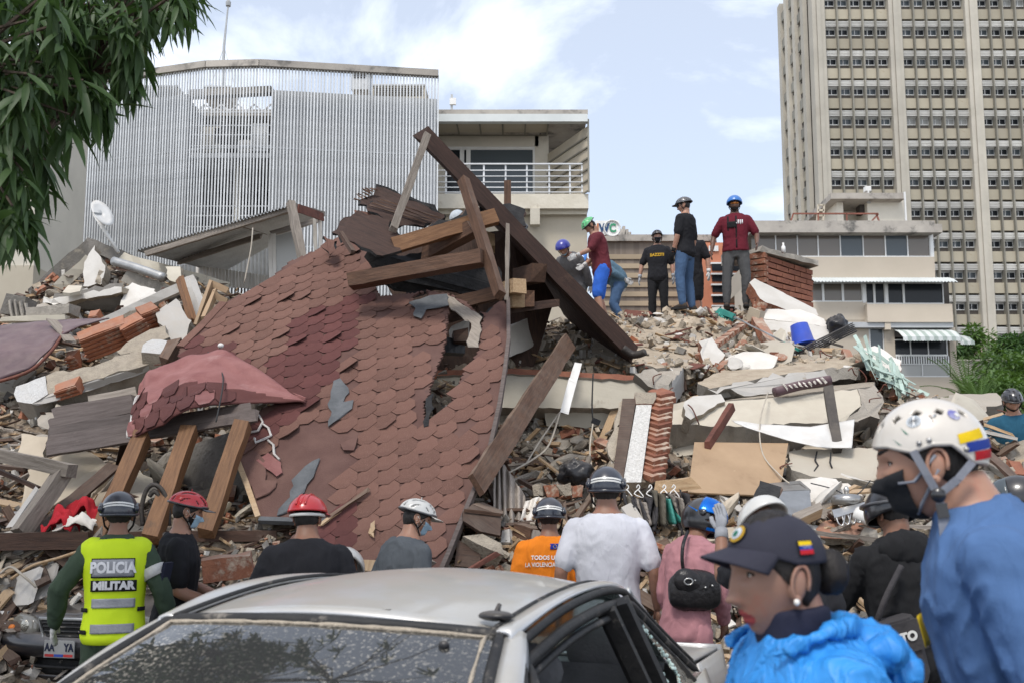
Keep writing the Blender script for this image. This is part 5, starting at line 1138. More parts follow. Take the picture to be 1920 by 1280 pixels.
panel('mortar_core', [cq(16,.03,.1), cq(40,.0,.16), cq(34,.98,.16), cq(10,.99,.1)], .1, 'mortar', parent=bc)
# ================================================================== right: slabs, brick wall, loose household things
tsl = thing('top_slab', 'tilted upper floor slab where the volunteers stand', 'slab', tuple(W(1300,640,15)))
panel('upper_face', [(1120,602,15.6),(1420,590,15.7),(1395,625,14.6),(1318,680,13.3),(1230,690,12.8),(1110,660,13.4)], .25, ['dirt_light','concrete'], parent=tsl, jag=.03)
panel('back_face', [(1060,604,15.8),(1425,586,15.9),(1420,592,15.6),(1070,612,15.5)], .15, ['dirt_light','concrete'], parent=tsl, jag=.03)
panel('edge_face', [(1318,668,13.4),(1398,608,14.6),(1404,640,14.6),(1340,690,13.6)], .3, ['paint_beige','concrete'], parent=tsl, jag=.012)
for i in range(9):
    a = W(1312+i*10, 668-i*7.2, 13.35+i*.14); b = W(1320+i*10, 662-i*7.2, 13.47+i*.14); m = frame_from(a, b); m.translation = (a+b)/2; link('brick', rough_box((b-a).length, .14, .06, .08, .006, i, .01).mesh('brick', 'brick'), tsl, m)
for pts, m, lb in (([(1310,640,13.4),(1335,632,13.6),(1360,665,13.2),(1345,685,13.0),(1320,680,13.1)], ['paint_white','brick'], 'white topped masonry chunk beside the slab edge'), ([(1405,530,15.4),(1415,522,15.5),(1530,580,15.2),(1535,592,15.0),(1490,590,15.0),(1425,560,15.1)], ['paint_white','brick'], 'upper white wall slab leaning on the brick wall'), ([(1412,580,15.0),(1500,580,14.9),(1545,598,14.6),(1552,612,14.5),(1425,596,14.8)], ['paint_white','mortar'], 'white moulded ledge above the fallen wall face'), ([(1428,597,14.8),(1550,612,14.5),(1556,640,14.3),(1500,665,14.0),(1450,662,14.2)], ['paint_white','mortar'], 'broad fallen white wall face behind the blue bucket')): panel('masonry_fragment', pts, .2, m, lb, 'slab', jag=.015)
beam('corner_trim', (1408,590,14.6), (1428,596,14.5), .2, .2, 'panel_beige', 'brown corner block of the white moulded ledge', 'block', amp=.012); beam('corner_trim', (1418,602,14.5), (1462,668,13.6), .16, .12, 'brick', 'brown edged strip along the fallen white wall face', 'trim', amp=.015)
bwl = thing('brick_wall', 'standing red brick wall stub with sloping concrete coping', 'wall', tuple(W(1465,560,15.8)))
bA, bB = W(1428,470,16.0), W(1518,500,16.6); bh = 1.15; rows_ = 11
dv = (bB-bA); lnw = math.hypot(dv.x, dv.y); ux = Vector((dv.x, dv.y, 0)).normalized()
yn = Vector((ux.y, -ux.x, 0))
if yn.y > 0: yn = -yn
panel('mortar_core', [bA+Vector((0,0,-.06))-yn*.02, bB+Vector((0,0,-.06))-yn*.02, bB+Vector((0,0,-1.0))-yn*.02, bA+Vector((0,0,-1.15))-yn*.02], .3, 'mortar', parent=bwl, pix=False)
for r_ in range(rows_):
    n_ = 4; off = 0 if r_ % 2 else .5
    for i in range(-1, n_+1):
        s0 = (i+off)/n_; s1 = (i+off+.95)/n_; s0c, s1c = max(0, s0), min(1, s1)
        if s1c-s0c < .08: continue
        zt_ = lambda s: bA.z+(bB.z-bA.z)*s-.08-r_*bh/rows_*(1-.12*s)
        a = Vector((bA.x+dv.x*s0c, bA.y+dv.y*s0c, zt_(s0c)-.04)); b = Vector((bA.x+dv.x*s1c, bA.y+dv.y*s1c, zt_(s1c)-.04)); m = frame_from(a, b); m.translation = (a+b)/2+yn*(.0+random.uniform(0,.012))
        link('brick', rough_box((b-a).length, .10, .078, .12, .003, r_*9+i, .004).mesh('brick', 'brick_dark'), bwl, m)
    z = bA.z-.1-r_*bh/rows_; m = Matrix.Translation(Vector((bA.x-.05, bA.y, z))-yn*.0); link('brick', rough_box(.16, .26, .085, .06, .008, r_, .014).mesh('brick', 'brick'), bwl, m @ Matrix.Rotation(math.atan2(ux.y, ux.x)+.5, 4, 'Z'))
beam('coping', bA+Vector((-.12,0,0))-yn*.0, bB+Vector((.05,0,.02)), .32, .09, 'concrete', parent=bwl, pix=False, amp=.012)
wb = MB(); c_ = W(1469,470,15.9); wb.tube([c_+Vector((0,0,-.04)), c_+Vector((0,0,.06)), c_+Vector((0,0,.09)), c_+Vector((0,0,.13))], [.035,.035,.015,.015], 8); tag(wb.build('water_bottle', 'plastic_white', None, True), 'small water bottle with blue label on the brick wall', 'bottle')
for i, (a, b) in enumerate((((1412,572,15.0),(1434,574,14.9)),((1412,582,15.0),(1430,584,14.9)))): beam('loose_brick', a, b, .14, .1, 'brick', ['pair of bonded bricks under the white slab end','lower brick under the white slab end'][i], 'brick', amp=.008)
# mid slabs on the right
ms = thing('cracked_slab', 'cracked floor slab with sandy top and pale broken edge', 'slab', tuple(W(1450,730,12.4)))
panel('top_face', [(1308,716,12.3),(1360,692,12.9),(1440,682,13.2),(1600,668,13.2),(1612,690,12.7),(1545,692,12.4),(1440,706,12.2),(1330,728,11.9)], .15, ['dirt_light','concrete'], parent=ms, jag=.02)
panel('front_face', [(1326,728,11.88),(1440,707,12.15),(1545,692,12.35),(1556,712,12.3),(1500,722,12.2),(1440,738,12.0),(1395,742,11.95),(1370,728,11.95),(1345,738,11.85)], .25, ['paint_grey','concrete'], parent=ms, jag=.022)
panel('broken_end', [(1545,692,12.36),(1612,688,12.7),(1605,712,12.6),(1556,714,12.35)], .25, ['concrete','concrete_dark'], parent=ms, jag=.025)
panel('plaster_chunk', [(1284,752,11.6),(1300,742,11.8),(1352,738,11.8),(1360,752,11.7),(1295,786,11.4),(1284,778,11.4)], .2, ['paint_white','mortar'], 'pale angular plaster chunk hanging at the slab corner', 'chunk', jag=.012)
lb_ = thing('lower_beam', 'long beige beam across the right of the pile', 'beam', tuple(W(1450,795,11.4)))
panel('front_face', [(1258,770,11.7),(1360,752,11.8),(1500,742,11.8),(1610,728,11.8),(1615,760,11.6),(1585,790,11.5),(1350,798,11.4),(1258,795,11.5)], .45, ['paint_beige','concrete'], parent=lb_, jag=.010)
panel('broken_end', [(1608,728,11.78),(1640,722,11.8),(1655,742,11.7),(1650,785,11.5),(1586,790,11.48),(1616,758,11.58)], .4, ['concrete','concrete_dark'], parent=lb_, jag=.025); panel('sandy_top', [(1360,750,11.85),(1500,728,12.4),(1640,715,12.4),(1640,723,11.85),(1500,741,11.85)], .1, ['mortar','concrete'], parent=lb_, jag=.015)
panel('plywood_sheet', [(1302,828,10.7),(1478,830,10.8),(1466,900,10.2),(1442,928,10.0),(1290,922,9.9)], .018, ['plywood','wood_raw'], 'large tan plywood sheet leaning on the rubble', 'plywood')
cw = thing('cracked_wall', 'beige wall face with black cracks beside the plywood', 'wall', tuple(W(1560,900,10.3)))
panel('wall_face', [(1478,846,10.9),(1500,842,10.95),(1645,838,10.9),(1650,902,10.3),(1520,892,10.3),(1484,880,10.4)], .2, ['paint_beige','concrete'], parent=cw, jag=.012)
for pts in ([(1532,846,10.85),(1528,862,10.7),(1534,872,10.6),(1526,884,10.45)], [(1558,848,10.8),(1556,866,10.65),(1560,876,10.55)]):
    MB().tube([W(p[0], p[1], p[2]-.03) for p in pts], .010, 4).build('crack', 'felt', cw)
curtain('crumpled_sheet', [(1372,788,11.1),(1440,796,11.0),(1520,800,11.0),(1602,786,11.1)], [(1376,792,11.0),(1440,815,10.8),(1530,838,10.7),(1595,840,10.7)], 'plastic_white', 'crumpled white plastic sheet under the beige beam', 3, .03)
beam('black_post', (1552,726,11.3), (1570,842,10.8), .10, .10, 'metal_dark', 'upright black pole with chipped white paint', 'pole'); beam('red_post', (1372,762,11.2), (1326,836,10.6), .06, .09, 'rust', 'reddish board leaning in front of the beige beam', 'board')
wire('carpet_roll', [(1452,735,11.7),(1500,722,11.75),(1556,712,11.8)], .06, 'fabric_red' if False else 'tarp', 'rolled maroon rug with white fringe', 'rug', n=12)
for i in range(9): beam('fringe', (1470+i*9,722-i*1.6,11.66), (1476+i*9,729-i*1.6,11.66), .012, .02, 'fabric_white', 'white fringe tuft on the maroon rug', 'fringe', group='rug fringe')
bkt = thing('blue_bucket', 'upside down blue plastic bucket on the rubble', 'bucket', tuple(W(1507,646,14.2)))
mB = Matrix.Translation(W(1507,646,14.1)) @ Euler((R(-8), R(-9), 0)).to_matrix().to_4x4()
mb = MB(); prof = [(.165,0),(.170,.015),(.158,.02),(.125,.30),(.115,.305),(.02,.305)]; mb.loft([[Vector((r_*math.cos(a), r_*math.sin(a), z)) for a in np.linspace(0, 2*math.pi, 29)[:-1]] for r_, z in prof]); link('shell', mb.mesh('shell', 'plastic_blue', True), bkt, mB)
link('rim', MB().tube([Vector((.168*math.cos(a), .168*math.sin(a), .008)) for a in np.linspace(0, 2*math.pi, 29)[:-1]], .012, 6, closed=True).mesh('rim', 'plastic_blue', True), bkt, mB)
brm = thing('broom', 'broom with teal head and grey pole across the rubble', 'broom', tuple(W(1425,620,13.8)))
beam('pole', (1376,594,14.3), (1498,656,13.4), .022, .022, 'metal_grey', parent=brm); beam('handle_grip', (1470,642,13.6), (1500,657,13.38), .03, .03, 'teal', parent=brm); beam('head', (1347,582,14.5), (1378,594,14.3), .07, .08, 'teal', parent=brm)
for i in range(10): beam('bristle_tuft', (1350+i*2.8,586+i*1.1,14.45), (1348+i*2.8,592+i*1.1,14.4), .02, .02, 'teal', parent=brm)
bg2 = MB(); c_ = W(1570,612,14.4); bg2.ball(c_, (.17,.15,.19), 36, 26)
for v in bg2.V: v += (v-c_)*(.25*mnoise.noise(v*6)-.35*abs(mnoise.noise(v*10))-.14*abs(mnoise.noise(v*25)))
tag(bg2.build('rubbish_bag', 'plastic_black', None, True), 'black rubbish bag beside the bundle of dark slats', 'bag')
sbd = thing('slat_bundle', 'bundle of dark metal blind slats pointing up to the right', 'slats', tuple(W(1530,645,13.8)))
for i in range(6): beam('slat', (1472+i*1.5,668+i*3,13.4+i*.02), (1598+i*1.5,606+i*3,14.0+i*.02), .05, .012, 'metal_dark', parent=sbd, amp=.002)
rnd = random.Random(31); gb_ = thing('green_blinds', 'tangled heap of pale green blind slats', 'blinds', tuple(W(1670,740,12.2)))
for i in range(44):
    x = rnd.uniform(1610,1725); y = 655+(x-1610)*.72+rnd.uniform(-14,22); l = rnd.uniform(20,70); an = rnd.uniform(.2,1.5); Y = 12.6-.006*(y-680)+rnd.uniform(-.25,.1)
    P = [(x-l*.5*math.cos(an), y-l*.5*math.sin(an), Y+.15), (x, y+rnd.uniform(-3,3), Y), (x+l*.5*math.cos(an), y+l*.5*math.sin(an), Y-.1)]
    A, B, C = [W(*p) for p in P]; mb = MB(); mb.bar(A, B, .045, .006, (rnd.uniform(-1,1),-.5,rnd.uniform(0,1))); mb.bar(B, C, .045, .006, (rnd.uniform(-1,1),-.5,rnd.uniform(0,1))); mb.build('slat', 'pale_green', gb_)
panel('masonry_fragment', [(1610,655,13.2),(1640,648,13.3),(1690,675,12.9),(1685,700,12.5),(1640,690,12.7)], .14, ['paint_white','brick'], 'white slab shard above the green blinds', 'slab', jag=.015)
panel('concrete_chunk', [(1762,748,12.0),(1800,738,12.3),(1868,736,12.2),(1884,752,12.0),(1850,770,11.8),(1830,790,11.6),(1790,786,11.6)], .6, ['concrete','concrete_dark'], 'large grey concrete chunk in front of the bushes', 'chunk', jag=.025)
panel('sandy_block', [(1480,672,13.4),(1500,664,13.5),(1562,664,13.4),(1540,688,13.1),(1490,690,13.0)], .2, ['mortar','dirt_light'], 'sandy plaster block behind the dark slat bundle', 'block', jag=.02)
# things in the lower right heap
ov = thing('steel_oven', 'battered stainless steel oven lying on its side', 'oven', tuple(W(1480,968,9.4)))
panel('front', [(1432,922,9.7),(1518,918,9.7),(1522,955,9.4),(1500,975,9.2),(1430,975,9.2)], .5, ['steel','steel'], parent=ov); panel('top', [(1440,905,10.1),(1500,900,10.2),(1520,917,9.72),(1434,921,9.72)], .03, 'steel', parent=ov); panel('vent', [(1480,908,10.0),(1500,905,10.05),(1512,914,9.8),(1490,917,9.8)], .01, 'plastic_black', parent=ov)
panel('black_sheet', [(1412,930,9.4),(1425,900,9.6),(1465,912,9.5),(1462,930,9.3),(1445,958,9.2)], .02, ['felt','wood_brown'], 'black torn board leaning on the steel oven', 'board', jag=.015)
panel('wood_tray', [(1486,962,9.1),(1538,940,9.3),(1543,952,9.2),(1492,976,9.0)], .1, ['wood_grey','wood_raw'], 'grey wooden drawer box in front of the oven', 'drawer')
pot = thing('steel_pot', 'upturned steel pot with knob among kitchen things', 'pot', tuple(W(1588,940,9.6))); c_ = W(1588,942,9.6)
mb = MB(); mb.loft([[c_+Vector((r_*math.cos(a), r_*math.sin(a), z)) for a in np.linspace(0, 2*math.pi, 25)[:-1]] for r_, z in ((.14,-.02),(.145,.04),(.13,.07),(.08,.085),(.02,.09))]); mb.build('body', 'steel', pot, True); MB().tube([c_+Vector((0,0,.085)), c_+Vector((0,0,.13)), c_+Vector((0,0,.16))], [.02,.03,.01], 8).build('knob', 'steel', pot, True)
dr_ = thing('dish_rack', 'bent wire dish rack below the steel pot', 'rack', tuple(W(1590,975,9.3)))
panel('tray', [(1560,955,9.4),(1630,938,9.5),(1632,950,9.4),(1565,970,9.25)], .03, 'steel', parent=dr_)
for i in range(6): wire('rack_wire', [(1568+i*11,968-i*2,9.2),(1572+i*11,980-i*2,9.15),(1580+i*11,984-i*2,9.1),(1584+i*11,966-i*2,9.2)], .008, 'steel', parent=dr_, sub=3)
wire('white_jar', [(1606,962,9.2),(1634,972,9.1)], .07, 'plastic_white', 'white plastic jar lying beside the dish rack', 'jar', n=12)
panel('cream_sheet', [(1500,905,10.3),(1590,905,10.3),(1620,930,10.0),(1560,950,9.8),(1520,945,9.9)], .02, 'fabric_white', 'creased cream sheet behind the steel pot', 'sheet'); panel('tile_fragment', [(1530,990,9.2),(1560,968,9.5),(1640,980,9.4),(1600,1010,9.1),(1540,1008,9.1)], .06, ['clay','mortar'], 'flat pinkish tile slab below the dish rack', 'slab', jag=.01)
beam('board', (1510,995,9.0), (1640,1012,9.0), .16, .04, 'wood_grey', 'wide dusty board across the kitchen heap', 'plank'); panel('masonry_fragment', [(1640,1000,9.2),(1700,985,9.4),(1760,995,9.4),(1760,1080,9.0),(1650,1085,8.9)], .15, ['paint_beige','mortar'], 'pale wall face behind the hooded jacket', 'slab', jag=.015)
panel('black_scrap', [(1222,1045,8.7),(1235,1020,8.9),(1262,1060,8.7),(1258,1090,8.5),(1225,1080,8.5)], .01, ['felt','felt_grey'], 'torn black plastic scrap beside the white shirt', 'plastic', jag=.012)
for i in range(4): beam('roof_tile', (1224+i*7,1018+i*5,8.85), (1262+i*3,1030+i*5,8.8), .12, .03, 'clay', 'orange clay tile stacked beside the pink shirt', 'tile', group='orange tiles by the pink shirt')
rk = thing('hanging_clothes', 'tangle of dark clothes on plastic hangers in the rubble', 'clothes', tuple(W(1230,1000,9.3)))
rnd = random.Random(77)
for i, m in enumerate(['fabric_dark','fabric_olive','fabric_dark','fabric_grey','fabric_dark','fabric_dark','fabric_olive','plastic_blue','fabric_dark','fabric_grey','fabric_dark']):
    x = 1168+i*11+rnd.uniform(-6,6); j1, j2 = rnd.uniform(-9,9), rnd.uniform(-24,10); sk_ = rnd.uniform(-14,22); c0, c1, c2, c3_ = W(x-8,924+j1,9.5-.02*i), W(x+14,934+j1,9.4-.02*i), W(x+18+sk_,1000+j2,9.15), W(x-2+sk_,1004+j2,9.2)
    def S_(u, v, c0=c0, c1=c1, c2=c2, c3_=c3_, i=i): return c0.lerp(c1, u).lerp(c3_.lerp(c2, u), v)+Vector((0,-1,0))*.09*math.sin(u*9+i*2+v*4)
    if m == 'plastic_blue': m = 'teal'
    o = MB().grid(S_, 12, 10).build('garment', m, rk, True); o.modifiers.new('t','SOLIDIFY').thickness = .01
    if i % 2: wire('hanger', [(x-2,914,9.5),(x+1,908,9.5),(x+4,914,9.5),(x-6,925,9.45),(x+12,932,9.4),(x+2,918,9.45)], .006, 'plastic_white', parent=rk, sub=3)
beam('raw_beam', (1240,912,9.7), (1302,905,9.8), .1, .12, 'wood_raw', 'raw splintered timber above the hanging clothes', 'timber', endamp=.08)
panel('grey_mat', [(1165,950,9.2),(1185,940,9.3),(1215,985,9.0),(1228,1030,8.8),(1205,1010,8.85)], .03, 'paint_grey', 'curved grey panel behind the white shirt', 'panel')
wire('loose_wire', [(1440,735,11.7),(1425,790,11.0),(1430,850,10.6),(1462,890,10.2),(1480,905,10.0)], .008, 'wire', 'thin pale wire looping down over the plywood', 'cable'); wire('loose_wire', [(1632,900,9.9),(1600,930,9.7),(1560,915,9.8),(1520,905,9.9)], .006, 'wire_dark', 'thin dark wire across the cream sheet', 'cable')
for i, (a, b, m, lb) in enumerate((((1840,840,10.0),(1935,925,9.2),'wood_dark','dark window bar slanting below the teal shirt'),((1830,790,10.6),(1900,815,10.4),'wood_raw','thin raw board sticking out toward the teal shirt'),((1825,805,10.5),(1905,822,10.3),'paint_white','white edged board below the raw one'),((1650,985,9.2),(1850,990,9.2),'wood_grey','grey plank behind the white helmet strap'))): beam('loose_board', a, b, .10, .03, m, lb, 'plank')
panel('masonry_fragment', [(1822,880,10.0),(1915,872,10.1),(1960,880,10.1),(1960,930,9.7),(1826,920,9.6)], .2, ['paint_beige','mortar'], 'low beige wall block behind the white helmet', 'slab', jag=.015)
wire('white_tube', [(1850,935,9.3),(1872,912,9.4),(1900,905,9.5)], .035, 'plastic_white', 'curved white plastic tube near the patterned helmet', 'tube', n=10)
wire('cable_loop', [(0,1075,8.6),(20,1062,8.6),(45,1080,8.5),(68,1100,8.5)], .012, 'wire', 'pale looped cord on the timber heap', 'cord'); wire('cable_loop', [(20,1085,8.55),(60,1060,8.6),(110,1045,8.7),(155,1030,8.8)], .014, 'wood_raw', 'long bowed cane across the timber heap', 'cane')
wire('roof_cable', [(360,640,11.5),(385,655,11.2),(412,690,10.6),(418,720,9.9),(405,790,9.5)], .008, 'wire_dark', 'thin dark cable lying over the red flap', 'cable'); tag(MB().ball(W(414,648,11.0), (.035,.03,.03), 10, 8).build('knob', 'plastic_white', None, True), 'small grey white knob on the shingles above the red flap', 'knob')
rnd = random.Random(90)
for i, (x, y, Y) in enumerate(((1652,745,11.6),(1655,765,11.5),(1645,735,11.7),(1610,692,12.6),(1606,704,12.5),(1258,742,12.0),(1262,726,12.1),(292,668,12.3),(290,684,12.2),(1882,752,12.0),(1870,768,11.8),(1290,758,11.5),(1320,700,12.9),(1485,868,10.5),(330,545,16.0),(1404,560,15.0),(1240,700,12.2),(1560,668,13.2))):
    dx = rnd.choice((-1,1))*rnd.uniform(8,26); dy = rnd.uniform(-18,26)
    wire('rebar', [(x,y,Y),(x+dx*.5,y+dy*.3,Y-.06),(x+dx,y+dy,Y-.12),(x+dx*1.1+rnd.uniform(-8,8),y+dy+rnd.uniform(2,14),Y-.12)], .008, 'rust', 'thin bent rusty rebar sticking out of broken concrete', 'rebar', n=4, sub=3, group='bent rebar')
# ================================================================== cars
def carpaint(name, c, dustv, dustc=(.40,.36,.30), met=.5, rough=.38, scale=3):
    m = mk(name, c, tuple(x*.9 for x in c), 3, rough, .04, 60, metal=met, spec=.5, coat=.5, dust=dustv, dustc=dustc); return m
carpaint('paint_silver', (.50,.51,.52), .9, (.46,.43,.37), .35, .42); carpaint('paint_black_car', (.022,.022,.026), .75, (.20,.175,.15), .3, .35)
mk('trim_black', (.016,.016,.017), (.032,.031,.03), 6, .6, .15, 40, c3=((.22,.195,.165), 9, .57, .12))
mk('seat_grey', (.20,.20,.205), (.15,.15,.155), 5, .9, .2, 60); mk('lamp_amber', (.75,.22,.03), (.6,.15,.02), 5, .3, 0)
def dusty_glass(name, col, alpha_dust, sc, rough=.04, tr=.0, lo=.56, hi=.66, veil=.12):
    """window glass: dark tint, mirror-like clearcoat, dried dust speckles"""
    m = bpy.data.materials.new(name); m.use_nodes = True; n = m.node_tree; b = n.nodes['Principled BSDF']; l = n.links.new
    t = n.nodes.new('ShaderNodeTexCoord'); z = n.nodes.new('ShaderNodeTexNoise'); z.inputs['Scale'].default_value = sc; z.inputs['Detail'].default_value = 3; l(t.outputs['Object'], z.inputs[0])
    z2 = n.nodes.new('ShaderNodeTexNoise'); z2.inputs['Scale'].default_value = 2.2; z2.inputs['Detail'].default_value = 5; l(t.outputs['Object'], z2.inputs[0])
    r = n.nodes.new('ShaderNodeMapRange'); r.inputs[1].default_value = lo; r.inputs[2].default_value = hi; l(z.outputs['Fac'], r.inputs[0])
    r2 = n.nodes.new('ShaderNodeMapRange'); r2.inputs[1].default_value = .40; r2.inputs[2].default_value = .66; r2.inputs[3].default_value = .12; l(z2.outputs['Fac'], r2.inputs[0])
    a = n.nodes.new('ShaderNodeMath'); a.operation = 'MULTIPLY'; l(r.outputs[0], a.inputs[0]); l(r2.outputs[0], a.inputs[1])
    a2 = n.nodes.new('ShaderNodeMath'); a2.operation = 'MULTIPLY_ADD'; a2.inputs[1].default_value = alpha_dust; a2.inputs[2].default_value = veil; l(a.outputs[0], a2.inputs[0])
    x = n.nodes.new('ShaderNodeMix'); x.data_type = 'RGBA'; x.inputs[6].default_value = _col(col); x.inputs[7].default_value = (.42,.385,.32,1); l(a2.outputs[0], x.inputs[0]); l(x.outputs[2], b.inputs['Base Color'])
    b.inputs['Roughness'].default_value = .5; b.inputs['Specular IOR Level'].default_value = .1
    b.inputs['Coat Weight'].default_value = 1; b.inputs['Coat Roughness'].default_value = rough; b.inputs['Coat IOR'].default_value = 1.9
    if tr: b.inputs['Transmission Weight'].default_value = tr
    MATS[name] = m; return m
dusty_glass('windshield_glass', (.012,.013,.014), .8, 95, .03, veil=.035)
dusty_glass('door_glass', (.03,.034,.034), .75, 55, .12, veil=.30, lo=.45, hi=.7)
mk('glass_edge', (.42,.58,.54), (.62,.74,.70), 60, .3, 1, 90, spec=.6)
m_ = glassmat('clear_tint', (.30,.36,.35), .05, .5); m_.node_tree.nodes['Principled BSDF'].inputs['Transmission Weight'].default_value = .85
# ---- silver saloon: local frame x across (right side +), y towards the tail, z up; windscreen top edge at y = 0
CARLOC = Vector((-.51, 2.82, -.03)); CARROT = -R(20)
sv = thing('silver_saloon', 'dusty silver saloon car with a smashed rear door window', 'car', tuple(CARLOC), CARROT)
def cgrid(name, fn, nu, nv, mat, parent=None, th=.012, smooth=True):
    mb = MB().grid(fn, nu, nv); o = bpy.data.objects.new(name, mb.mesh(name, mat, smooth)); COL.objects.link(o); o.parent = parent or sv
    if th: md = o.modifiers.new('thickness','SOLIDIFY'); md.thickness = th; md.offset = 0
    return o
def cput(name, mb, mat, parent=None, smooth=True):
    o = bpy.data.objects.new(name, mb.mesh(name, mat, smooth)); COL.objects.link(o); o.parent = parent or sv; return o
def lp(pts, t):
    k = t*(len(pts)-1); i = min(int(k), len(pts)-2); f = k-i
    p0, p1, p2, p3 = [Vector(pts[max(0, min(len(pts)-1, i+d))]) for d in (-1,0,1,2)]
    return .5*((2*p1)+(p2-p0)*f+(2*p0-5*p1+4*p2-p3)*f*f+(3*p1-p0-3*p2+p3)*f**3)
def roofw(y): return .565-.03*abs(y-.55)
def roofz(y): return 1.325+.075*math.sin(math.pi*max(0, min(1, (y+.12)/1.62)))-.02*max(0, y-.9)
def roofS(u, v):
    y = -.05*(1-(2*u-1)**2)*(1-v)+v*1.28; x = (2*u-1)*(roofw(y)-.05); return Vector((x, y, roofz(y)-.012+.056*(1-(2*u-1)**2)-.012*0))
cgrid('roof', roofS, 24, 20, 'paint_silver')
wsT = lambda u: Vector(((2*u-1)*.515, -.01-.05*(1-(2*u-1)**2), 1.338+.022*(1-(2*u-1)**2)))
wsB = lambda u: Vector(((2*u-1)*.70, -.72-.14*(1-(2*u-1)**2), .93))
def wsS(u, v): p = wsT(u).lerp(wsB(u), v); return p+Vector((0,-.03,.03))*math.sin(math.pi*v)
ws = cgrid('windshield', wsS, 24, 18, 'windshield_glass')
mb = MB(); edge = [wsS(u, 0) for u in np.linspace(0,1,25)]+[wsS(1, v) for v in np.linspace(.05,1,14)]; edge = [wsS(0, v) for v in np.linspace(1,.05,14)]+edge
mb.tube(edge, .017, 6); cput('windshield_seal', mb, 'trim_black')
mb = MB(); mk('dry_dust', (.50,.43,.34), (.42,.36,.28), 40, .95, .5, 80)
pe = [wsS(.03+.94*u, .03)+Vector((0,-.006,.006)) for u in np.linspace(0,1,30)]; pr = [wsS(.965, v)+Vector((0,-.006,.006)) for v in np.linspace(.06,.95,16)]; pl = [wsS(.035, v)+Vector((0,-.006,.006)) for v in np.linspace(.95,.06,16)]
path = pl+pe+pr; rnd = random.Random(4); mb.tube(path, [.004+.005*rnd.random() for _ in path], 4); cput('dust_line', mb, 'dry_dust', ws)
mb = MB().ball(wsS(.88, .10)+Vector((0,-.008,.008)), (.016,.012,.012), 8, 6); cput('sensor_button', mb, 'plastic_black', ws)
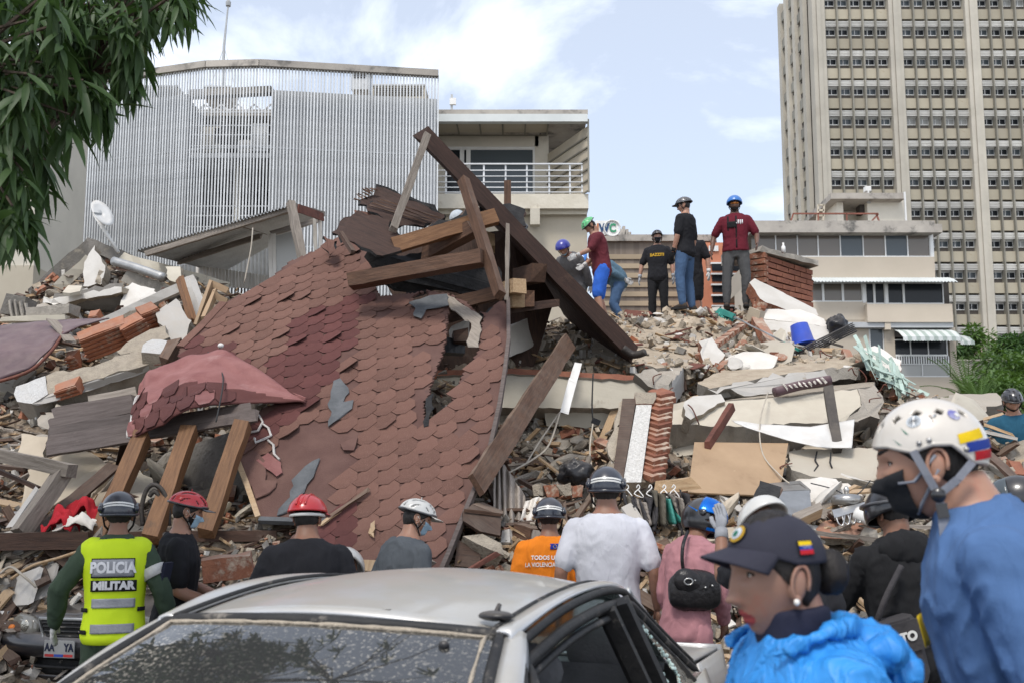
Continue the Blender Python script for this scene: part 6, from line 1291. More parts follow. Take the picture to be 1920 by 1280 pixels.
# body side profile curves (right side; mirrored for the left)
RAIL = [(.545,-.03,1.325),(.575,.25,1.385),(.585,.60,1.405),(.575,.95,1.385),(.555,1.22,1.325),(.60,1.55,1.17),(.655,1.86,1.02)]   # upper door line: windscreen corner to boot
APIL = [(.72,-.80,.93),(.66,-.48,1.10),(.60,-.20,1.26),(.545,-.03,1.325)]
for s_ in (1, -1):
    fl_ = lambda p: Vector((p[0]*s_, p[1], p[2]))
    side = 'right' if s_ > 0 else 'left'
    # roof side panel between the roof ditch and the door line
    def sideS(u, v):
        y = -.02+1.26*u; a = Vector(((roofw(y)-.055), y, roofz(y)+.004)); b = lp(RAIL, (y+.03)/1.9*1.0 if False else min(1, (u*4/6))); p = a.lerp(b, v); return fl_(p+Vector((.022,0,.012))*math.sin(math.pi*v))
    cgrid('roof_side', sideS, 24, 5, 'paint_silver')
    mb = MB().tube([fl_((roofw(y)-.052, y, roofz(y)+.012)) for y in np.linspace(-.02,1.25,24)], .008, 5); cput('roof_gutter', mb, 'trim_black')
    # A pillar
    def aS(u, v):
        a = wsS(.5+.5*s_*.999 if False else (1 if s_ > 0 else 0), 1-u)+Vector((.012*s_,.01,0)); b = fl_(lp(APIL, u)); b = Vector((b.x+.02*s_, b.y+.12*(1-u*.4), b.z)); p = a.lerp(b, v); return p+Vector((.015*s_,0,.012))*math.sin(math.pi*v)
    cgrid('a_pillar', aS, 14, 4, 'paint_silver')
    # C pillar / rear quarter
    def cS(u, v):
        y = 1.22+.72*u; a = lp(RAIL, 4/6+u*2/6); b = Vector((.56-.02*u, 1.24+.62*u, 1.34-.30*u)); p = Vector(a).lerp(b, v); return fl_(p+Vector((.0,0,.03))*math.sin(math.pi*v))
    cgrid('c_pillar', cS, 12, 6, 'paint_silver')
    # door weatherstrip: follows A pillar and roof line
    dl = [fl_(Vector(lp(APIL, t))+Vector((.045-.027*t,.13-.12*t,-.01-.002*t))) for t in np.linspace(0,1,10)]+[fl_(Vector(lp(RAIL, t))+Vector((.018,.01,-.012))) for t in np.linspace(.03,1,30)]
    mb = MB().tube(dl, .013, 6); cput('door_seal', mb, 'trim_black')
    dl2 = [fl_(Vector(lp(APIL, t))+Vector((.075-.035*t,.19-.18*t,-.035-.02*t))) for t in np.linspace(0,1,10)]+[fl_(Vector(lp(RAIL, t))+Vector((.040,.01,-.055))) for t in np.linspace(.03,1,30)]
    mb = MB().tube(dl2, .017, 6); cput('window_frame', mb, 'trim_black')
    dl3 = [p+Vector((.006*s_,.0,-.035)) for p in dl2]; mb = MB().tube(dl3, .012, 6); cput('window_rubber', mb, 'trim_black')
    # doors below the belt, B pillar
    belt = lambda y: Vector((.745-.02*max(0, y-1), y, .925+.03*max(0, y)))
    def doorS(u, v):
        y = -.62+2.5*u; a = belt(y); b = Vector((.80, y, .22)); p = a.lerp(b, v); return fl_(p+Vector((.06,0,0))*math.sin(math.pi*min(1, v*1.1)))
    cgrid('body_side', doorS, 30, 10, 'paint_silver')
    bt, bb_ = Vector(lp(RAIL, .40))+Vector((.035,0,-.05)), belt(.95)
    bp = MB(); bp.bar(fl_(bt), fl_(bb_), .05, .11, (s_,0,.3)); cput('b_pillar', bp, 'trim_black', None, False)
    MBx = MB().bar(fl_(bt+Vector((.012,-.10,-.01))), fl_(bb_+Vector((.012,-.10,0))), .03, .05, (s_,0,.3)); cput('front_window_channel', MBx, 'trim_black', None, False)
    # rear door glass: broken, what is left of the pane
    def rg(y, t): a = belt(y); k = (y-.0)/1.9; tp_ = Vector(lp(RAIL, max(0, min(1, (y+.05)/1.86*.97))))+Vector((.036,0,-.075)); return a.lerp(tp_, t)
    if s_ > 0:
        rear = [[(1.02,0),(1.30,0),(1.18,.25),(1.10,.45),(1.03,.68),(.99,.40)], [(1.30,0),(1.80,0),(1.74,.5),(1.60,.75),(1.42,.93),(1.30,.97),(1.24,.90),(1.36,.72),(1.42,.55),(1.38,.42),(1.42,.30),(1.34,.12)], [(.97,.98),(1.0,.72),(1.03,.80),(1.05,.98)]]
        for k, pz in enumerate(rear):
            P = [rg(*q) for q in pz]; n_ = len(P); mb = MB(); mb.add(P+[p-Vector((.006,0,0)) for p in P], [tuple(range(n_)), tuple(range(2*n_-1, n_-1, -1))]+[(i, n_+i, n_+(i+1) % n_, (i+1) % n_) for i in range(n_)])
            g_ = cput('broken_glass', mb, 'door_glass', None, False)
            br_ = MB(); q_ = P[2:] if k == 0 else (P[4:]+P[:1] if k == 1 else P)
            for i in range(len(q_)-1):
                a, b = q_[i], q_[i+1]
                for j in range(7):
                    p = a.lerp(b, (j+random.random())/7); br_.ball(p+Vector((.003,random.uniform(-.008,.008),random.uniform(-.008,.008))), random.uniform(.004,.010), 5, 4)
            cput('crazed_edge', br_, 'glass_edge', g_, False)
        # black film hanging in the opening
        P = [rg(1.13,.02)-Vector((.05,0,0)), rg(1.34,.10)-Vector((.05,0,0)), rg(1.40,.55)-Vector((.03,0,0)), rg(1.27,.86)-Vector((.03,0,0)), rg(1.16,.80)-Vector((.04,0,0)), rg(1.10,.40)-Vector((.05,0,0))]
        def filmS(u, v): a = P[0].lerp(P[1], u); b = P[4].lerp(P[3], u); return a.lerp(b, v)+Vector((.03,0,0))*mnoise.noise(Vector((u*4,v*5,2)))
        cgrid('torn_tint_film', filmS, 14, 18, 'plastic_black', None, .002)
        qd = MB().bar(rg(1.58,.0), rg(1.56,.80), .012, .03, (1,0,.3)); cput('quarter_divider', qd, 'trim_black', None, False)
    else:
        cgrid('door_glass_pane', lambda u, v: fl_(rg(1.0+.8*u, v*.95*(1-.35*u))), 8, 6, 'door_glass', None, .004)
# rear window, boot, bonnet, bumper, wheels
cgrid('rear_window', lambda u, v: Vector(((2*u-1)*(.50+.08*v), 1.27+.52*v+.05*(1-(2*u-1)**2), 1.345-.33*v)), 12, 8, 'clear_tint', None, .006)
cgrid('boot_lid', lambda u, v: Vector(((2*u-1)*(.66+.02*v), 1.80+.75*v, 1.02-.03*v-.02*(2*u-1)**2)), 14, 8, 'paint_silver')
cgrid('boot_face', lambda u, v: Vector(((2*u-1)*.70, 2.55+.06*math.sin(math.pi*v), .99-.75*v)), 12, 8, 'paint_silver')
cgrid('bonnet', lambda u, v: Vector(((2*u-1)*(.72-.06*v), -.78-.08*(1-(2*u-1)**2)-1.0*v, .93-.18*v*v-.05*(2*u-1)**2)), 14, 10, 'paint_silver')
cgrid('front_bumper', lambda u, v: Vector(((2*u-1)*.78, -1.80-.12*(1-(2*u-1)**2), .72-.5*v)), 14, 6, 'paint_silver')
cgrid('floor_pan', lambda u, v: Vector(((2*u-1)*.74, -1.7+4.2*v, .22)), 4, 4, 'trim_black')
for s_ in (1,-1):
    cgrid('front_wing', lambda u, v: Vector((s_*(.72-.06*u+.08*v), -.80-1.0*u, .90-.18*u*u-(.68-.18*u*u)*v)), 10, 6, 'paint_silver')
    cgrid('rear_wing', lambda u, v: Vector((s_*(.70+.10*math.sin(1.5*v)), 1.86+.70*u, 1.0-.03*u-.78*v)), 10, 6, 'paint_silver')
    for y in (-1.25, 1.75):
        tyre = MB().tube([Vector((s_*.62, y, .29)), Vector((s_*.64, y, .29)), Vector((s_*.80, y, .29)), Vector((s_*.82, y, .29))], [.26,.29,.29,.26], 24); wh = cput('wheel', tyre, 'rubber')
        cput('rim', MB().tube([Vector((s_*.80, y, .29)), Vector((s_*.825, y, .29))], [.19,.17], 20), 'metal_grey', wh)
# roof fittings
ant = MB(); c_ = roofS(.93, .13)
for r_ in (0,): ant.ball(Vector((.475,.06,roofz(.06)+.028)), (.05,.035,.014), 14, 8)
ant.tube([Vector((.475,.06,roofz(.06)+.03)), Vector((.476,.085,roofz(.06)+.055))], [.01,.007], 6); cput('antenna_base', ant, 'plastic_black')
for x in (-.10, .16): cput('roof_clip', MB().box(Vector((x, .02+.02*abs(x), roofz(.03)+.036-.03*x*x)), (.045,.018,.014)), 'trim_black', None, False)
# interior: dashboard, seats with headrests, steering wheel
cput('dashboard', MB().box((0,-.45,.86), (1.30,.36,.16)), 'trim_black', None, False)
for x, y in ((.33,.62),(-.33,.62)):
    b = MB(); b.loft([[Vector((x+dx*w_, y+yy+dy*.05, z)) for dx, dy in ((-1,-1),(-.4,-1.5),(.4,-1.5),(1,-1),(1,1),(0,1.3),(-1,1))] for z, w_, yy in ((.45,.22,-.1),(.70,.23,-.02),(.95,.20,.06),(1.02,.15,.08))]); st_ = cput('seat', b, 'seat_grey'); hr = MB().ball(Vector((x, y+.10, 1.13)), (.13,.06,.09), 14, 10); cput('headrest', hr, 'seat_grey', st_)
cput('rear_bench', MB().box((0,1.35,.80), (1.20,.16,.50), Euler((-.3,0,0)).to_matrix()), 'seat_grey', None, False)
for x in (.38,-.38): cput('rear_headrest', MB().ball(Vector((x,1.44,1.09)), (.13,.06,.10), 14, 10), 'seat_grey')
cput('parcel_shelf', MB().box((0,1.62,1.0), (1.15,.32,.03)), 'wall_grey', None, False)
ring = [Vector((.33+.18*math.cos(a), -.12+.07*math.sin(a), .90+.165*math.sin(a))) for a in np.linspace(0, 2*math.pi, 25)[:-1]]; sw_ = cput('steering_wheel', MB().tube(ring, .018, 8, closed=True), 'rubber'); cput('spoke', MB().bar(ring[0], ring[12], .03), 'rubber', sw_, False)
# ---- dark saloon at the left, seen from its front
dkc = thing('dark_saloon', 'dusty dark saloon car buried to its bonnet at the rubble edge', 'car', (-3.52, 8.2, 0), R(-12))
def dgrid(name, fn, nu, nv, mat, parent=None, th=.015): return cgrid(name, fn, nu, nv, mat, parent or dkc, th)
def dput(name, mb, mat, parent=None, smooth=True): return cput(name, mb, mat, parent or dkc, smooth)
bowf = lambda x: .16*(x/.8)**2
dgrid('bumper', lambda u, v: Vector(((2*u-1)*.82, bowf((2*u-1)*.82)-.06*math.sin(math.pi*v)-.02, .60-.20*v)), 24, 8, 'paint_black_car')
dgrid('lower_bumper', lambda u, v: Vector(((2*u-1)*.80, bowf((2*u-1)*.80)-.01+.05*v, .27-.09*v)), 24, 4, 'paint_black_car')
dgrid('air_intake', lambda u, v: Vector(((2*u-1)*.72, bowf((2*u-1)*.72)+.05, .40-.14*v)), 16, 4, 'rubber')
dput('intake_bar', MB().tube([Vector((x, bowf(x)+.01, .33)) for x in np.linspace(-.74,.74,20)], .016, 6), 'trim_black')
dgrid('bonnet', lambda u, v: Vector(((2*u-1)*(.66+.06*v), .10+bowf((2*u-1)*.6)+.95*v, .73+.18*math.sin(v*1.4)-.05*(2*u-1)**2+.014*math.exp(-((abs(2*u-1)-.55)/.07)**2))), 40, 14, 'paint_black_car')
dgrid('nose_panel', lambda u, v: Vector(((2*u-1)*.66, .04+bowf((2*u-1)*.66)+.06*v, .60+.13*v)), 20, 4, 'paint_black_car')
gr = dput('grille', MB().loft([[Vector((x*k, -.03+bowf(x*k)+dy, .62+z*k)) for x, z in ((-.30,.09),(.30,.09),(.25,-.06),(.16,-.11),(-.16,-.11),(-.25,-.06))] for k, dy in ((1,.03),(1,0),(.93,-.01))]), 'rubber', None, False)
for i, (w_, z) in enumerate(((.27,.685),(.265,.655),(.25,.62),(.225,.585),(.19,.55))): dput('grille_bar', MB().tube([Vector((x, -.05+bowf(x), z)) for x in np.linspace(-w_, w_, 9)], .009, 5), 'trim_black', gr)
dput('grille_surround', MB().tube([Vector((x, -.045+bowf(x), z)) for x, z in ((-.31,.715),(.31,.715),(.26,.56),(.17,.50),(-.17,.50),(-.26,.56))], .014, 6, closed=True), 'metal_grey', gr)
m_ = glassmat('lamp_lens', (.20,.19,.165), .08, .7); mk('lamp_inner', (.5,.48,.42), (.35,.33,.28), 30, .25, .3, 60, metal=.8)
for s_ in (-1, 1):
    hl = dput('headlight', MB().loft([[Vector((s_*(.53+x*.20*k), .02+bowf(.53+x*.2*k)-dy+.06*max(0,x), .64+z*.105*k)) for x, z in ((-.85,-.8),(0,-1),(.7,-.9),(1.0,-.2),(.8,.5),(.2,.95),(-.5,.75),(-.9,.3))] for k, dy in ((1.0,-.02),(1.0,.03),(.85,.05),(.5,.058))]), 'lamp_lens')
    dput('reflector', MB().ball(Vector((s_*.47, .0+bowf(.47)-.035, .65)), (.05,.02,.05), 12, 8), 'lamp_inner', hl); dput('indicator', MB().ball(Vector((s_*.63, bowf(.63)-.03, .62)), (.035,.02,.03), 10, 8), 'lamp_amber', hl)
    dput('fog_lamp', MB().tube([Vector((s_*.66, bowf(.66)+.03, .33)), Vector((s_*.66, bowf(.66)-.01, .33))], [.055,.05], 14), 'lamp_lens')
    dgrid('wing', lambda u, v: Vector((s_*(.76+.07*math.sin(2*v)), .17+1.4*u, .74+.12*u-(.55+.12*u)*v)), 12, 6, 'paint_black_car')
    dput('wheel', MB().tube([Vector((s_*.60,.72,.29)), Vector((s_*.78,.72,.29))], .29, 22), 'rubber')
dgrid('windscreen', lambda u, v: Vector(((2*u-1)*(.70-.15*v), 1.08+.65*v, .92+.40*v)), 10, 6, 'windshield_glass')
dgrid('roof', lambda u, v: Vector(((2*u-1)*.55, 1.73+1.2*v, 1.33+.08*math.sin(math.pi*v))), 10, 8, 'paint_black_car')
mk('plate_white', (.42,.42,.40), (.34,.34,.33), 5, .5, 0); mk('ink', (.02,.025,.05)); mk('plate_red', (.55,.05,.05)); mk('plate_blue', (.05,.09,.4))
npl = dput('number_plate', MB().box((-.06,-.095,.49), (.27,.012,.135)), 'plate_white', None, False)
def onplate(nm, body, size, x, z, mat, xs=1, bold=.003):
    me = text_mesh(body, size, nm, bold=bold, xs=xs); me.materials.clear(); me.materials.append(MATS[mat]); o = bpy.data.objects.new(nm, me); COL.objects.link(o); o.parent = npl; o.location = (x, -.103, z); o.rotation_euler = (R(90), 0, 0)
onplate('characters', 'AA     YA', .085, -.06, .50, 'ink', .75)
for i, m in enumerate(('plate_red','plate_blue','plate_red')): dput('plate_band', MB().box((-.145+i*.085,-.103,.440), (.08,.004,.02)), m, npl, False)
# ================================================================== people
def skinmat(name, c):
    m = mk(name, c, tuple(x*.86 for x in c), 9, .48, .22, 260, spec=.35, bd=.002, c3=((c[0]*1.08,c[1]*.80,c[2]*.78), 16, .52, .25)); b = m.node_tree.nodes['Principled BSDF']
    b.inputs['Subsurface Weight'].default_value = .12; b.inputs['Subsurface Radius'].default_value = (.02,.008,.004); b.inputs['Subsurface Scale'].default_value = .5
    return m
skinmat('skin_tan', (.37,.205,.14)); skinmat('skin_mid', (.31,.165,.11)); skinmat('skin_brown', (.235,.122,.078)); skinmat('skin_dark', (.13,.07,.048))
skinmat('skin_woman', (.30,.172,.125)); mk('lips', (.30,.055,.055), (.25,.045,.045), 20, .4, .1, 90); mk('blush', (.36,.14,.105), (.35,.15,.105), 20, .5, .05, 90)
mk('hair', (.012,.010,.009), (.022,.018,.016), 30, .55, .8, 60, stretch=(1,1,.15), bd=.01); mk('eye_white', (.62,.60,.57), None, 5, .2, 0); mk('eye_iris', (.02,.012,.008), None, 5, .15, 0)
def folds(m, st=.42, sc=6.5, dist=.03):
    n = m.node_tree; b = n.nodes['Principled BSDF']; l = n.links.new; t = n.nodes.new('ShaderNodeTexCoord'); mp_ = n.nodes.new('ShaderNodeMapping'); mp_.inputs['Scale'].default_value = (1.3,1.3,.6)
    z = n.nodes.new('ShaderNodeTexNoise'); z.inputs['Scale'].default_value = sc; z.inputs['Detail'].default_value = 3; z.inputs['Distortion'].default_value = 1.4; l(t.outputs['Object'], mp_.inputs[0]); l(mp_.outputs[0], z.inputs[0])
    a = n.nodes.new('ShaderNodeMath'); a.operation = 'SUBTRACT'; a.inputs[1].default_value = .5; l(z.outputs['Fac'], a.inputs[0]); a2 = n.nodes.new('ShaderNodeMath'); a2.operation = 'ABSOLUTE'; l(a.outputs[0], a2.inputs[0])
    bp = n.nodes.new('ShaderNodeBump'); bp.invert = True; bp.inputs['Strength'].default_value = st; bp.inputs['Distance'].default_value = dist; l(a2.outputs[0], bp.inputs['Height'])
    old = b.inputs['Normal'].links[0].from_node; l(old.outputs[0], bp.inputs['Normal']); l(bp.outputs[0], b.inputs['Normal']); return m
def cloth_mat(name, c, c2=None, rough=.9, bump=.25, bs=220, dust=0): return folds(mk(name, c, c2 or tuple(x*.8 for x in c), 5, rough, bump, bs, bd=.003, dust=dust, dustc=(.3,.27,.23)))
for nm, c in dict(uniform=(.035,.055,.035), black_tee=(.014,.014,.017), grey_tee=(.085,.095,.105), orange_tee=(.72,.20,.012), white_tee=(.66,.66,.70), pink_tee=(.42,.20,.215), hoodie=(.012,.012,.013), blue_tee=(.075,.150,.31), teal_tee=(.022,.105,.175), maroon_tee=(.125,.022,.030), maroon_shirt=(.14,.012,.024), jeans=(.065,.12,.22), black_pants=(.015,.015,.017), grey_pants=(.085,.085,.085), blue_shorts=(.03,.12,.50), grey_shirt=(.16,.155,.155), denim_shirt=(.09,.155,.21), navy=(.015,.017,.035), glove_white=(.55,.54,.52), glove_grey=(.30,.31,.33), sleeve_black=(.01,.01,.011), mask_blue=(.36,.52,.64), mask_black=(.017,.018,.021), strap_grey=(.22,.23,.26), brown_shoe=(.05,.038,.03)).items(): cloth_mat(nm, c)
folds(mk('rain_blue', (.03,.235,.60), (.025,.20,.53), 3, .5, .12, 60, spec=.35, bd=.004), .9, 8, .05)
mk('vest_yellow', (.62,.80,.015), (.55,.73,.012), 5, .7, .15, 200, bd=.003); mk('reflective', (.27,.275,.29), (.21,.215,.23), 12, .45, .2, 60, spec=.4); mk('letter_silver', (.62,.62,.63), (.52,.52,.53), 30, .5, .1, 60)
def shell_mat(name, c, rough=.3, coat=.4): return mk(name, c, tuple(x*.85 for x in c), 6, rough, .03, 40, spec=.5, coat=coat, dust=.12)
for nm, c in dict(h_navy=(.018,.022,.034), h_red=(.50,.012,.018), h_white=(.66,.65,.61), h_cream=(.55,.51,.45), h_black=(.012,.012,.014), h_green=(.10,.45,.17), h_blue=(.03,.17,.52), h_royal=(.03,.035,.33), h_grey=(.07,.07,.075), h_chrome=(.035,.035,.04)).items(): shell_mat(nm, c)
mk('visor_blue', (.01,.12,.62), (.0,.25,.75), 3, .08, 0, metal=.6, spec=.6); mk('gold', (.55,.33,.03)); mk('flag_yellow', (.80,.55,.01)); mk('flag_blue', (.02,.05,.30)); mk('flag_red', (.55,.015,.025)); mk('eu_blue', (.01,.03,.30)); mk('sticker_pale', (.40,.44,.48), (.5,.53,.55), 30); mk('sticker_green', (.02,.16,.10)); mk('sticker_blue', (.06,.06,.30), (.4,.4,.5), 40)
# ---- head surface: az from the face (+y) towards +x, t from the crown (0) down to the chin (pi)
def g_(x, s): return math.exp(-(x/s)**2)
def hp(az, t, k=1.0, off=0.0, fem=0):
    sx, cy, cz = math.sin(az)*math.sin(t), math.cos(az)*math.sin(t), math.cos(t)
    x, y, z = .077*sx, .096*cy, .120*cz
    lo = max(0, -cz)
    x *= 1-.30*lo**1.6-(.04*fem*lo)
    if cy > 0: y *= 1-.06*lo; y += .010*lo*cy
    else: y *= 1-.30*lo**1.3
    if cz < -.75: z = -.09-(.028)*(min(1, (-cz-.75)/.25))
    if cy > 0:
        f = cy**.6
        d = .019*g_(x, .0105)*(1/(1+math.exp(-(z+.050)/.0025)))*max(0, min(1, (.018-z)/.06))**.85
        d += .010*g_(x, .019)*g_(z+.043, .009)
        d += .005*g_(z-.030, .012)*g_(x, .05)
        d -= .011*(g_(abs(x)-.031, .016)*g_(z-.006, .011))
        d += .005*g_(abs(x)-.046, .018)*g_(z+.022, .018)
        d += .005*g_(x, .021)*g_(z+.068, .0055)+.0058*g_(x, .018)*g_(z+.0815, .0055)-.003*g_(x, .026)*g_(z+.0745, .0022)
        d += .009*g_(x, .022)*g_(z+.106, .013)-.004*g_(x,.02)*g_(z+.092, .004)
        y += d*f
    p = Vector((x, y, z))
    if off: p = p+p.normalized()*off
    return p*k
def head_mesh(skin, nu=48, nv=40, fem=0, near=False):
    mb = MB(); rings = []
    ts = [.02+(math.pi-.04)*((j/nv)**.92) for j in range(nv+1)]
    # more longitudes at the face
    azs = []
    for i in range(nu):
        s = i/nu*2*math.pi-math.pi; azs.append(s-.45*math.sin(s))
    for t in ts: rings.append([hp(a, t, 1, 0, fem) for a in azs])
    mb.loft(rings)
    if fem or near:
        for q, f in enumerate(mb.F):
            if len(f) > 4: continue
            c = sum((mb.V[i] for i in f), Vector())/4
            if c.y > .06 and abs(c.x) < .026 and -.090 < c.z < -.0615 and abs(c.x) < .027*(1-((c.z+.075)/.018)**2): mb.I[q] = 1
    for s in (-1, 1):                              # ears: rim and bowl
        c = Vector((s*.077, -.008, -.012)); mb.ball(c, (.011,.021,.033), 10, 8, Euler((.15,0,s*.35)).to_matrix())
        rim = [c+Vector((s*.010, -.004+.020*math.cos(a)-.004*math.sin(a), .032*math.sin(a)+.002)) for a in np.linspace(-1.3, 3.6, 14)]; mb.tube(rim, .0045, 5)
        mb.ball(c+Vector((s*.006,.004,-.028)), (.007,.010,.010), 8, 6)
    return mb
def eyes(mb, fem=0):
    for s in (-1, 1):
        c = hp(s*.36, math.acos(.006/.120), 1, -.009, fem); c = Vector((s*.031, .0668, .006))
        mb.ball(c, .0120, 12, 10, mi=2); mb.ball(c+Vector((s*.0,.0078,0)), (.0058,.0058,.0058), 10, 8, mi=3)
        lid = [c+Vector((.0165*math.cos(a)*-s, .0112-.006*abs(math.cos(a)), .0055*math.sin(a)-.0005)) for a in np.linspace(.1, math.pi-.1, 9)]; mb.tube(lid, .0032, 5, mi=3)
        bro = [Vector((s*(.014+.036*u), .094-.030*u*u-.004*u, .030+.005*math.sin(2.4*u))) for u in np.linspace(0,1,8)]; mb.tube(bro, [.0025,.0042,.0045,.0045,.004,.0035,.003,.0015], 6, mi=4)
def smooth_remesh(mb, voxel, iters=3, tmp=[0]):
    me = mb.mesh('tmp', [M['asphalt']]); o = bpy.data.objects.new('tmp', me); COL.objects.link(o)
    md = o.modifiers.new('r', 'REMESH'); md.mode = 'VOXEL'; md.voxel_size = voxel
    dg = bpy.context.evaluated_depsgraph_get(); ev = o.evaluated_get(dg); m2 = bpy.data.meshes.new_from_object(ev)
    bpy.data.objects.remove(o); bpy.data.meshes.remove(me)
    bm = bmesh.new(); bm.from_mesh(m2)
    for _ in range(iters): bmesh.ops.smooth_vert(bm, verts=bm.verts, factor=.5, use_axis_x=True, use_axis_y=True, use_axis_z=True)
    bm.to_mesh(m2); bm.free(); return m2
RINGS = [(-.12,.110,.085,.0),(-.02,.168,.120,-.005),(.08,.158,.110,.0),(.18,.147,.102,.002),(.30,.160,.115,0),(.42,.178,.120,-.005),(.51,.176,.104,-.014),(.555,.150,.088,-.020),(.59,.095,.072,-.018),(.62,.064,.062,-.008),(.66,.057,.058,.002),(.70,.056,.058,.012)]
class Person:
    def __init__(s, label, hx, hy, Y, H=1.75, yaw=0, lean=0, bw=1.0, fat=1.0, head=(0,0,0), armL=None, armR=None, legL=None, legR=None, skin='skin_mid', tilt=0, near=False, far=False, fem=0, zroot=None, hf=.022, hs=.97, hz_=1.0, hdz=.748):
        s.k = H/1.785; s.lean = R(lean); s.tilt = R(tilt); s.bw = bw; s.fat = fat; s.skin = skin; s.near = near; s.far = far; s.fem = fem
        D0 = (Vector((.05,.0,-.27)), Vector((.06,.06,-.51)))
        def arm(a, sg):
            if a is None: a = ((.06,-.02,-.27), (.07,.05,-.51))
            e, w_ = Vector(a[0]), Vector(a[1]); return Vector((e.x*sg, e.y, e.z)), Vector((w_.x*sg, w_.y, w_.z))
        s.arms = {-1: arm(armL, -1), 1: arm(armR, 1)}
        def leg(l): l = l or ((.02,.02,-.42), (.03,-.03,-.83)); return Vector(l[0]), Vector(l[1])
        s.legs = {-1: leg(legL), 1: leg(legR)}
        s.hz = .085-min(s.legs[-1][1].z, s.legs[1][1].z)
        s.headrot = Euler((R(head[1]), R(head[2]), R(head[0]))).to_matrix()
        hc = s.TB(Vector((0,hf,hdz)))
        rz = Matrix.Rotation(R(yaw), 3, 'Z'); loc = W(hx, hy, Y)-rz @ (hc*s.k)
        s.rootz = loc.z
        if zroot is not None: loc.z = zroot
        s.o = thing('person', label, 'person', tuple(loc), R(yaw))
        s.hm = Matrix.Translation(hc*s.k) @ (s.torso_rot(1.0) @ s.headrot).to_4x4() @ Matrix.Diagonal((s.k*hs, s.k*hs, s.k*hs*hz_, 1)); s.hf = hf
        s.vox = .008 if near else (.02 if far else .013)
    def torso_rot(s, f): return Euler((-s.lean*f, 0, 0)).to_matrix() @ Euler((0, s.tilt*f, 0)).to_matrix()
    def TB(s, p):
        """bend the upright torso (origin at hip level) into the pose"""
        n = 6; z = p.z; q = Vector((0,0,s.hz)); 
        if z <= 0: return Vector((p.x, p.y, s.hz+z))
        bend = .30; zz = min(z, bend)
        for i in range(n): q = q+s.torso_rot((i+.5)/n*(zz/bend)) @ Vector((0,0,zz/n))
        r = s.torso_rot(min(1, z/bend))
        if z > bend: q = q+r @ Vector((0,0,z-bend))
        return q+r @ Vector((p.x, p.y, 0))
    def ring(s, z, w_, d, y, g=0, n=20):
        w_ = w_*s.bw+g; d = d*s.fat+g; out = []
        for i in range(n):
            a = 2*math.pi*i/n; c, si = math.cos(a), math.sin(a); e = .82
            out.append(s.TB(Vector((w_*math.copysign(abs(c)**e, c), y+d*math.copysign(abs(si)**e, si), z)))*s.k)
        return out
    def shoulder(s, sg): return s.TB(Vector((sg*.172*s.bw, -.014, .505)))
    def armpts(s, sg):
        sh = s.shoulder(sg); r = s.torso_rot(1); e, w_ = s.arms[sg]; return sh*s.k, (sh+r @ e)*s.k, (sh+r @ w_)*s.k
    def torso(s, mb, z0, z1, g, wob=0):
        rs = [r for r in RINGS if z0-.001 <= r[0] <= z1+.001]
        def at_(z):
            for a, b in zip(RINGS[:-1], RINGS[1:]):
                if a[0] <= z <= b[0]: f = (z-a[0])/(b[0]-a[0]); return tuple(a[i]+(b[i]-a[i])*f for i in range(4))
            return RINGS[0] if z < RINGS[0][0] else RINGS[-1]
        zs = sorted(set([z0, z1]+[r[0] for r in rs])); mb.loft([s.ring(*at_(z), g*(1 if z > .5 else 1+wob*(.5-z))) for z in zs])
        return mb
    def limb(s, mb, pts, radii, g=0, n=12):
        P = []; Rr = []
        for i in range(len(pts)-1):
            for j in range(4): t = j/4; P.append(pts[i].lerp(pts[i+1], t)); Rr.append((radii[i]+(radii[i+1]-radii[i])*t)*s.k+g)
        P.append(pts[-1]); Rr.append(radii[-1]*s.k+g)
        mb.tube(P, Rr, n); mb.ball(P[0], Rr[0]*.98, 10, 8); mb.ball(P[-1], Rr[-1]*.9, 10, 8)
    def arm_tube(s, mb, sg, t0, t1, g, bulk=1.0):
        a, e, w_ = s.armpts(sg); m1, m2 = a.lerp(e, .5), e.lerp(w_, .4)
        path = [(0,a,.054),(.25,m1,.052),(.5,e,.043),(.7,m2,.043),(1,w_,.029)]
        pts = [p for p in path if t0 <= p[0] <= t1]
        if t1 not in [p[0] for p in path]:
            for x, y in zip(path[:-1], path[1:]):
                if x[0] < t1 < y[0]: f = (t1-x[0])/(y[0]-x[0]); pts.append((t1, x[1].lerp(y[1], f), x[2]+(y[2]-x[2])*f))
        if len(pts) >= 2: s.limb(mb, [p[1] for p in pts], [p[2]*bulk for p in pts], g)
    def leg_tube(s, mb, sg, t1, g):
        h = Vector((sg*.088*s.bw, 0, s.hz)); k_, a_ = s.legs[sg]; k_ = Vector((k_.x*sg, k_.y, k_.z)); a_ = Vector((a_.x*sg, a_.y, a_.z)); P = [h*s.k, (h+k_*.5)*s.k, (h+k_)*s.k, (h+k_+(a_-k_)*.35)*s.k, (h+a_)*s.k]
        Rr = [.093,.078,.058,.058,.040]; n_ = {.5:3,.45:3,1:5}[t1]; s.limb(mb, P[:n_], Rr[:n_], g); return P
    def add(s, name, me, mats=None, smooth=True, parent=None, mat=None):
        if mats is not None:
            me.materials.clear()
            for m in (mats if isinstance(mats, (list, tuple)) else [mats]): me.materials.append(M[m])
        if smooth: me.polygons.foreach_set('use_smooth', [True]*len(me.polygons))
        o = bpy.data.objects.new(name, me); COL.objects.link(o); o.parent = parent or s.o
        if mat is not None: o.matrix_basis = mat
        return o
    def hmesh(s, name, mb, mats, smooth=True, parent=None):
        """a shape given in the head's frame"""
        mb.V = [s.hm @ v for v in mb.V]; return s.add(name, mb.mesh(name, mats), None, smooth, parent)
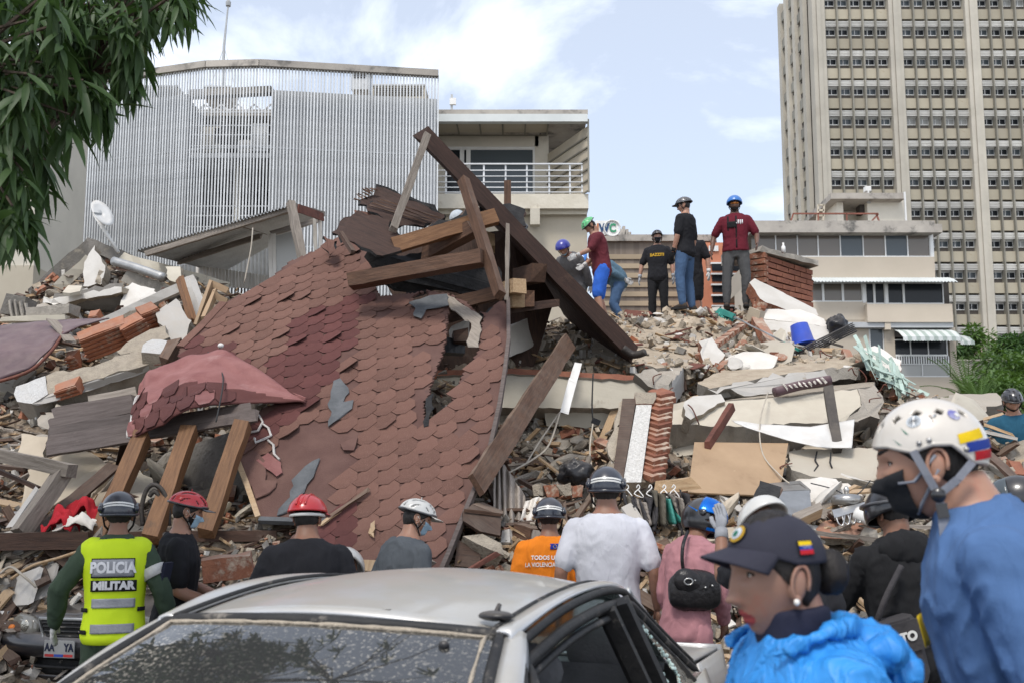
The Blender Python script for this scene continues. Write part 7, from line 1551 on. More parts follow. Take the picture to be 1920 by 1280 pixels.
    def body(s, glove=None, face=True, hand=('relax','relax'), beard=False, gl=(True,True)):
        mb = MB(); s.torso(mb, -.12, .69, 0)
        for sg in (-1, 1): s.arm_tube(mb, sg, 0, 1, 0); s.leg_tube(mb, sg, 1, 0)
        mb.tube([s.TB(Vector((0,-.006,.57)))*s.k, s.hm @ Vector((0,-.028,-.075)), s.hm @ Vector((0,-.02,-.02))], [.062*s.k,.056*s.k*(.9 if s.fem else 1),.055*s.k], 14)
        me = smooth_remesh(mb, s.vox*1.25, 2); me.materials.clear()
        for m in (s.skin, 'lips', 'eye_white', 'eye_iris', 'hair'): me.materials.append(M[m])
        hd = head_mesh(s.skin, *((84, 76) if s.near else ((24, 22) if s.far else (40, 34))), s.fem, s.near)
        if face and not s.far: eyes(hd, s.fem)
        for sg in (-1, 1):
            if glove is None or not gl[0 if sg < 0 else 1]: s.hand(hd, sg, hand[0 if sg < 0 else 1], 0, s.hm.inverted())
        hd.V = [s.hm @ v for v in hd.V]
        bm = bmesh.new(); bm.from_mesh(me); base = hd.mesh('h', [s.skin]); 
        for f in bm.faces: f.material_index = 0
        bm.from_mesh(base); bm.to_mesh(me); bm.free()
        s.bodyo = s.add('body', me)
        if glove:
            for sg in (-1, 1):
                if not gl[0 if sg < 0 else 1]: continue
                gb_ = MB(); s.hand(gb_, sg, hand[0 if sg < 0 else 1], .003); a, e, w_ = s.armpts(sg); d = (w_-e).normalized(); gb_.tube([w_-d*.06*s.k, w_], [.036*s.k, .033*s.k], 10); s.add('glove', gb_.mesh('glove', glove))
        return s
    def hand(s, mb, sg, mode, g=0, inv=None):
        a, e, w_ = s.armpts(sg); d = (w_-e).normalized(); k = s.k; up = Vector((0,1,0)) if abs(d.y) < .8 else Vector((0,0,1))
        fwd = (up-d*up.dot(d)).normalized(); sd_ = d.cross(fwd)*sg       # palm normal roughly towards the body
        tmp = MB(); pc = w_+d*.045*k; rot = Matrix((fwd, sd_, d)).transposed()
        tmp.ball(pc, (.040*k+g, .017*k+g, .052*k+g), 10, 8, rot)
        curl = {'relax': .35, 'grip': 1.1, 'flat': .12}[mode]
        for i, (o, L_) in enumerate(((-.030,.062),(-.010,.076),(.010,.080),(.029,.072))):
            p = w_+d*.080*k+fwd*o*k; dd = d.copy(); pts = [w_+d*.05*k+fwd*o*.9*k, p]
            for q in range(3): dd = (dd-sd_*math.tan(curl*.5)*-1*.9).normalized() if False else (dd+sd_*(-curl*.55)).normalized(); p = p+dd*L_*k/3; pts.append(p.copy())
            tmp.tube(pts, [.0095*k+g,.0095*k+g,.0085*k+g,.008*k+g,.006*k+g], 7)
        th = [w_+d*.02*k+fwd*.025*k, w_+d*.045*k+fwd*.045*k-sd_*.008*k, w_+d*.075*k+fwd*.055*k-sd_*.018*k, w_+d*.098*k+fwd*.052*k-sd_*.026*k]
        tmp.tube(th, [.013*k+g,.0115*k+g,.010*k+g,.0075*k+g], 7)
        V = tmp.V if inv is None else [inv @ v for v in tmp.V]; mb.add(V, tmp.F)
    def wrinkle(s, me, amp, sc, seed=0):
        co = [v.co.copy() for v in me.vertices]; no = [v.normal.copy() for v in me.vertices]
        for v, c, n_ in zip(me.vertices, co, no):
            q = Vector((c.x*sc*1.1+seed, c.y*sc*1.1, c.z*sc*.55)); w2 = mnoise.noise(q+Vector((0,0,mnoise.noise(q*.7)*2.0)))
            r_ = max(0, 1-2.6*abs(w2)); v.co = c+n_*amp*(r_*r_-.25)+n_*amp*.35*(1-2*abs(mnoise.noise(c*sc*1.9+Vector((seed,4,0)))))
    def shirt(s, mat, sleeve=.36, hem=-.10, g=.020, neck=.598, amp=.008, sc=10, name='shirt', wob=.5, bulk=1.02, arms=True):
        mb = MB(); s.torso(mb, hem, neck, g*s.k, wob)
        for sg in (-1, 1):
            if arms: s.arm_tube(mb, sg, 0, sleeve, g*s.k*.9, bulk)
            else: mb.ball(s.shoulder(sg)*s.k-Vector((sg*.03,0,0)), .06*s.k+g, 10, 8)
        me = smooth_remesh(mb, s.vox, 3); s.wrinkle(me, amp, sc, hash(s.o['label']) % 50); return s.add(name, me, mat)
    def trousers(s, mat, shorts=False, g=.016, amp=.006, name='trousers'):
        mb = MB(); s.torso(mb, -.12, .10, g*s.k*.3)
        for sg in (-1, 1): s.leg_tube(mb, sg, .5 if shorts else 1, g*s.k*(2.0 if shorts else 1))
        me = smooth_remesh(mb, s.vox, 2); s.wrinkle(me, amp, 9, 3); return s.add('shorts' if shorts else name, me, mat)
    def shoes(s, mat='brown_shoe', sole='rubber'):
        for sg in (-1, 1):
            k_, a_ = s.legs[sg]; h = Vector((sg*.088*s.bw+a_.x*sg, a_.y, s.hz+a_.z)); mb = MB(); rs = []
            for y, w_, t in ((-.075,.028,.05),(-.06,.036,.085),(0,.038,.10),(.07,.043,.075),(.13,.046,.055),(.175,.036,.045),(.19,.016,.03)):
                rs.append([(h+Vector((w_*math.cos(a), y, -.083+max(0, t*.5+t*.5*math.sin(a)))))*s.k for a in np.linspace(0, 2*math.pi, 13)[:-1]])
            mb.loft(rs); sh = s.add('shoe', mb.mesh('shoe', mat)); so_ = MB().loft([[(h+Vector((x*1.08, y, z)))*s.k for x, y in ((-.03,-.08),(.03,-.08),(.045,.08),(.045,.14),(.02,.195),(-.02,.195),(-.045,.14),(-.045,.08))] for z in (-.085,-.062)]); s.add('sole', so_.mesh('sole', sole), None, False, sh)
    # ---- surface of the torso for badges and lettering
    def tsurf(s, x, z, side, g):
        for a, b in zip(RINGS[:-1], RINGS[1:]):
            if a[0] <= z <= b[0]: f = (z-a[0])/(b[0]-a[0]); r = [a[i]+(b[i]-a[i])*f for i in range(4)]; break
        w_ = r[1]*s.bw+g+.004; d = r[2]*s.fat+g; q = max(-.98, min(.98, x/w_)); yy = d*(1-abs(q)**(2/.82))**(.41)
        return s.TB(Vector((x, r[3]+side*yy, z)))*s.k
    def patch(s, name, x0, x1, z0, z1, side, g, mat, parent=None, nu=14, nv=6, th=.002):
        mb = MB().grid(lambda u, v: s.tsurf(x0+(x1-x0)*u, z0+(z1-z0)*v, side, g), nu, nv); o = s.add(name, mb.mesh(name, mat), None, True, parent); md = o.modifiers.new('t','SOLIDIFY'); md.thickness = th; return o
    def torso_text(s, body, size, x, z, side, g, mat, xs=1, bold=.004, parent=None, name='lettering', slope=0):
        me = text_mesh(body, size, name, bold=bold, xs=xs, ext=.0006)
        for v in me.vertices: v.co = s.tsurf((x+v.co.x)*(1 if side < 0 else -1), z+v.co.y+slope*v.co.x, side, g+v.co.z)
        return s.add(name, me, mat, False, parent)
    # ---- headgear, all in the head's frame
    def cap_grid(s, r, c, rim, nu=36, nv=12, hole=None, sup=1.0):
        V = []; Fc = []
        for j in range(nv+1):
            for i in range(nu):
                az = 2*math.pi*i/nu; e0 = rim(az); el = math.pi/2-(math.pi/2-e0)*j/nv; el = min(el, math.pi/2-.02)
                V.append(Vector((c[0]+r[0]*math.sin(az)*math.cos(el), c[1]+r[1]*math.cos(az)*math.cos(el), c[2]+r[2]*math.sin(el))))
        for j in range(nv):
            for i in range(nu):
                f = (j*nu+i, (j+1)*nu+i, (j+1)*nu+(i+1) % nu, j*nu+(i+1) % nu)
                p = sum((V[q] for q in f), Vector())/4-Vector(c)
                if hole and hole(p.x/r[0], p.y/r[1], p.z/r[2]): continue
                Fc.append(f[::-1])
        mb = MB(); mb.add(V, Fc); mb.add([V[i] for i in range(nu)], [tuple(range(nu))]); return mb
    def straps(s, mat='strap_grey', z0=.0, x=.088, thick=.006, buckle=True):
        for sg in (-1, 1):
            mb = MB(); j = Vector((sg*.078,.012,-.072))
            for a in (Vector((sg*x,.045,z0)), Vector((sg*x,-.065,z0-.01))): mb.tube([a, a.lerp(j, .5)+Vector((sg*.006,0,0)), j], thick, 4)
            mb.tube([j, Vector((sg*.055,.04,-.110)), Vector((0,.055,-.126))], thick, 4); s.hmesh('chin_strap', mb, mat)
    def bike_helmet(s, shell, second='h_black', visor=None, r=(.102,.138,.108), rows=4.2, rimz=.15):
        hel = lambda az: rimz-.10+.10*math.cos(2*az)*.3+(.06 if math.cos(az) > .6 else 0)
        s.hmesh('helmet_liner', s.cap_grid((r[0]*.93, r[1]*.93, r[2]*.92), (0,-.008,.035), hel, 32, 10), second)
        def hole(x, y, z): return abs(x) < .88 and .22 < z < .985 and math.sin((x+.12)*rows*math.pi) > .05 and math.sin((y*2.1+abs(x)*1.2)*math.pi+.6) > -.7
        sh = s.cap_grid(r, (0,-.008,.035), hel, 84, 26, hole); o = s.hmesh('helmet_shell', sh, shell); md = o.modifiers.new('t','SOLIDIFY'); md.thickness = .014*s.k; md.offset = -1
        s.hmesh('helmet_rim', MB().tube([Vector((r[0]*1.01*math.sin(a)*math.cos(hel(a)), -.008+r[1]*1.01*math.cos(a)*math.cos(hel(a)), .035+r[2]*math.sin(hel(a)))) for a in np.linspace(0, 2*math.pi, 41)[:-1]], .008, 6, closed=True), second)
        if visor: 
            o = s.hmesh('helmet_visor', MB().grid(lambda u, v: Vector(((2*u-1)*.075, .115+.075*v*(1-.5*(2*u-1)**2)-.03*(2*u-1)**2, .045-.012*v-.008*(2*u-1)**2)), 12, 5), visor); o.modifiers.new('t','SOLIDIFY').thickness = .005
        s.straps('sleeve_black')
    def dome(s, shell, r=(.112,.138,.125), c=(0,-.004,.02), rim=None, nu=44, nv=16, th=.012, name='helmet_shell', hole=None):
        rim = rim or (lambda az: .12+.14*math.cos(az)-.42*(1 if False else max(0, math.cos(az*2+math.pi)))*.6)
        o = s.hmesh(name, s.cap_grid(r, c, rim, nu, nv, hole), shell); md = o.modifiers.new('t','SOLIDIFY'); md.thickness = th*s.k; md.offset = 1; return o
    def tactical(s):
        rim = lambda az: -.12+.34*max(0, math.cos(az))-.10*max(0, -math.cos(az))-.05*abs(math.sin(az))
        r, c = (.106,.132,.122), (0,-.010,.014); o = s.dome('h_navy', r, c, rim)
        s.hmesh('helmet_rim', MB().tube([Vector((c[0]+(r[0]+.012)*math.sin(a)*math.cos(rim(a)), c[1]+(r[1]+.012)*math.cos(a)*math.cos(rim(a)), c[2]+r[2]*math.sin(rim(a)))) for a in np.linspace(0, 2*math.pi, 41)[:-1]], .010, 6, closed=True), 'h_navy', True, o)
        def onsh(az, el, e=.014): return Vector((c[0]+(r[0]+e)*math.sin(az)*math.cos(el), c[1]+(r[1]+e)*math.cos(az)*math.cos(el), c[2]+(r[2]+e)*math.sin(el)))
        for el0 in (.36, .23):                     # two white bands across the back
            st = s.hmesh('white_band', MB().grid(lambda u, v: onsh(math.pi-.95+1.9*u, el0+.085*v-.10*((2*u-1)**2), .0145), 20, 2), 'h_white', True, o)
        for sg in (-1, 1):
            s.hmesh('side_rail', MB().tube([onsh(sg*(1.1+.95*u), .16+.20*math.sin(math.pi*u), .016) for u in np.linspace(0,1,10)], .012, 6), 'h_black', True, o); s.hmesh('side_pad', MB().ball(onsh(sg*2.0, .10, .014), (.022,.035,.028), 10, 8), 'h_navy', True, o)
            s.hmesh('chin_strap', MB().tube([Vector((sg*.10,-.02,-.02)), Vector((sg*.088,.0,-.08)), Vector((sg*.05,.05,-.125))], .007, 5), 'sleeve_black')
        return o
    def hair(s, low=1.75, front=1.05, off=.008, mat='hair'):
        """scalp hair: everything above a hairline that dips behind"""
        mb = MB(); nu, nv = 36, 22
        def S_(i, j):
            az = 2*math.pi*i/nu-math.pi; b = (1-math.cos(az))/2; lim = front+(low+.35-front)*b**.8; t = .02+lim*(j/nv); return hp(az, t, 1, off*(1 if j < nv else .2)+.003*mnoise.noise(Vector((az*4,t*5,0))), s.fem)
        V = [S_(i, j) for j in range(nv+1) for i in range(nu)]; mb.add(V, [(j*nu+i, j*nu+(i+1) % nu, (j+1)*nu+(i+1) % nu, (j+1)*nu+i)[::-1] for j in range(nv) for i in range(nu)]); s.hmesh('hair', mb, mat)
    def beard(s, mat='hair', off=.009):
        s.hmesh('beard', MB().grid(lambda u, v: hp((2*u-1)*1.45, 2.05+.95*v-.25*(2*u-1)**2*(1-v)*1.0, 1, off*(.3+.7*math.sin(math.pi*min(1, v+.15))) , 0), 26, 10), mat)
    def mask(s, mat, ear='h_white', drop=0):
        mb = MB().grid(lambda u, v: hp((2*u-1)*1.0, 1.74+drop+1.08*v-.10*(2*u-1)**2*(1 if v < .5 else -1), 1, .004+.008*math.sin(math.pi*v)*(1-(2*u-1)**2*.5)+.0025*math.sin(v*14), s.fem), 24, 16)
        o = s.hmesh('face_mask', mb, mat); o.modifiers.new('t','SOLIDIFY').thickness = .003
        for sg in (-1, 1):
            for t in (1.86, 2.55): s.hmesh('ear_loop', MB().tube([hp(sg*.86, t+drop, 1, .008), hp(sg*1.2, (t+drop)*.6+.75, 1, .008), Vector((sg*.088,-.012,.0+(.01 if t < 2 else -.02)))], .0022 if not s.near else .004, 4), ear, True, o)
    def finish(s): return s
REST = ((.07,-.03,-.27), (.09,.02,-.51))
# ---------------------------------------------------------------- street level
p = Person('military policeman in green uniform and yellow reflective vest, seen from behind', 224, 962, 6.1, 1.68, 17, 3, .95, 1.0, (0,0,0), ((.16,-.02,-.22),(.19,.10,-.44)), ((.12,-.04,-.24),(.17,.06,-.46)), skin='skin_brown'); pol = p
p.body(glove='glove_white', gl=(True, True)); p.hair(1.9); p.trousers('uniform'); p.shirt('uniform', 1.0, -.16, .018, .612, .007, 10, 'uniform_jacket'); p.shoes('black_pants')
vs = p.shirt('vest_yellow', 0, -.06, .036, .585, .003, 6, 'reflective_vest', .2, arms=False); p.tactical()
for (a, b, c, d, m) in ((-.135,.120,.345,.465,'sleeve_black'),(-.130,.115,.352,.458,'reflective'),(-.135,.135,.262,.330,'sleeve_black')): p.patch('badge', a, b, c, d, -1, .043 if m == 'sleeve_black' else .0455, m, vs)
p.torso_text('POLICIA', .090, -.008, .405, -1, .049, 'letter_silver', .80, .0045, vs); p.torso_text('MILITAR', .066, 0, .296, -1, .047, 'letter_silver', 1.0, .004, vs)
for z in (.165, .015): p.patch('reflective_band', -.125, .130, z, z+.055, -1, .044, 'reflective', vs)
for x in (-.17, .165):
    for z in (.14, .01): p.patch('vest_buckle', x-.02, x+.02, z, z+.025, -1, .043, 'sleeve_black', vs, 4, 2)
a, e, w_ = p.armpts(1); ab_ = MB(); m1 = a.lerp(e, .55); ab_.tube([m1+(e-a)*.12, m1-(e-a)*.12], .078*p.k, 14); ar = p.add('arm_band', ab_.mesh('arm_band', 'glove_white')); p.add('arm_shield', MB().box(m1+Vector((.075,-.03,0))*p.k, (.02,.09,.12), Euler((0,.2,-.5)).to_matrix()).mesh('arm_shield', 'navy'), None, False, ar)
p = Person('man in black tee with red cycling helmet and blue face mask holding a brick', 352, 958, 6.6, 1.72, -74, 4, 1.0, 1.05, (6,-8,0), ((.02,.10,-.26),(-.03,.34,-.34)), ((.04,.04,-.28),(-.02,.31,-.36)), skin='skin_tan')
p.body(glove='glove_white', hand=('grip','grip')); p.hair(1.85); p.trousers('black_pants'); p.shirt('black_tee', .40); p.shoes(); p.bike_helmet('h_red', 'h_black', 'h_grey'); p.mask('mask_blue'); p.beard(off=.006)
hb = W(428,1062,6.45); tag(link('held_brick', rough_box(.30,.15,.14,.08,.008,3,.012).mesh('held_brick','brick'), None, Matrix.Translation(hb) @ Euler((.1,-.12,.25)).to_matrix().to_4x4()), 'rough orange block carried by the man in red cycling helmet', 'brick')
p = Person('broad man in black tee with red hard hat, seen from behind', 577, 970, 6.0, 1.68, 9, 10, 1.2, 1.2, (-16,4,0), ((.10,.02,-.25),(.11,.16,-.44)), ((.09,.02,-.25),(.06,.18,-.42)), skin='skin_brown')
p.body(); p.hair(1.9); p.trousers('black_pants'); p.shirt('black_tee', .38); p.shoes()
for sg in (-1, 1):
    mb = MB(); p.arm_tube(mb, sg, .5, 1, .005); p.add('arm_sleeve', mb.mesh('arm_sleeve', 'sleeve_black'))
rim = lambda az: .10-.04*math.cos(az); o = p.dome('h_red', (.122,.150,.128), (0,-.005,.018), rim, th=.006)
b_ = p.hmesh('hat_brim', MB().grid(lambda u, v: Vector(((.125+.05*v*max(0,math.cos((2*u-1)*1.5)))*math.sin((2*u-1)*1.5), -.005+(.152+.06*v*max(0,math.cos((2*u-1)*1.5)))*math.cos((2*u-1)*1.5), .030-.012*v)), 20, 4), 'h_red', True, o); b_.modifiers.new('t','SOLIDIFY').thickness = .004
for x in (-.03, 0, .03): p.hmesh('hat_ridge', MB().tube([Vector((x, -.005+.156*math.cos(a), .018+.133*math.sin(a))) for a in np.linspace(.35, 2.7, 14)], .007, 6), 'h_red', True, o)
p.hmesh('hat_band', MB().tube([Vector((.104*math.sin(a), -.008+.128*math.cos(a), .012)) for a in np.linspace(0, 2*math.pi, 31)[:-1]], .012, 6, closed=True), 'h_white', True, o)
p = Person('man in grey tee with white cycling helmet and mask, looking right', 782, 972, 6.6, 1.70, -48, 14, 1.05, 1.1, (-28,-4,0), None, ((.05,.02,-.27),(.04,.20,-.42)), skin='skin_tan')
p.body(); p.hair(1.9); p.trousers('jeans'); p.shirt('grey_tee', .40); p.shoes(); p.bike_helmet('h_white', 'h_grey', 'h_cream'); p.mask('mask_blue')
p = Person('person with white helmet stooping behind the red hard hat', 648, 1066, 7.0, 1.7, -20, 45, 1, 1, (0,0,0)); p.body(); p.trousers('jeans'); p.shirt('denim_shirt'); p.shoes(); p.dome('h_white', (.122,.150,.128), (0,-.005,.018), lambda az: .05)
p = Person('rescuer in orange printed tee and dark striped helmet, seen from behind', 1030, 968, 7.0, 1.68, -2, 6, 1.02, 1.05, (0,0,0), REST, REST, skin='skin_brown')
p.body(); p.hair(1.9); p.trousers('navy'); sh_o = p.shirt('orange_tee', .42); p.shoes(); p.tactical()
fl_ = p.patch('flag_patch', .005, .075, .500, .542, -1, .026, 'eu_blue', sh_o)
for i in range(12): a = i*math.pi/6; p.patch('star', .040+.013*math.cos(a)-.0018, .040+.013*math.cos(a)+.0018, .521+.013*math.sin(a)-.0018, .521+.013*math.sin(a)+.0018, -1, .0295, 'flag_yellow', fl_, 1, 1, .001)
p.torso_text('TODOS UNIDOS', .042, .012, .440, -1, .027, 'h_white', .92, .001, sh_o); p.torso_text('LA VIOLENCIA HACIA', .042, -.012, .390, -1, .027, 'h_white', .80, .001, sh_o)
p = Person('tall man in white tee with dark striped helmet, seen from behind', 1137, 917, 6.4, 1.84, -4, 2, 1.12, 1.12, (-3,0,0), ((.09,-.03,-.26),(.11,.06,-.48)), ((.09,-.03,-.26),(.11,.06,-.48)), skin='skin_mid')
p.body(); p.hair(2.0, off=.010); p.trousers('jeans'); p.shirt('white_tee', .40, amp=.0045); p.shoes(); p.tactical()
# motorcyclist in pink
def full_face(p, shell, visor=None, accent=None):
    r, c = (.132,.158,.150), (0,.002,.005)
    def hole(x, y, z): return y > .45 and -.28 < z < .30 and abs(x) < .80
    mb = MB(); nu, nv = 56, 34; V = []; Fc = []
    def sp(az, el, e=0): 
        k = 1+.16*max(0, math.cos(az))*max(0, -math.sin(el))*1.0; return Vector((c[0]+(r[0]+e)*math.sin(az)*math.cos(el), c[1]+(r[1]+e)*k*math.cos(az)*math.cos(el), c[2]+(r[2]+e)*math.sin(el)))
    for j in range(nv+1):
        el = math.pi/2-.02-(math.pi/2+.72)*j/nv
        for i in range(nu): V.append(sp(2*math.pi*i/nu, el))
    for j in range(nv):
        for i in range(nu):
            f = (j*nu+i, j*nu+(i+1) % nu, (j+1)*nu+(i+1) % nu, (j+1)*nu+i); q = sum((V[x] for x in f), Vector())/4-Vector(c)
            if not hole(q.x/r[0], q.y/r[1], q.z/r[2]): Fc.append(f)
    mb.add(V, Fc); mb.add(V[:nu], [tuple(range(nu))[::-1]]); o = p.hmesh('helmet_shell', mb, shell); md = o.modifiers.new('t','SOLIDIFY'); md.thickness = .014; md.offset = -1
    if visor: v_ = p.hmesh('helmet_visor', MB().grid(lambda u, v: sp((2*u-1)*1.45, .12+.98*v, .008), 24, 10), visor, True, o); v_.modifiers.new('t','SOLIDIFY').thickness = .004
    for sg in (-1,1): p.hmesh('visor_hinge', MB().ball(sp(sg*1.25, .08, .004), (.014,.026,.026), 12, 8), 'h_black', True, o)
    if accent:
        p.hmesh('chin_accent', MB().grid(lambda u, v: sp(-.9+1.8*u, -.55+.14*v-.12*abs(2*u-1), .003), 16, 3), accent, True, o)
        for sg in (-1,1): p.hmesh('side_accent', MB().grid(lambda u, v: sp(sg*(1.5+.7*u), .05+.30*u+.06*v*(1-u), .003), 10, 2), accent, True, o)
    return o, sp
p = Person('person in pink top with black and blue motorcycle helmet and black handbag', 1318, 974, 6.2, 1.66, -42, 22, .92, 1.0, (-84,-6,0), ((.05,.06,-.26),(.02,.22,-.40)), ((.05,.08,-.25),(.0,.24,-.36)), skin='skin_brown', fem=1)
p.body(face=False); p.trousers('pink_tee'); p.shirt('pink_tee', 1.0, -.08, .012, .605, .008, 12); p.shoes(); o, sp = full_face(p, 'h_black', 'visor_blue', 'visor_blue')
me = text_mesh('ICH', .045, 'lettering', bold=.001); me.materials.clear(); me.materials.append(M['h_white'])
for v in me.vertices: v.co = p.hm @ sp(-2.05-v.co.x*7, .12+v.co.y*7, .004)
p.add('lettering', me, None, False, o)
hbag = thing('handbag', 'black studded leather handbag slung behind the pink top', 'handbag', tuple(W(1300,1110,6.0)))
c_ = W(1302,1105,5.92); mb = MB().ball(c_, (.155,.07,.12), 20, 14)
for v in mb.V:
    q = v-c_; v.x = c_.x+.155*math.copysign(abs(q.x/.155)**.55, q.x); v.z = c_.z+.12*math.copysign(abs(q.z/.12)**.6, q.z)*(1-.25*(q.z > 0)*abs(q.x/.155)); v.y += -.012*math.sin(v.x*90)*(v.z < c_.z+.03)
mk('leather', (.014,.013,.014), (.026,.024,.024), 8, .32, .35, 30); mb.build('pouch', 'leather', hbag, True)
MB().ball(c_+Vector((-.045,-.045,.05)), (.09,.045,.075), 16, 10, Euler((0,.5,0)).to_matrix()).build('flap', 'leather', hbag, True); MB().tube([c_+Vector((-.05+.024*math.cos(a), -.098, .055+.018*math.sin(a))) for a in np.linspace(0,6.28,17)[:-1]], .005, 5, closed=True).build('ring', 'steel', hbag, True)
for q in ((-.01,.06),(.05,.02),(.09,.03)): MB().ball(c_+Vector((q[0],-.078,q[1])), .008, 8, 6).build('stud', 'steel', hbag, True)
wire('strap', [(1283,1078,5.95),(1279,1050,5.93),(1281,1020,5.95),(1290,995,6.05)], .011, 'leather', parent=hbag)
# hooded volunteer
p = Person('volunteer in black hooded jacket and black gold motorcycle helmet, seen from behind', 1672, 962, 5.0, 1.66, 4, 8, 1.05, 1.05, (12,-18,0), ((.10,.16,-.22),(.14,.40,-.18)), ((.06,.10,-.26),(-.05,.30,-.30)), skin='skin_brown')
p.body(glove='glove_white', hand=('grip','grip'), face=False); p.hair(2.0); p.trousers('black_pants'); p.shirt('hoodie', 1.0, -.10, .020, .615, .012, 10, 'hooded_jacket'); p.shoes()
hd_ = MB().ball(p.TB(Vector((0,-.10,.55)))*p.k, (.15*p.k,.07*p.k,.10*p.k), 18, 12); me = smooth_remesh(hd_, .012, 2); p.wrinkle(me, .008, 12, 2); p.add('hood', me, 'hoodie')
o = p.dome('h_black', (.130,.158,.145), (0,.0,.012), lambda az: -.32+.15*max(0,math.cos(az)), th=.006)
def gold_mark(a0, e0, a1, e1): p.hmesh('gold_mark', MB().tube([Vector((.138*math.sin(a)*math.cos(e), .166*math.cos(a)*math.cos(e), .012+.152*math.sin(e))) for a, e in ((a0,e0),((a0+a1)/2,(e0+e1)/2),(a1,e1))], .004, 4), 'gold', True, o)
for q in range(7): gold_mark(2.3+.16*q, -.15, 2.42+.16*q, .22)
for q in range(3): gold_mark(1.6+.2*q, .05, 1.9+.2*q, -.1)
p.hmesh('goggle_strap', MB().tube([Vector((.135*math.sin(a), .164*math.cos(a), .05+.05*math.cos(a))) for a in np.linspace(0,6.28,30)[:-1]], .012, 5, closed=True), 'h_grey', True, o)
lt = thing('shoulder_bag', 'black sports bag with white lettering hanging behind the hooded jacket', 'bag', tuple(W(1670,1230,4.8))); bm_ = Matrix.Translation(W(1662,1222,4.72)) @ Euler((0,R(-14),R(6))).to_matrix().to_4x4()
bb2 = MB().loft([[Vector((x*w_, y, z)) for x, y in ((-.5,.05),(-.52,-.02),(-.4,-.07),(.4,-.07),(.52,-.02),(.5,.05))] for z, w_ in ((-.16,.30),(-.13,.33),(.10,.34),(.14,.30))]); link('bag_body', bb2.mesh('bag_body', 'fabric_dark'), lt, bm_); link('bag_flap', MB().box((0,-.075,.06), (.34,.012,.14)).mesh('bag_flap', 'fabric_dark'), lt, bm_)
me = text_mesh('LOTTO', .058, 'lettering', bold=.003); me.materials.clear(); me.materials.append(M['h_white']); link('lettering', me, lt, bm_ @ Matrix.Translation((.03,-.086,.06)) @ Matrix.Rotation(R(90),4,'X'))
link('piping', MB().tube([Vector((-.17,-.076,.10)), Vector((-.12,-.076,-.02)), Vector((-.14,-.076,-.14))], .006, 5).mesh('piping','letter_silver'), lt, bm_); wire('strap', [(1640,1175,4.75),(1660,1120,4.72),(1690,1060,4.75)], .015, 'fabric_dark', parent=lt)
p = Person('person at the edge in a black and white patterned motorcycle helmet', 1908, 938, 5.6, 1.7, 60, 8, 1, 1, (0,-10,0)); p.body(face=False); p.trousers('black_pants'); p.shirt('grey_tee', .4); p.shoes(); o, sp = full_face(p, 'h_black', 'glass_mid')
for q in range(12): rr = random.Random(q); a0 = 1.0+rr.random()*2.2; e0 = -.3+rr.random()*1.2; p.hmesh('white_pattern', MB().tube([sp(a0, e0, .003), sp(a0+.2, e0+.12*rr.uniform(-1,1), .003), sp(a0+.36, e0+.2*rr.uniform(-1,1), .003)], [.003,.008,.002], 5), 'h_white', True, o)
p = Person('stooping person with white cap helmet reaching up behind the police cap', 1434, 986, 4.6, 1.62, 20, 25, 1, 1, (0,-15,0), ((.03,.22,.05),(-.06,.25,.32)), None, skin='skin_brown'); p.body(glove='glove_grey', gl=(True,False)); p.trousers('jeans'); p.shirt('black_tee', .4); p.shoes(); p.dome('h_white', (.118,.146,.125), (0,-.005,.018), lambda az: .05)
# ---------------------------------------------------------------- on the pile
p = Person('bearded man in teal polo and dark cycling helmet working on the far rubble', 1898, 752, 10.6, 1.76, 152, 12, 1.08, 1.12, (18,-22,0), ((.12,.02,-.26),(.10,.16,-.44)), ((.16,.0,-.24),(.22,.12,-.42)), skin='skin_tan')
p.body(glove='glove_white'); p.hair(1.9); p.beard(); p.trousers('jeans'); p.shirt('teal_tee', .42); p.shoes(); p.bike_helmet('h_chrome', 'h_black')
WALK = ((.02,.05,-.42), (.03,.02,-.83))
p = Person('man in maroon tee and blue shorts with green cycling helmet, reaching out', 1106, 424, 15.4, 1.76, 96, 16, 1.02, 1.1, (0,-34,0), ((.02,.20,-.17),(-.02,.42,-.20)), ((.04,.10,-.25),(.0,.28,-.32)), ((.02,.10,-.41),(.03,.02,-.82)), ((.02,.02,-.42),(.05,-.10,-.82)), 'skin_tan')
p.body(glove='glove_white', gl=(True,True)); p.hair(1.9); p.trousers('blue_shorts', True); p.shirt('maroon_tee', .44, -.12); p.shoes(); p.bike_helmet('h_green', 'h_grey')
p = Person('stooping man in grey shirt and royal blue helmet facing the rubble', 1056, 466, 15.7, 1.74, 148, 48, 1.0, 1.0, (10,10,0), ((.08,.06,-.26),(.06,.10,-.50)), ((.08,.08,-.26),(.02,.16,-.50)), ((.02,.14,-.40),(.03,-.02,-.78)), ((.02,.12,-.40),(.03,-.04,-.78)), 'skin_tan')
p.body(glove='glove_white'); p.hair(1.9); p.trousers('grey_pants'); p.shirt('grey_shirt', 1.0, g=.018); p.shoes(); p.dome('h_royal', (.118,.146,.128), (0,-.005,.016), lambda az: -.10+.25*max(0,math.cos(az))); p.mask('mask_blue', drop=.55); p.straps('sleeve_black')
p = Person('man in denim blue clothes and blue helmet bending behind the blue shorts', 1096, 492, 16.3, 1.74, 100, 74, 1.05, 1.05, (0,0,0), ((.04,.12,-.24),(.0,.16,-.48)), ((.04,.14,-.24),(.0,.2,-.47)), ((.02,.14,-.40),(.03,-.06,-.78)), ((.02,.06,-.41),(.05,-.14,-.78)), 'skin_tan')
p.body(glove='glove_white'); p.trousers('jeans'); p.shirt('denim_shirt', .9); p.shoes(); p.dome('h_blue', (.118,.146,.128), (0,-.005,.016), lambda az: -.05)
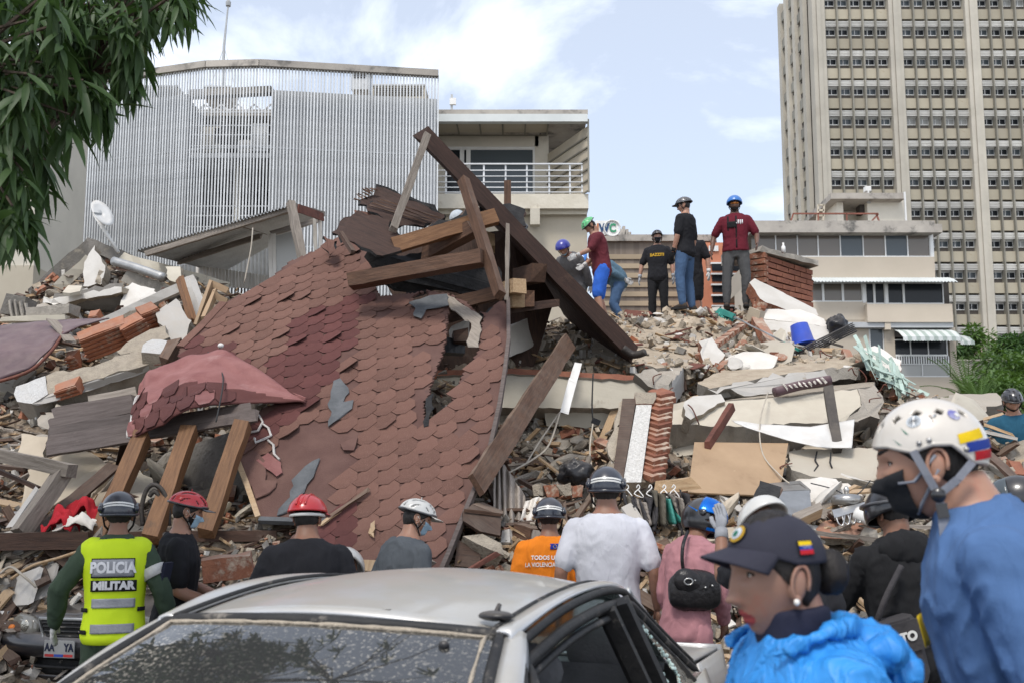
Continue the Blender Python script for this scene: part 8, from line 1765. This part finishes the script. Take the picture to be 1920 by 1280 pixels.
p = Person('man in black printed tee and dark helmet standing behind on the crest', 1232, 445, 17.5, 1.74, 168, 0, 1.0, 1.05, (14,0,0), ((.09,-.02,-.27),(.11,.04,-.52)), ((.12,-.02,-.26),(.16,.04,-.51)), skin='skin_tan')
p.body(glove='glove_grey'); p.hair(1.9); p.mask('mask_black'); p.trousers('black_pants'); t_ = p.shirt('black_tee', .44, -.10); p.shoes(); p.bike_helmet('h_chrome', 'h_black'); p.torso_text('BAZZITI', .075, 0, .385, 1, .026, 'gold', .95, .003, t_); p.torso_text('BEER CO', .022, 0, .335, 1, .026, 'gold', 1, .001, t_) if False else None
p = Person('man in charcoal tee and jeans standing on the slab looking left', 1282, 386, 15.6, 1.84, 52, -2, 1.0, 1.05, (22,-10,0), ((.05,.02,-.28),(.03,.10,-.52)), ((.07,-.02,-.28),(.06,.05,-.53)), ((.05,.02,-.42),(.06,-.02,-.83)), ((.05,.02,-.42),(.06,-.03,-.83)), 'skin_tan')
p.body(glove='sleeve_black'); p.hair(1.9); p.trousers('jeans'); p.shirt('black_tee', .42, -.08); p.shoes(); p.bike_helmet('h_grey', 'h_black', 'h_black'); p.hmesh('sunglasses', MB().grid(lambda u, v: hp((2*u-1)*.8, 1.42+.28*v, 1, .010), 16, 5), 'glass_dark')
p = Person('half hidden man with white work glove behind the man in jeans', 1294, 434, 16.6, 1.78, 150, 0, 1.05, 1.05, (0,0,0), ((.10,-.02,-.27),(.13,.03,-.51)), ((.07,.02,-.27),(.06,.1,-.5)), skin='skin_tan'); p.body(glove='glove_white'); p.hair(); p.trousers('black_pants', True); p.shirt('black_tee', .42); p.shoes()
p = Person('bearded man in crimson tee, blue helmet and sunglasses standing on the slab', 1377, 384, 15.6, 1.82, 166, 0, 1.10, 1.08, (4,-4,0), ((.14,.0,-.26),(.14,.16,-.44)), ((.15,-.02,-.26),(.18,.06,-.50)), ((.05,.02,-.42),(.04,-.02,-.83)), ((.05,.04,-.42),(.06,.04,-.83)), 'skin_dark')
mk('visor_amber', (.45,.16,.03), (.3,.1,.02), 9, .15, 0, metal=.5); p.body(); p.beard(off=.010); p.trousers('grey_pants'); t_ = p.shirt('maroon_shirt', .42, -.02); p.shoes(); p.dome('h_blue', (.116,.142,.126), (0,-.005,.018), lambda az: -.10+.30*max(0,math.cos(az)))
p.hmesh('sunglasses', MB().grid(lambda u, v: hp((2*u-1)*.75, 1.43+.20*v, 1, .010), 16, 5), 'visor_amber'); p.straps('sleeve_black')
for x in (-.02, .105): p.patch('harness_strap', x-.012, x+.012, .02 if x < 0 else .30, .54, 1, .026, 'sleeve_black', t_, 4, 10)
for q in range(4): p.patch('chest_print', -.115+.03*q-.010, -.115+.03*q+.010, .40-.01*(q % 2), .47, 1, .024, 'letter_silver', t_, 2, 3)
p.patch('chest_pack', -.02, .12, .34, .44, 1, .034, 'sleeve_black', t_, 8, 5); p.torso_text('AFC', .07, .085, .40, 1, .024, 'letter_silver', 1, .003, t_) if False else None
for i, (x, y, Y, m) in enumerate(((858,412,14.6,'h_chrome'),(974,430,14.4,'h_chrome'))):
    p = Person(['rescuer hidden behind the roof, only a grey white helmet showing','rescuer behind the rake beam, striped helmet and shoulder showing'][i], x, y, Y, 1.74, 170, 20, far=False); p.body(); p.trousers('jeans'); p.shirt('grey_tee'); p.shoes(); p.tactical() if i else p.dome('sticker_pale', (.118,.146,.128), (0,-.005,.016), lambda az: -.05)
# ---------------------------------------------------------------- nearest figures
p = Person('woman in navy peaked cap and bright blue rain jacket walking left', 1452, 1078, 1.98, 1.62, 104, 4, 1.02, 1.1, (0,2,0), None, None, skin='skin_woman', near=True, fem=1, hf=.035, hs=1.0, hz_=1.12, hdz=.722); wmn = p
p.body(); p.trousers('navy'); p.shoes('black_pants')
p.hair(2.05, .80, .006)
jk = p.shirt('rain_blue', 1.0, -.14, .022, .600, .009, 13, 'rain_jacket', .3, 1.12)
cl = MB(); cl.loft([[p.TB(Vector((.082*math.cos(a), .004+.080*math.sin(a), z)))*p.k*1.0 for a in np.linspace(0, 2*math.pi, 25)[:-1]] for z in (.56,.60,.645,.655)]); me = smooth_remesh(cl, .008, 2); p.wrinkle(me, .003, 14, 1); p.add('undershirt_collar', me, 'navy')
# jacket collar and hood lying on the back
hood = MB()
pts = [p.TB(Vector((.125*math.cos(a), .02+.135*math.sin(a), .590+.03*math.sin(a)*-1+.015*math.cos(2*a))))*p.k for a in np.linspace(-3.9, .76, 22)]
hood.tube(pts, [.008+.012*math.sin(math.pi*i/21) for i in range(22)], 10)
hood.ball(p.TB(Vector((0,-.140,.560)))*p.k, (.150,.055,.050), 18, 12, Euler((.35,0,0)).to_matrix()); hood.ball(p.TB(Vector((0,-.185,.500)))*p.k, (.13,.040,.065), 16, 10, Euler((.7,0,0)).to_matrix())
me = smooth_remesh(hood, .009, 4); p.wrinkle(me, .011, 14, 7); p.add('hood', me, 'rain_blue')
zp = [p.tsurf(.01, z, 1, .056) for z in np.linspace(.50,.0,16)]; p.add('zip', MB().tube(zp, .008, 6).mesh('zip', 'sleeve_black'), None, True, jk)
mb = MB().ball((0,0,0), (.042,.040,.045), 16, 12)
for v in mb.V: v += v*(.12*mnoise.noise(v*60)); v += Vector((0,-.135,.0))
p.hmesh('hair_bun', mb, 'hair')
cp_ = p.hmesh('cap_crown', p.cap_grid((.092,.110,.092), (0,-.006,.028), lambda az: -.04+.36*max(0,math.cos(az)), 64, 22), 'cap_navy' if 'cap_navy' in M else (mk('cap_navy', (.032,.032,.045), (.024,.024,.036), 6, .85, .35, 260, bd=.003) and 'cap_navy')); md = cp_.modifiers.new('t','SOLIDIFY'); md.thickness = .003
vz = p.hmesh('cap_peak', MB().grid(lambda u, v: Vector(((.090+.012*v)*math.sin((2*u-1)*1.25)*(1-.12*v), (.092+.0)*math.cos((2*u-1)*1.25)-.004+.078*v*max(.0, math.cos((2*u-1)*1.35))**.55, .060-.012*abs(2*u-1)**2-.016*v-.024*v*(2*u-1)**2)), 30, 10), 'cap_navy', True, cp_); vz.modifiers.new('t','SOLIDIFY').thickness = .004
def onc(az, el, e=.004): return Vector(((.092+e)*math.sin(az)*math.cos(el), -.006+(.110+e)*math.cos(az)*math.cos(el), .028+(.092+e)*math.sin(el)))
def cbadge(name, a0, e0, ra, re, mat, e=.004, n=22, par=None): return p.hmesh(name, MB().add([onc(a0,e0,e+.001)]+[onc(a0+ra*math.cos(t), e0+re*math.sin(t), e) for t in np.linspace(0, 2*math.pi, n+1)[:-1]], [(0, 1+i, 1+(i+1) % n) for i in range(n)]), mat, False, par or cp_)
cbadge('badge_edge', -.10, .62, .32, .22, 'sleeve_black', .003); cbadge('badge_gold', -.10, .62, .28, .19, 'gold', .0045); cbadge('badge_field', -.10, .62, .20, .135, 'sticker_pale', .006); cbadge('badge_mark', -.10, .60, .09, .07, 'sticker_green', .0075)
def cquad(name, a0, a1, e0, e1, mat, e): p.hmesh(name, MB().grid(lambda u, v: onc(a0+(a1-a0)*u, e0+(e1-e0)*v, e), 8, 3), mat, False, cp_)
A0, A1 = -1.93, -1.62
cquad('flag_border', A0-.03, A1+.03, .14, .44, 'sleeve_black', .0035)
for m, e0, e1 in (('flag_red',.16,.247),('flag_blue',.247,.333),('flag_yellow',.333,.42)): cquad('flag_stripe', A0, A1, e0, e1, m, .005)
for i in range(5): cquad('flag_star', A0+.07+.036*i, A0+.085+.036*i, .275+.02*math.sin(i*.78), .292+.02*math.sin(i*.78), 'h_white', .0062)
p.hmesh('ear_stud', MB().ball(Vector((-.091,.002,-.043)), .0065, 12, 10), 'mk_pearl' if 'mk_pearl' in M else (mk('mk_pearl', (.75,.72,.66), None, 5, .15, 0, spec=.8, coat=1) and 'mk_pearl'))
p.hmesh('hair_wisp', MB().grid(lambda u, v: hp(-1.30-.40*u, 1.35+.50*v*(.35+.65*u), 1, .0045, 1), 8, 10), 'hair')
# man in the blue tee
p = Person('young man in blue tee, cream helmet with stickers and black mask', 1738, 866, 2.28, 1.83, 70, 12, 1.04, 1.08, (2,4,0), ((.07,-.03,-.27),(.07,.03,-.52)), ((.07,-.03,-.27),(.07,.03,-.52)), skin='skin_tan', near=True, hf=.055, hs=1.03, hdz=.728); bm2 = p
p.body(); p.hair(2.02, .9, .008); p.trousers('jeans'); t_ = p.shirt('blue_tee', .46, -.14, .016, .622, .011, 8, 'shirt', .4, 1.12); p.shoes()
p.patch('chest_print', .055, .110, .33, .40, 1, .036, 'flag_yellow', t_, 6, 6)
p.mask('mask_black', 'strap_grey')
r, c = (.090,.106,.104), (0,-.010,.022)
def rimf(az):
    a = abs(math.atan2(math.sin(az), math.cos(az))); return float(np.interp(a, [0,.7,1.2,1.55,1.9,2.3,3.15], [.27,.20,.02,.10,.06,-.32,-.40]))
VENT = [(-s_*a, e) for a, e in ((.35,.62),(.85,.72),(1.35,.78),(1.9,.74),(2.45,.62)) for s_ in (1,-1)]
def vhole(x, y, z):
    el = math.asin(max(-1, min(1, z))); az = math.atan2(x, y)
    return any(abs(math.atan2(math.sin(az-a), math.cos(az-a)))*math.cos(e)+abs(el-e)*.9 < .105 for a, e in VENT)
o = p.dome('h_cream', r, c, rimf, 150, 46, .012, 'helmet_shell', vhole); p.dome('h_black', (.085,.101,.098), c, lambda az: rimf(az)+.12, 40, 14, .003, 'helmet_liner')
def ons(az, el, e=.0135): return Vector((c[0]+(r[0]+e)*math.sin(az)*math.cos(el), c[1]+(r[1]+e)*math.cos(az)*math.cos(el), c[2]+(r[2]+e)*math.sin(el)))
p.hmesh('helmet_edge', MB().tube([ons(a, rimf(a), .007) for a in np.linspace(0, 2*math.pi, 90)[:-1]], .006, 6, closed=True), 'h_cream', True, o)
def sdisc(name, a0, e0, ra, re, mat, e=.0135, n=22): return p.hmesh(name, MB().add([ons(a0,e0,e+.0008)]+[ons(a0+ra*math.cos(t), e0+re*math.sin(t), e) for t in np.linspace(0, 2*math.pi, n+1)[:-1]], [(0, 1+i, 1+(i+1) % n) for i in range(n)]), mat, False, o)
sdisc('round_sticker', -1.30, .58, .155, .125, 'sticker_pale'); sdisc('crest_sticker', -2.15, .60, .13, .12, 'sticker_blue'); sdisc('crest_sticker_core', -2.20, .58, .05, .05, 'h_white', .015)
for k in range(6): a = k*math.pi/6; p.hmesh('sticker_line', MB().tube([ons(-1.30+.12*math.cos(a), .58+.10*math.sin(a), .0145), ons(-1.30-.12*math.cos(a), .58-.10*math.sin(a), .0145)], .0008, 4), 'h_grey', False, o)
for a0, e0, a1, e1 in ((-.86,.30,-1.02,.16),(-1.02,.50,-1.16,.34)): p.hmesh('green_sticker', MB().add([ons(a0,e0), ons(a1-.035,e1-.02), ons(a1+.035,e1+.02)], [(0,1,2)]), 'sticker_green', False, o)
for k in range(7): rr = random.Random(k); sdisc('small_sticker', -1.62-.05*rr.random()*3, .50+.16*rr.random(), .012+.02*rr.random(), .010+.012*rr.random(), ['h_black','rust','sticker_pale'][k % 3], .0138+.0003*k, 7)
def squad(name, a0, a1, e0, e1, mat, e=.0135, sl=0): p.hmesh(name, MB().grid(lambda u, v: ons(a0+(a1-a0)*u, e0+(e1-e0)*v+sl*u, e), 14, 4), mat, False, o)
for sg in (-1, 1):
    squad('flag_yellow_band', sg*2.02, sg*2.62, .02, .20, 'flag_yellow', .0135, .08); squad('flag_blue_band', sg*2.14, sg*3.10, -.14, .03, 'flag_blue', .0142, .06); squad('flag_red_band', sg*2.30, sg*3.10, -.30, -.14, 'flag_red', .0142, .04)
    for a, e in ((1.35,.14),(1.52,.17),(2.12,-.08)): p.hmesh('rivet', MB().ball(ons(sg*a, e, .013), .006, 10, 8), 'steel', True, o)
for sg in (-1, 1):
    j = Vector((sg*.086,-.002,-.072))
    def strap(P, w_=.016):
        mb = MB()
        for a, b in zip(P[:-1], P[1:]): mb.bar(a, b, .004, w_, (0,.8,.5))
        p.hmesh('chin_strap', mb, 'strap_grey', False)
    strap([Vector((sg*.096,.030,.025)), Vector((sg*.092,.012,-.03)), j]); strap([Vector((sg*.092,-.078,-.015)), Vector((sg*.093,-.045,-.045)), j]); strap([j, Vector((sg*.080,-.004,-.115))])
    p.hmesh('strap_buckle', MB().ball(j, (.010,.016,.016), 12, 8), 'h_black')
    strap([Vector((sg*.078,-.004,-.115)), Vector((sg*.078,.0,-.16)), Vector((sg*.080,.002,-.20))], .022)
    p.hmesh('strap_keeper', MB().box(Vector((sg*.080,-.004,-.105)), (.012,.022,.03)), 'h_black', False)
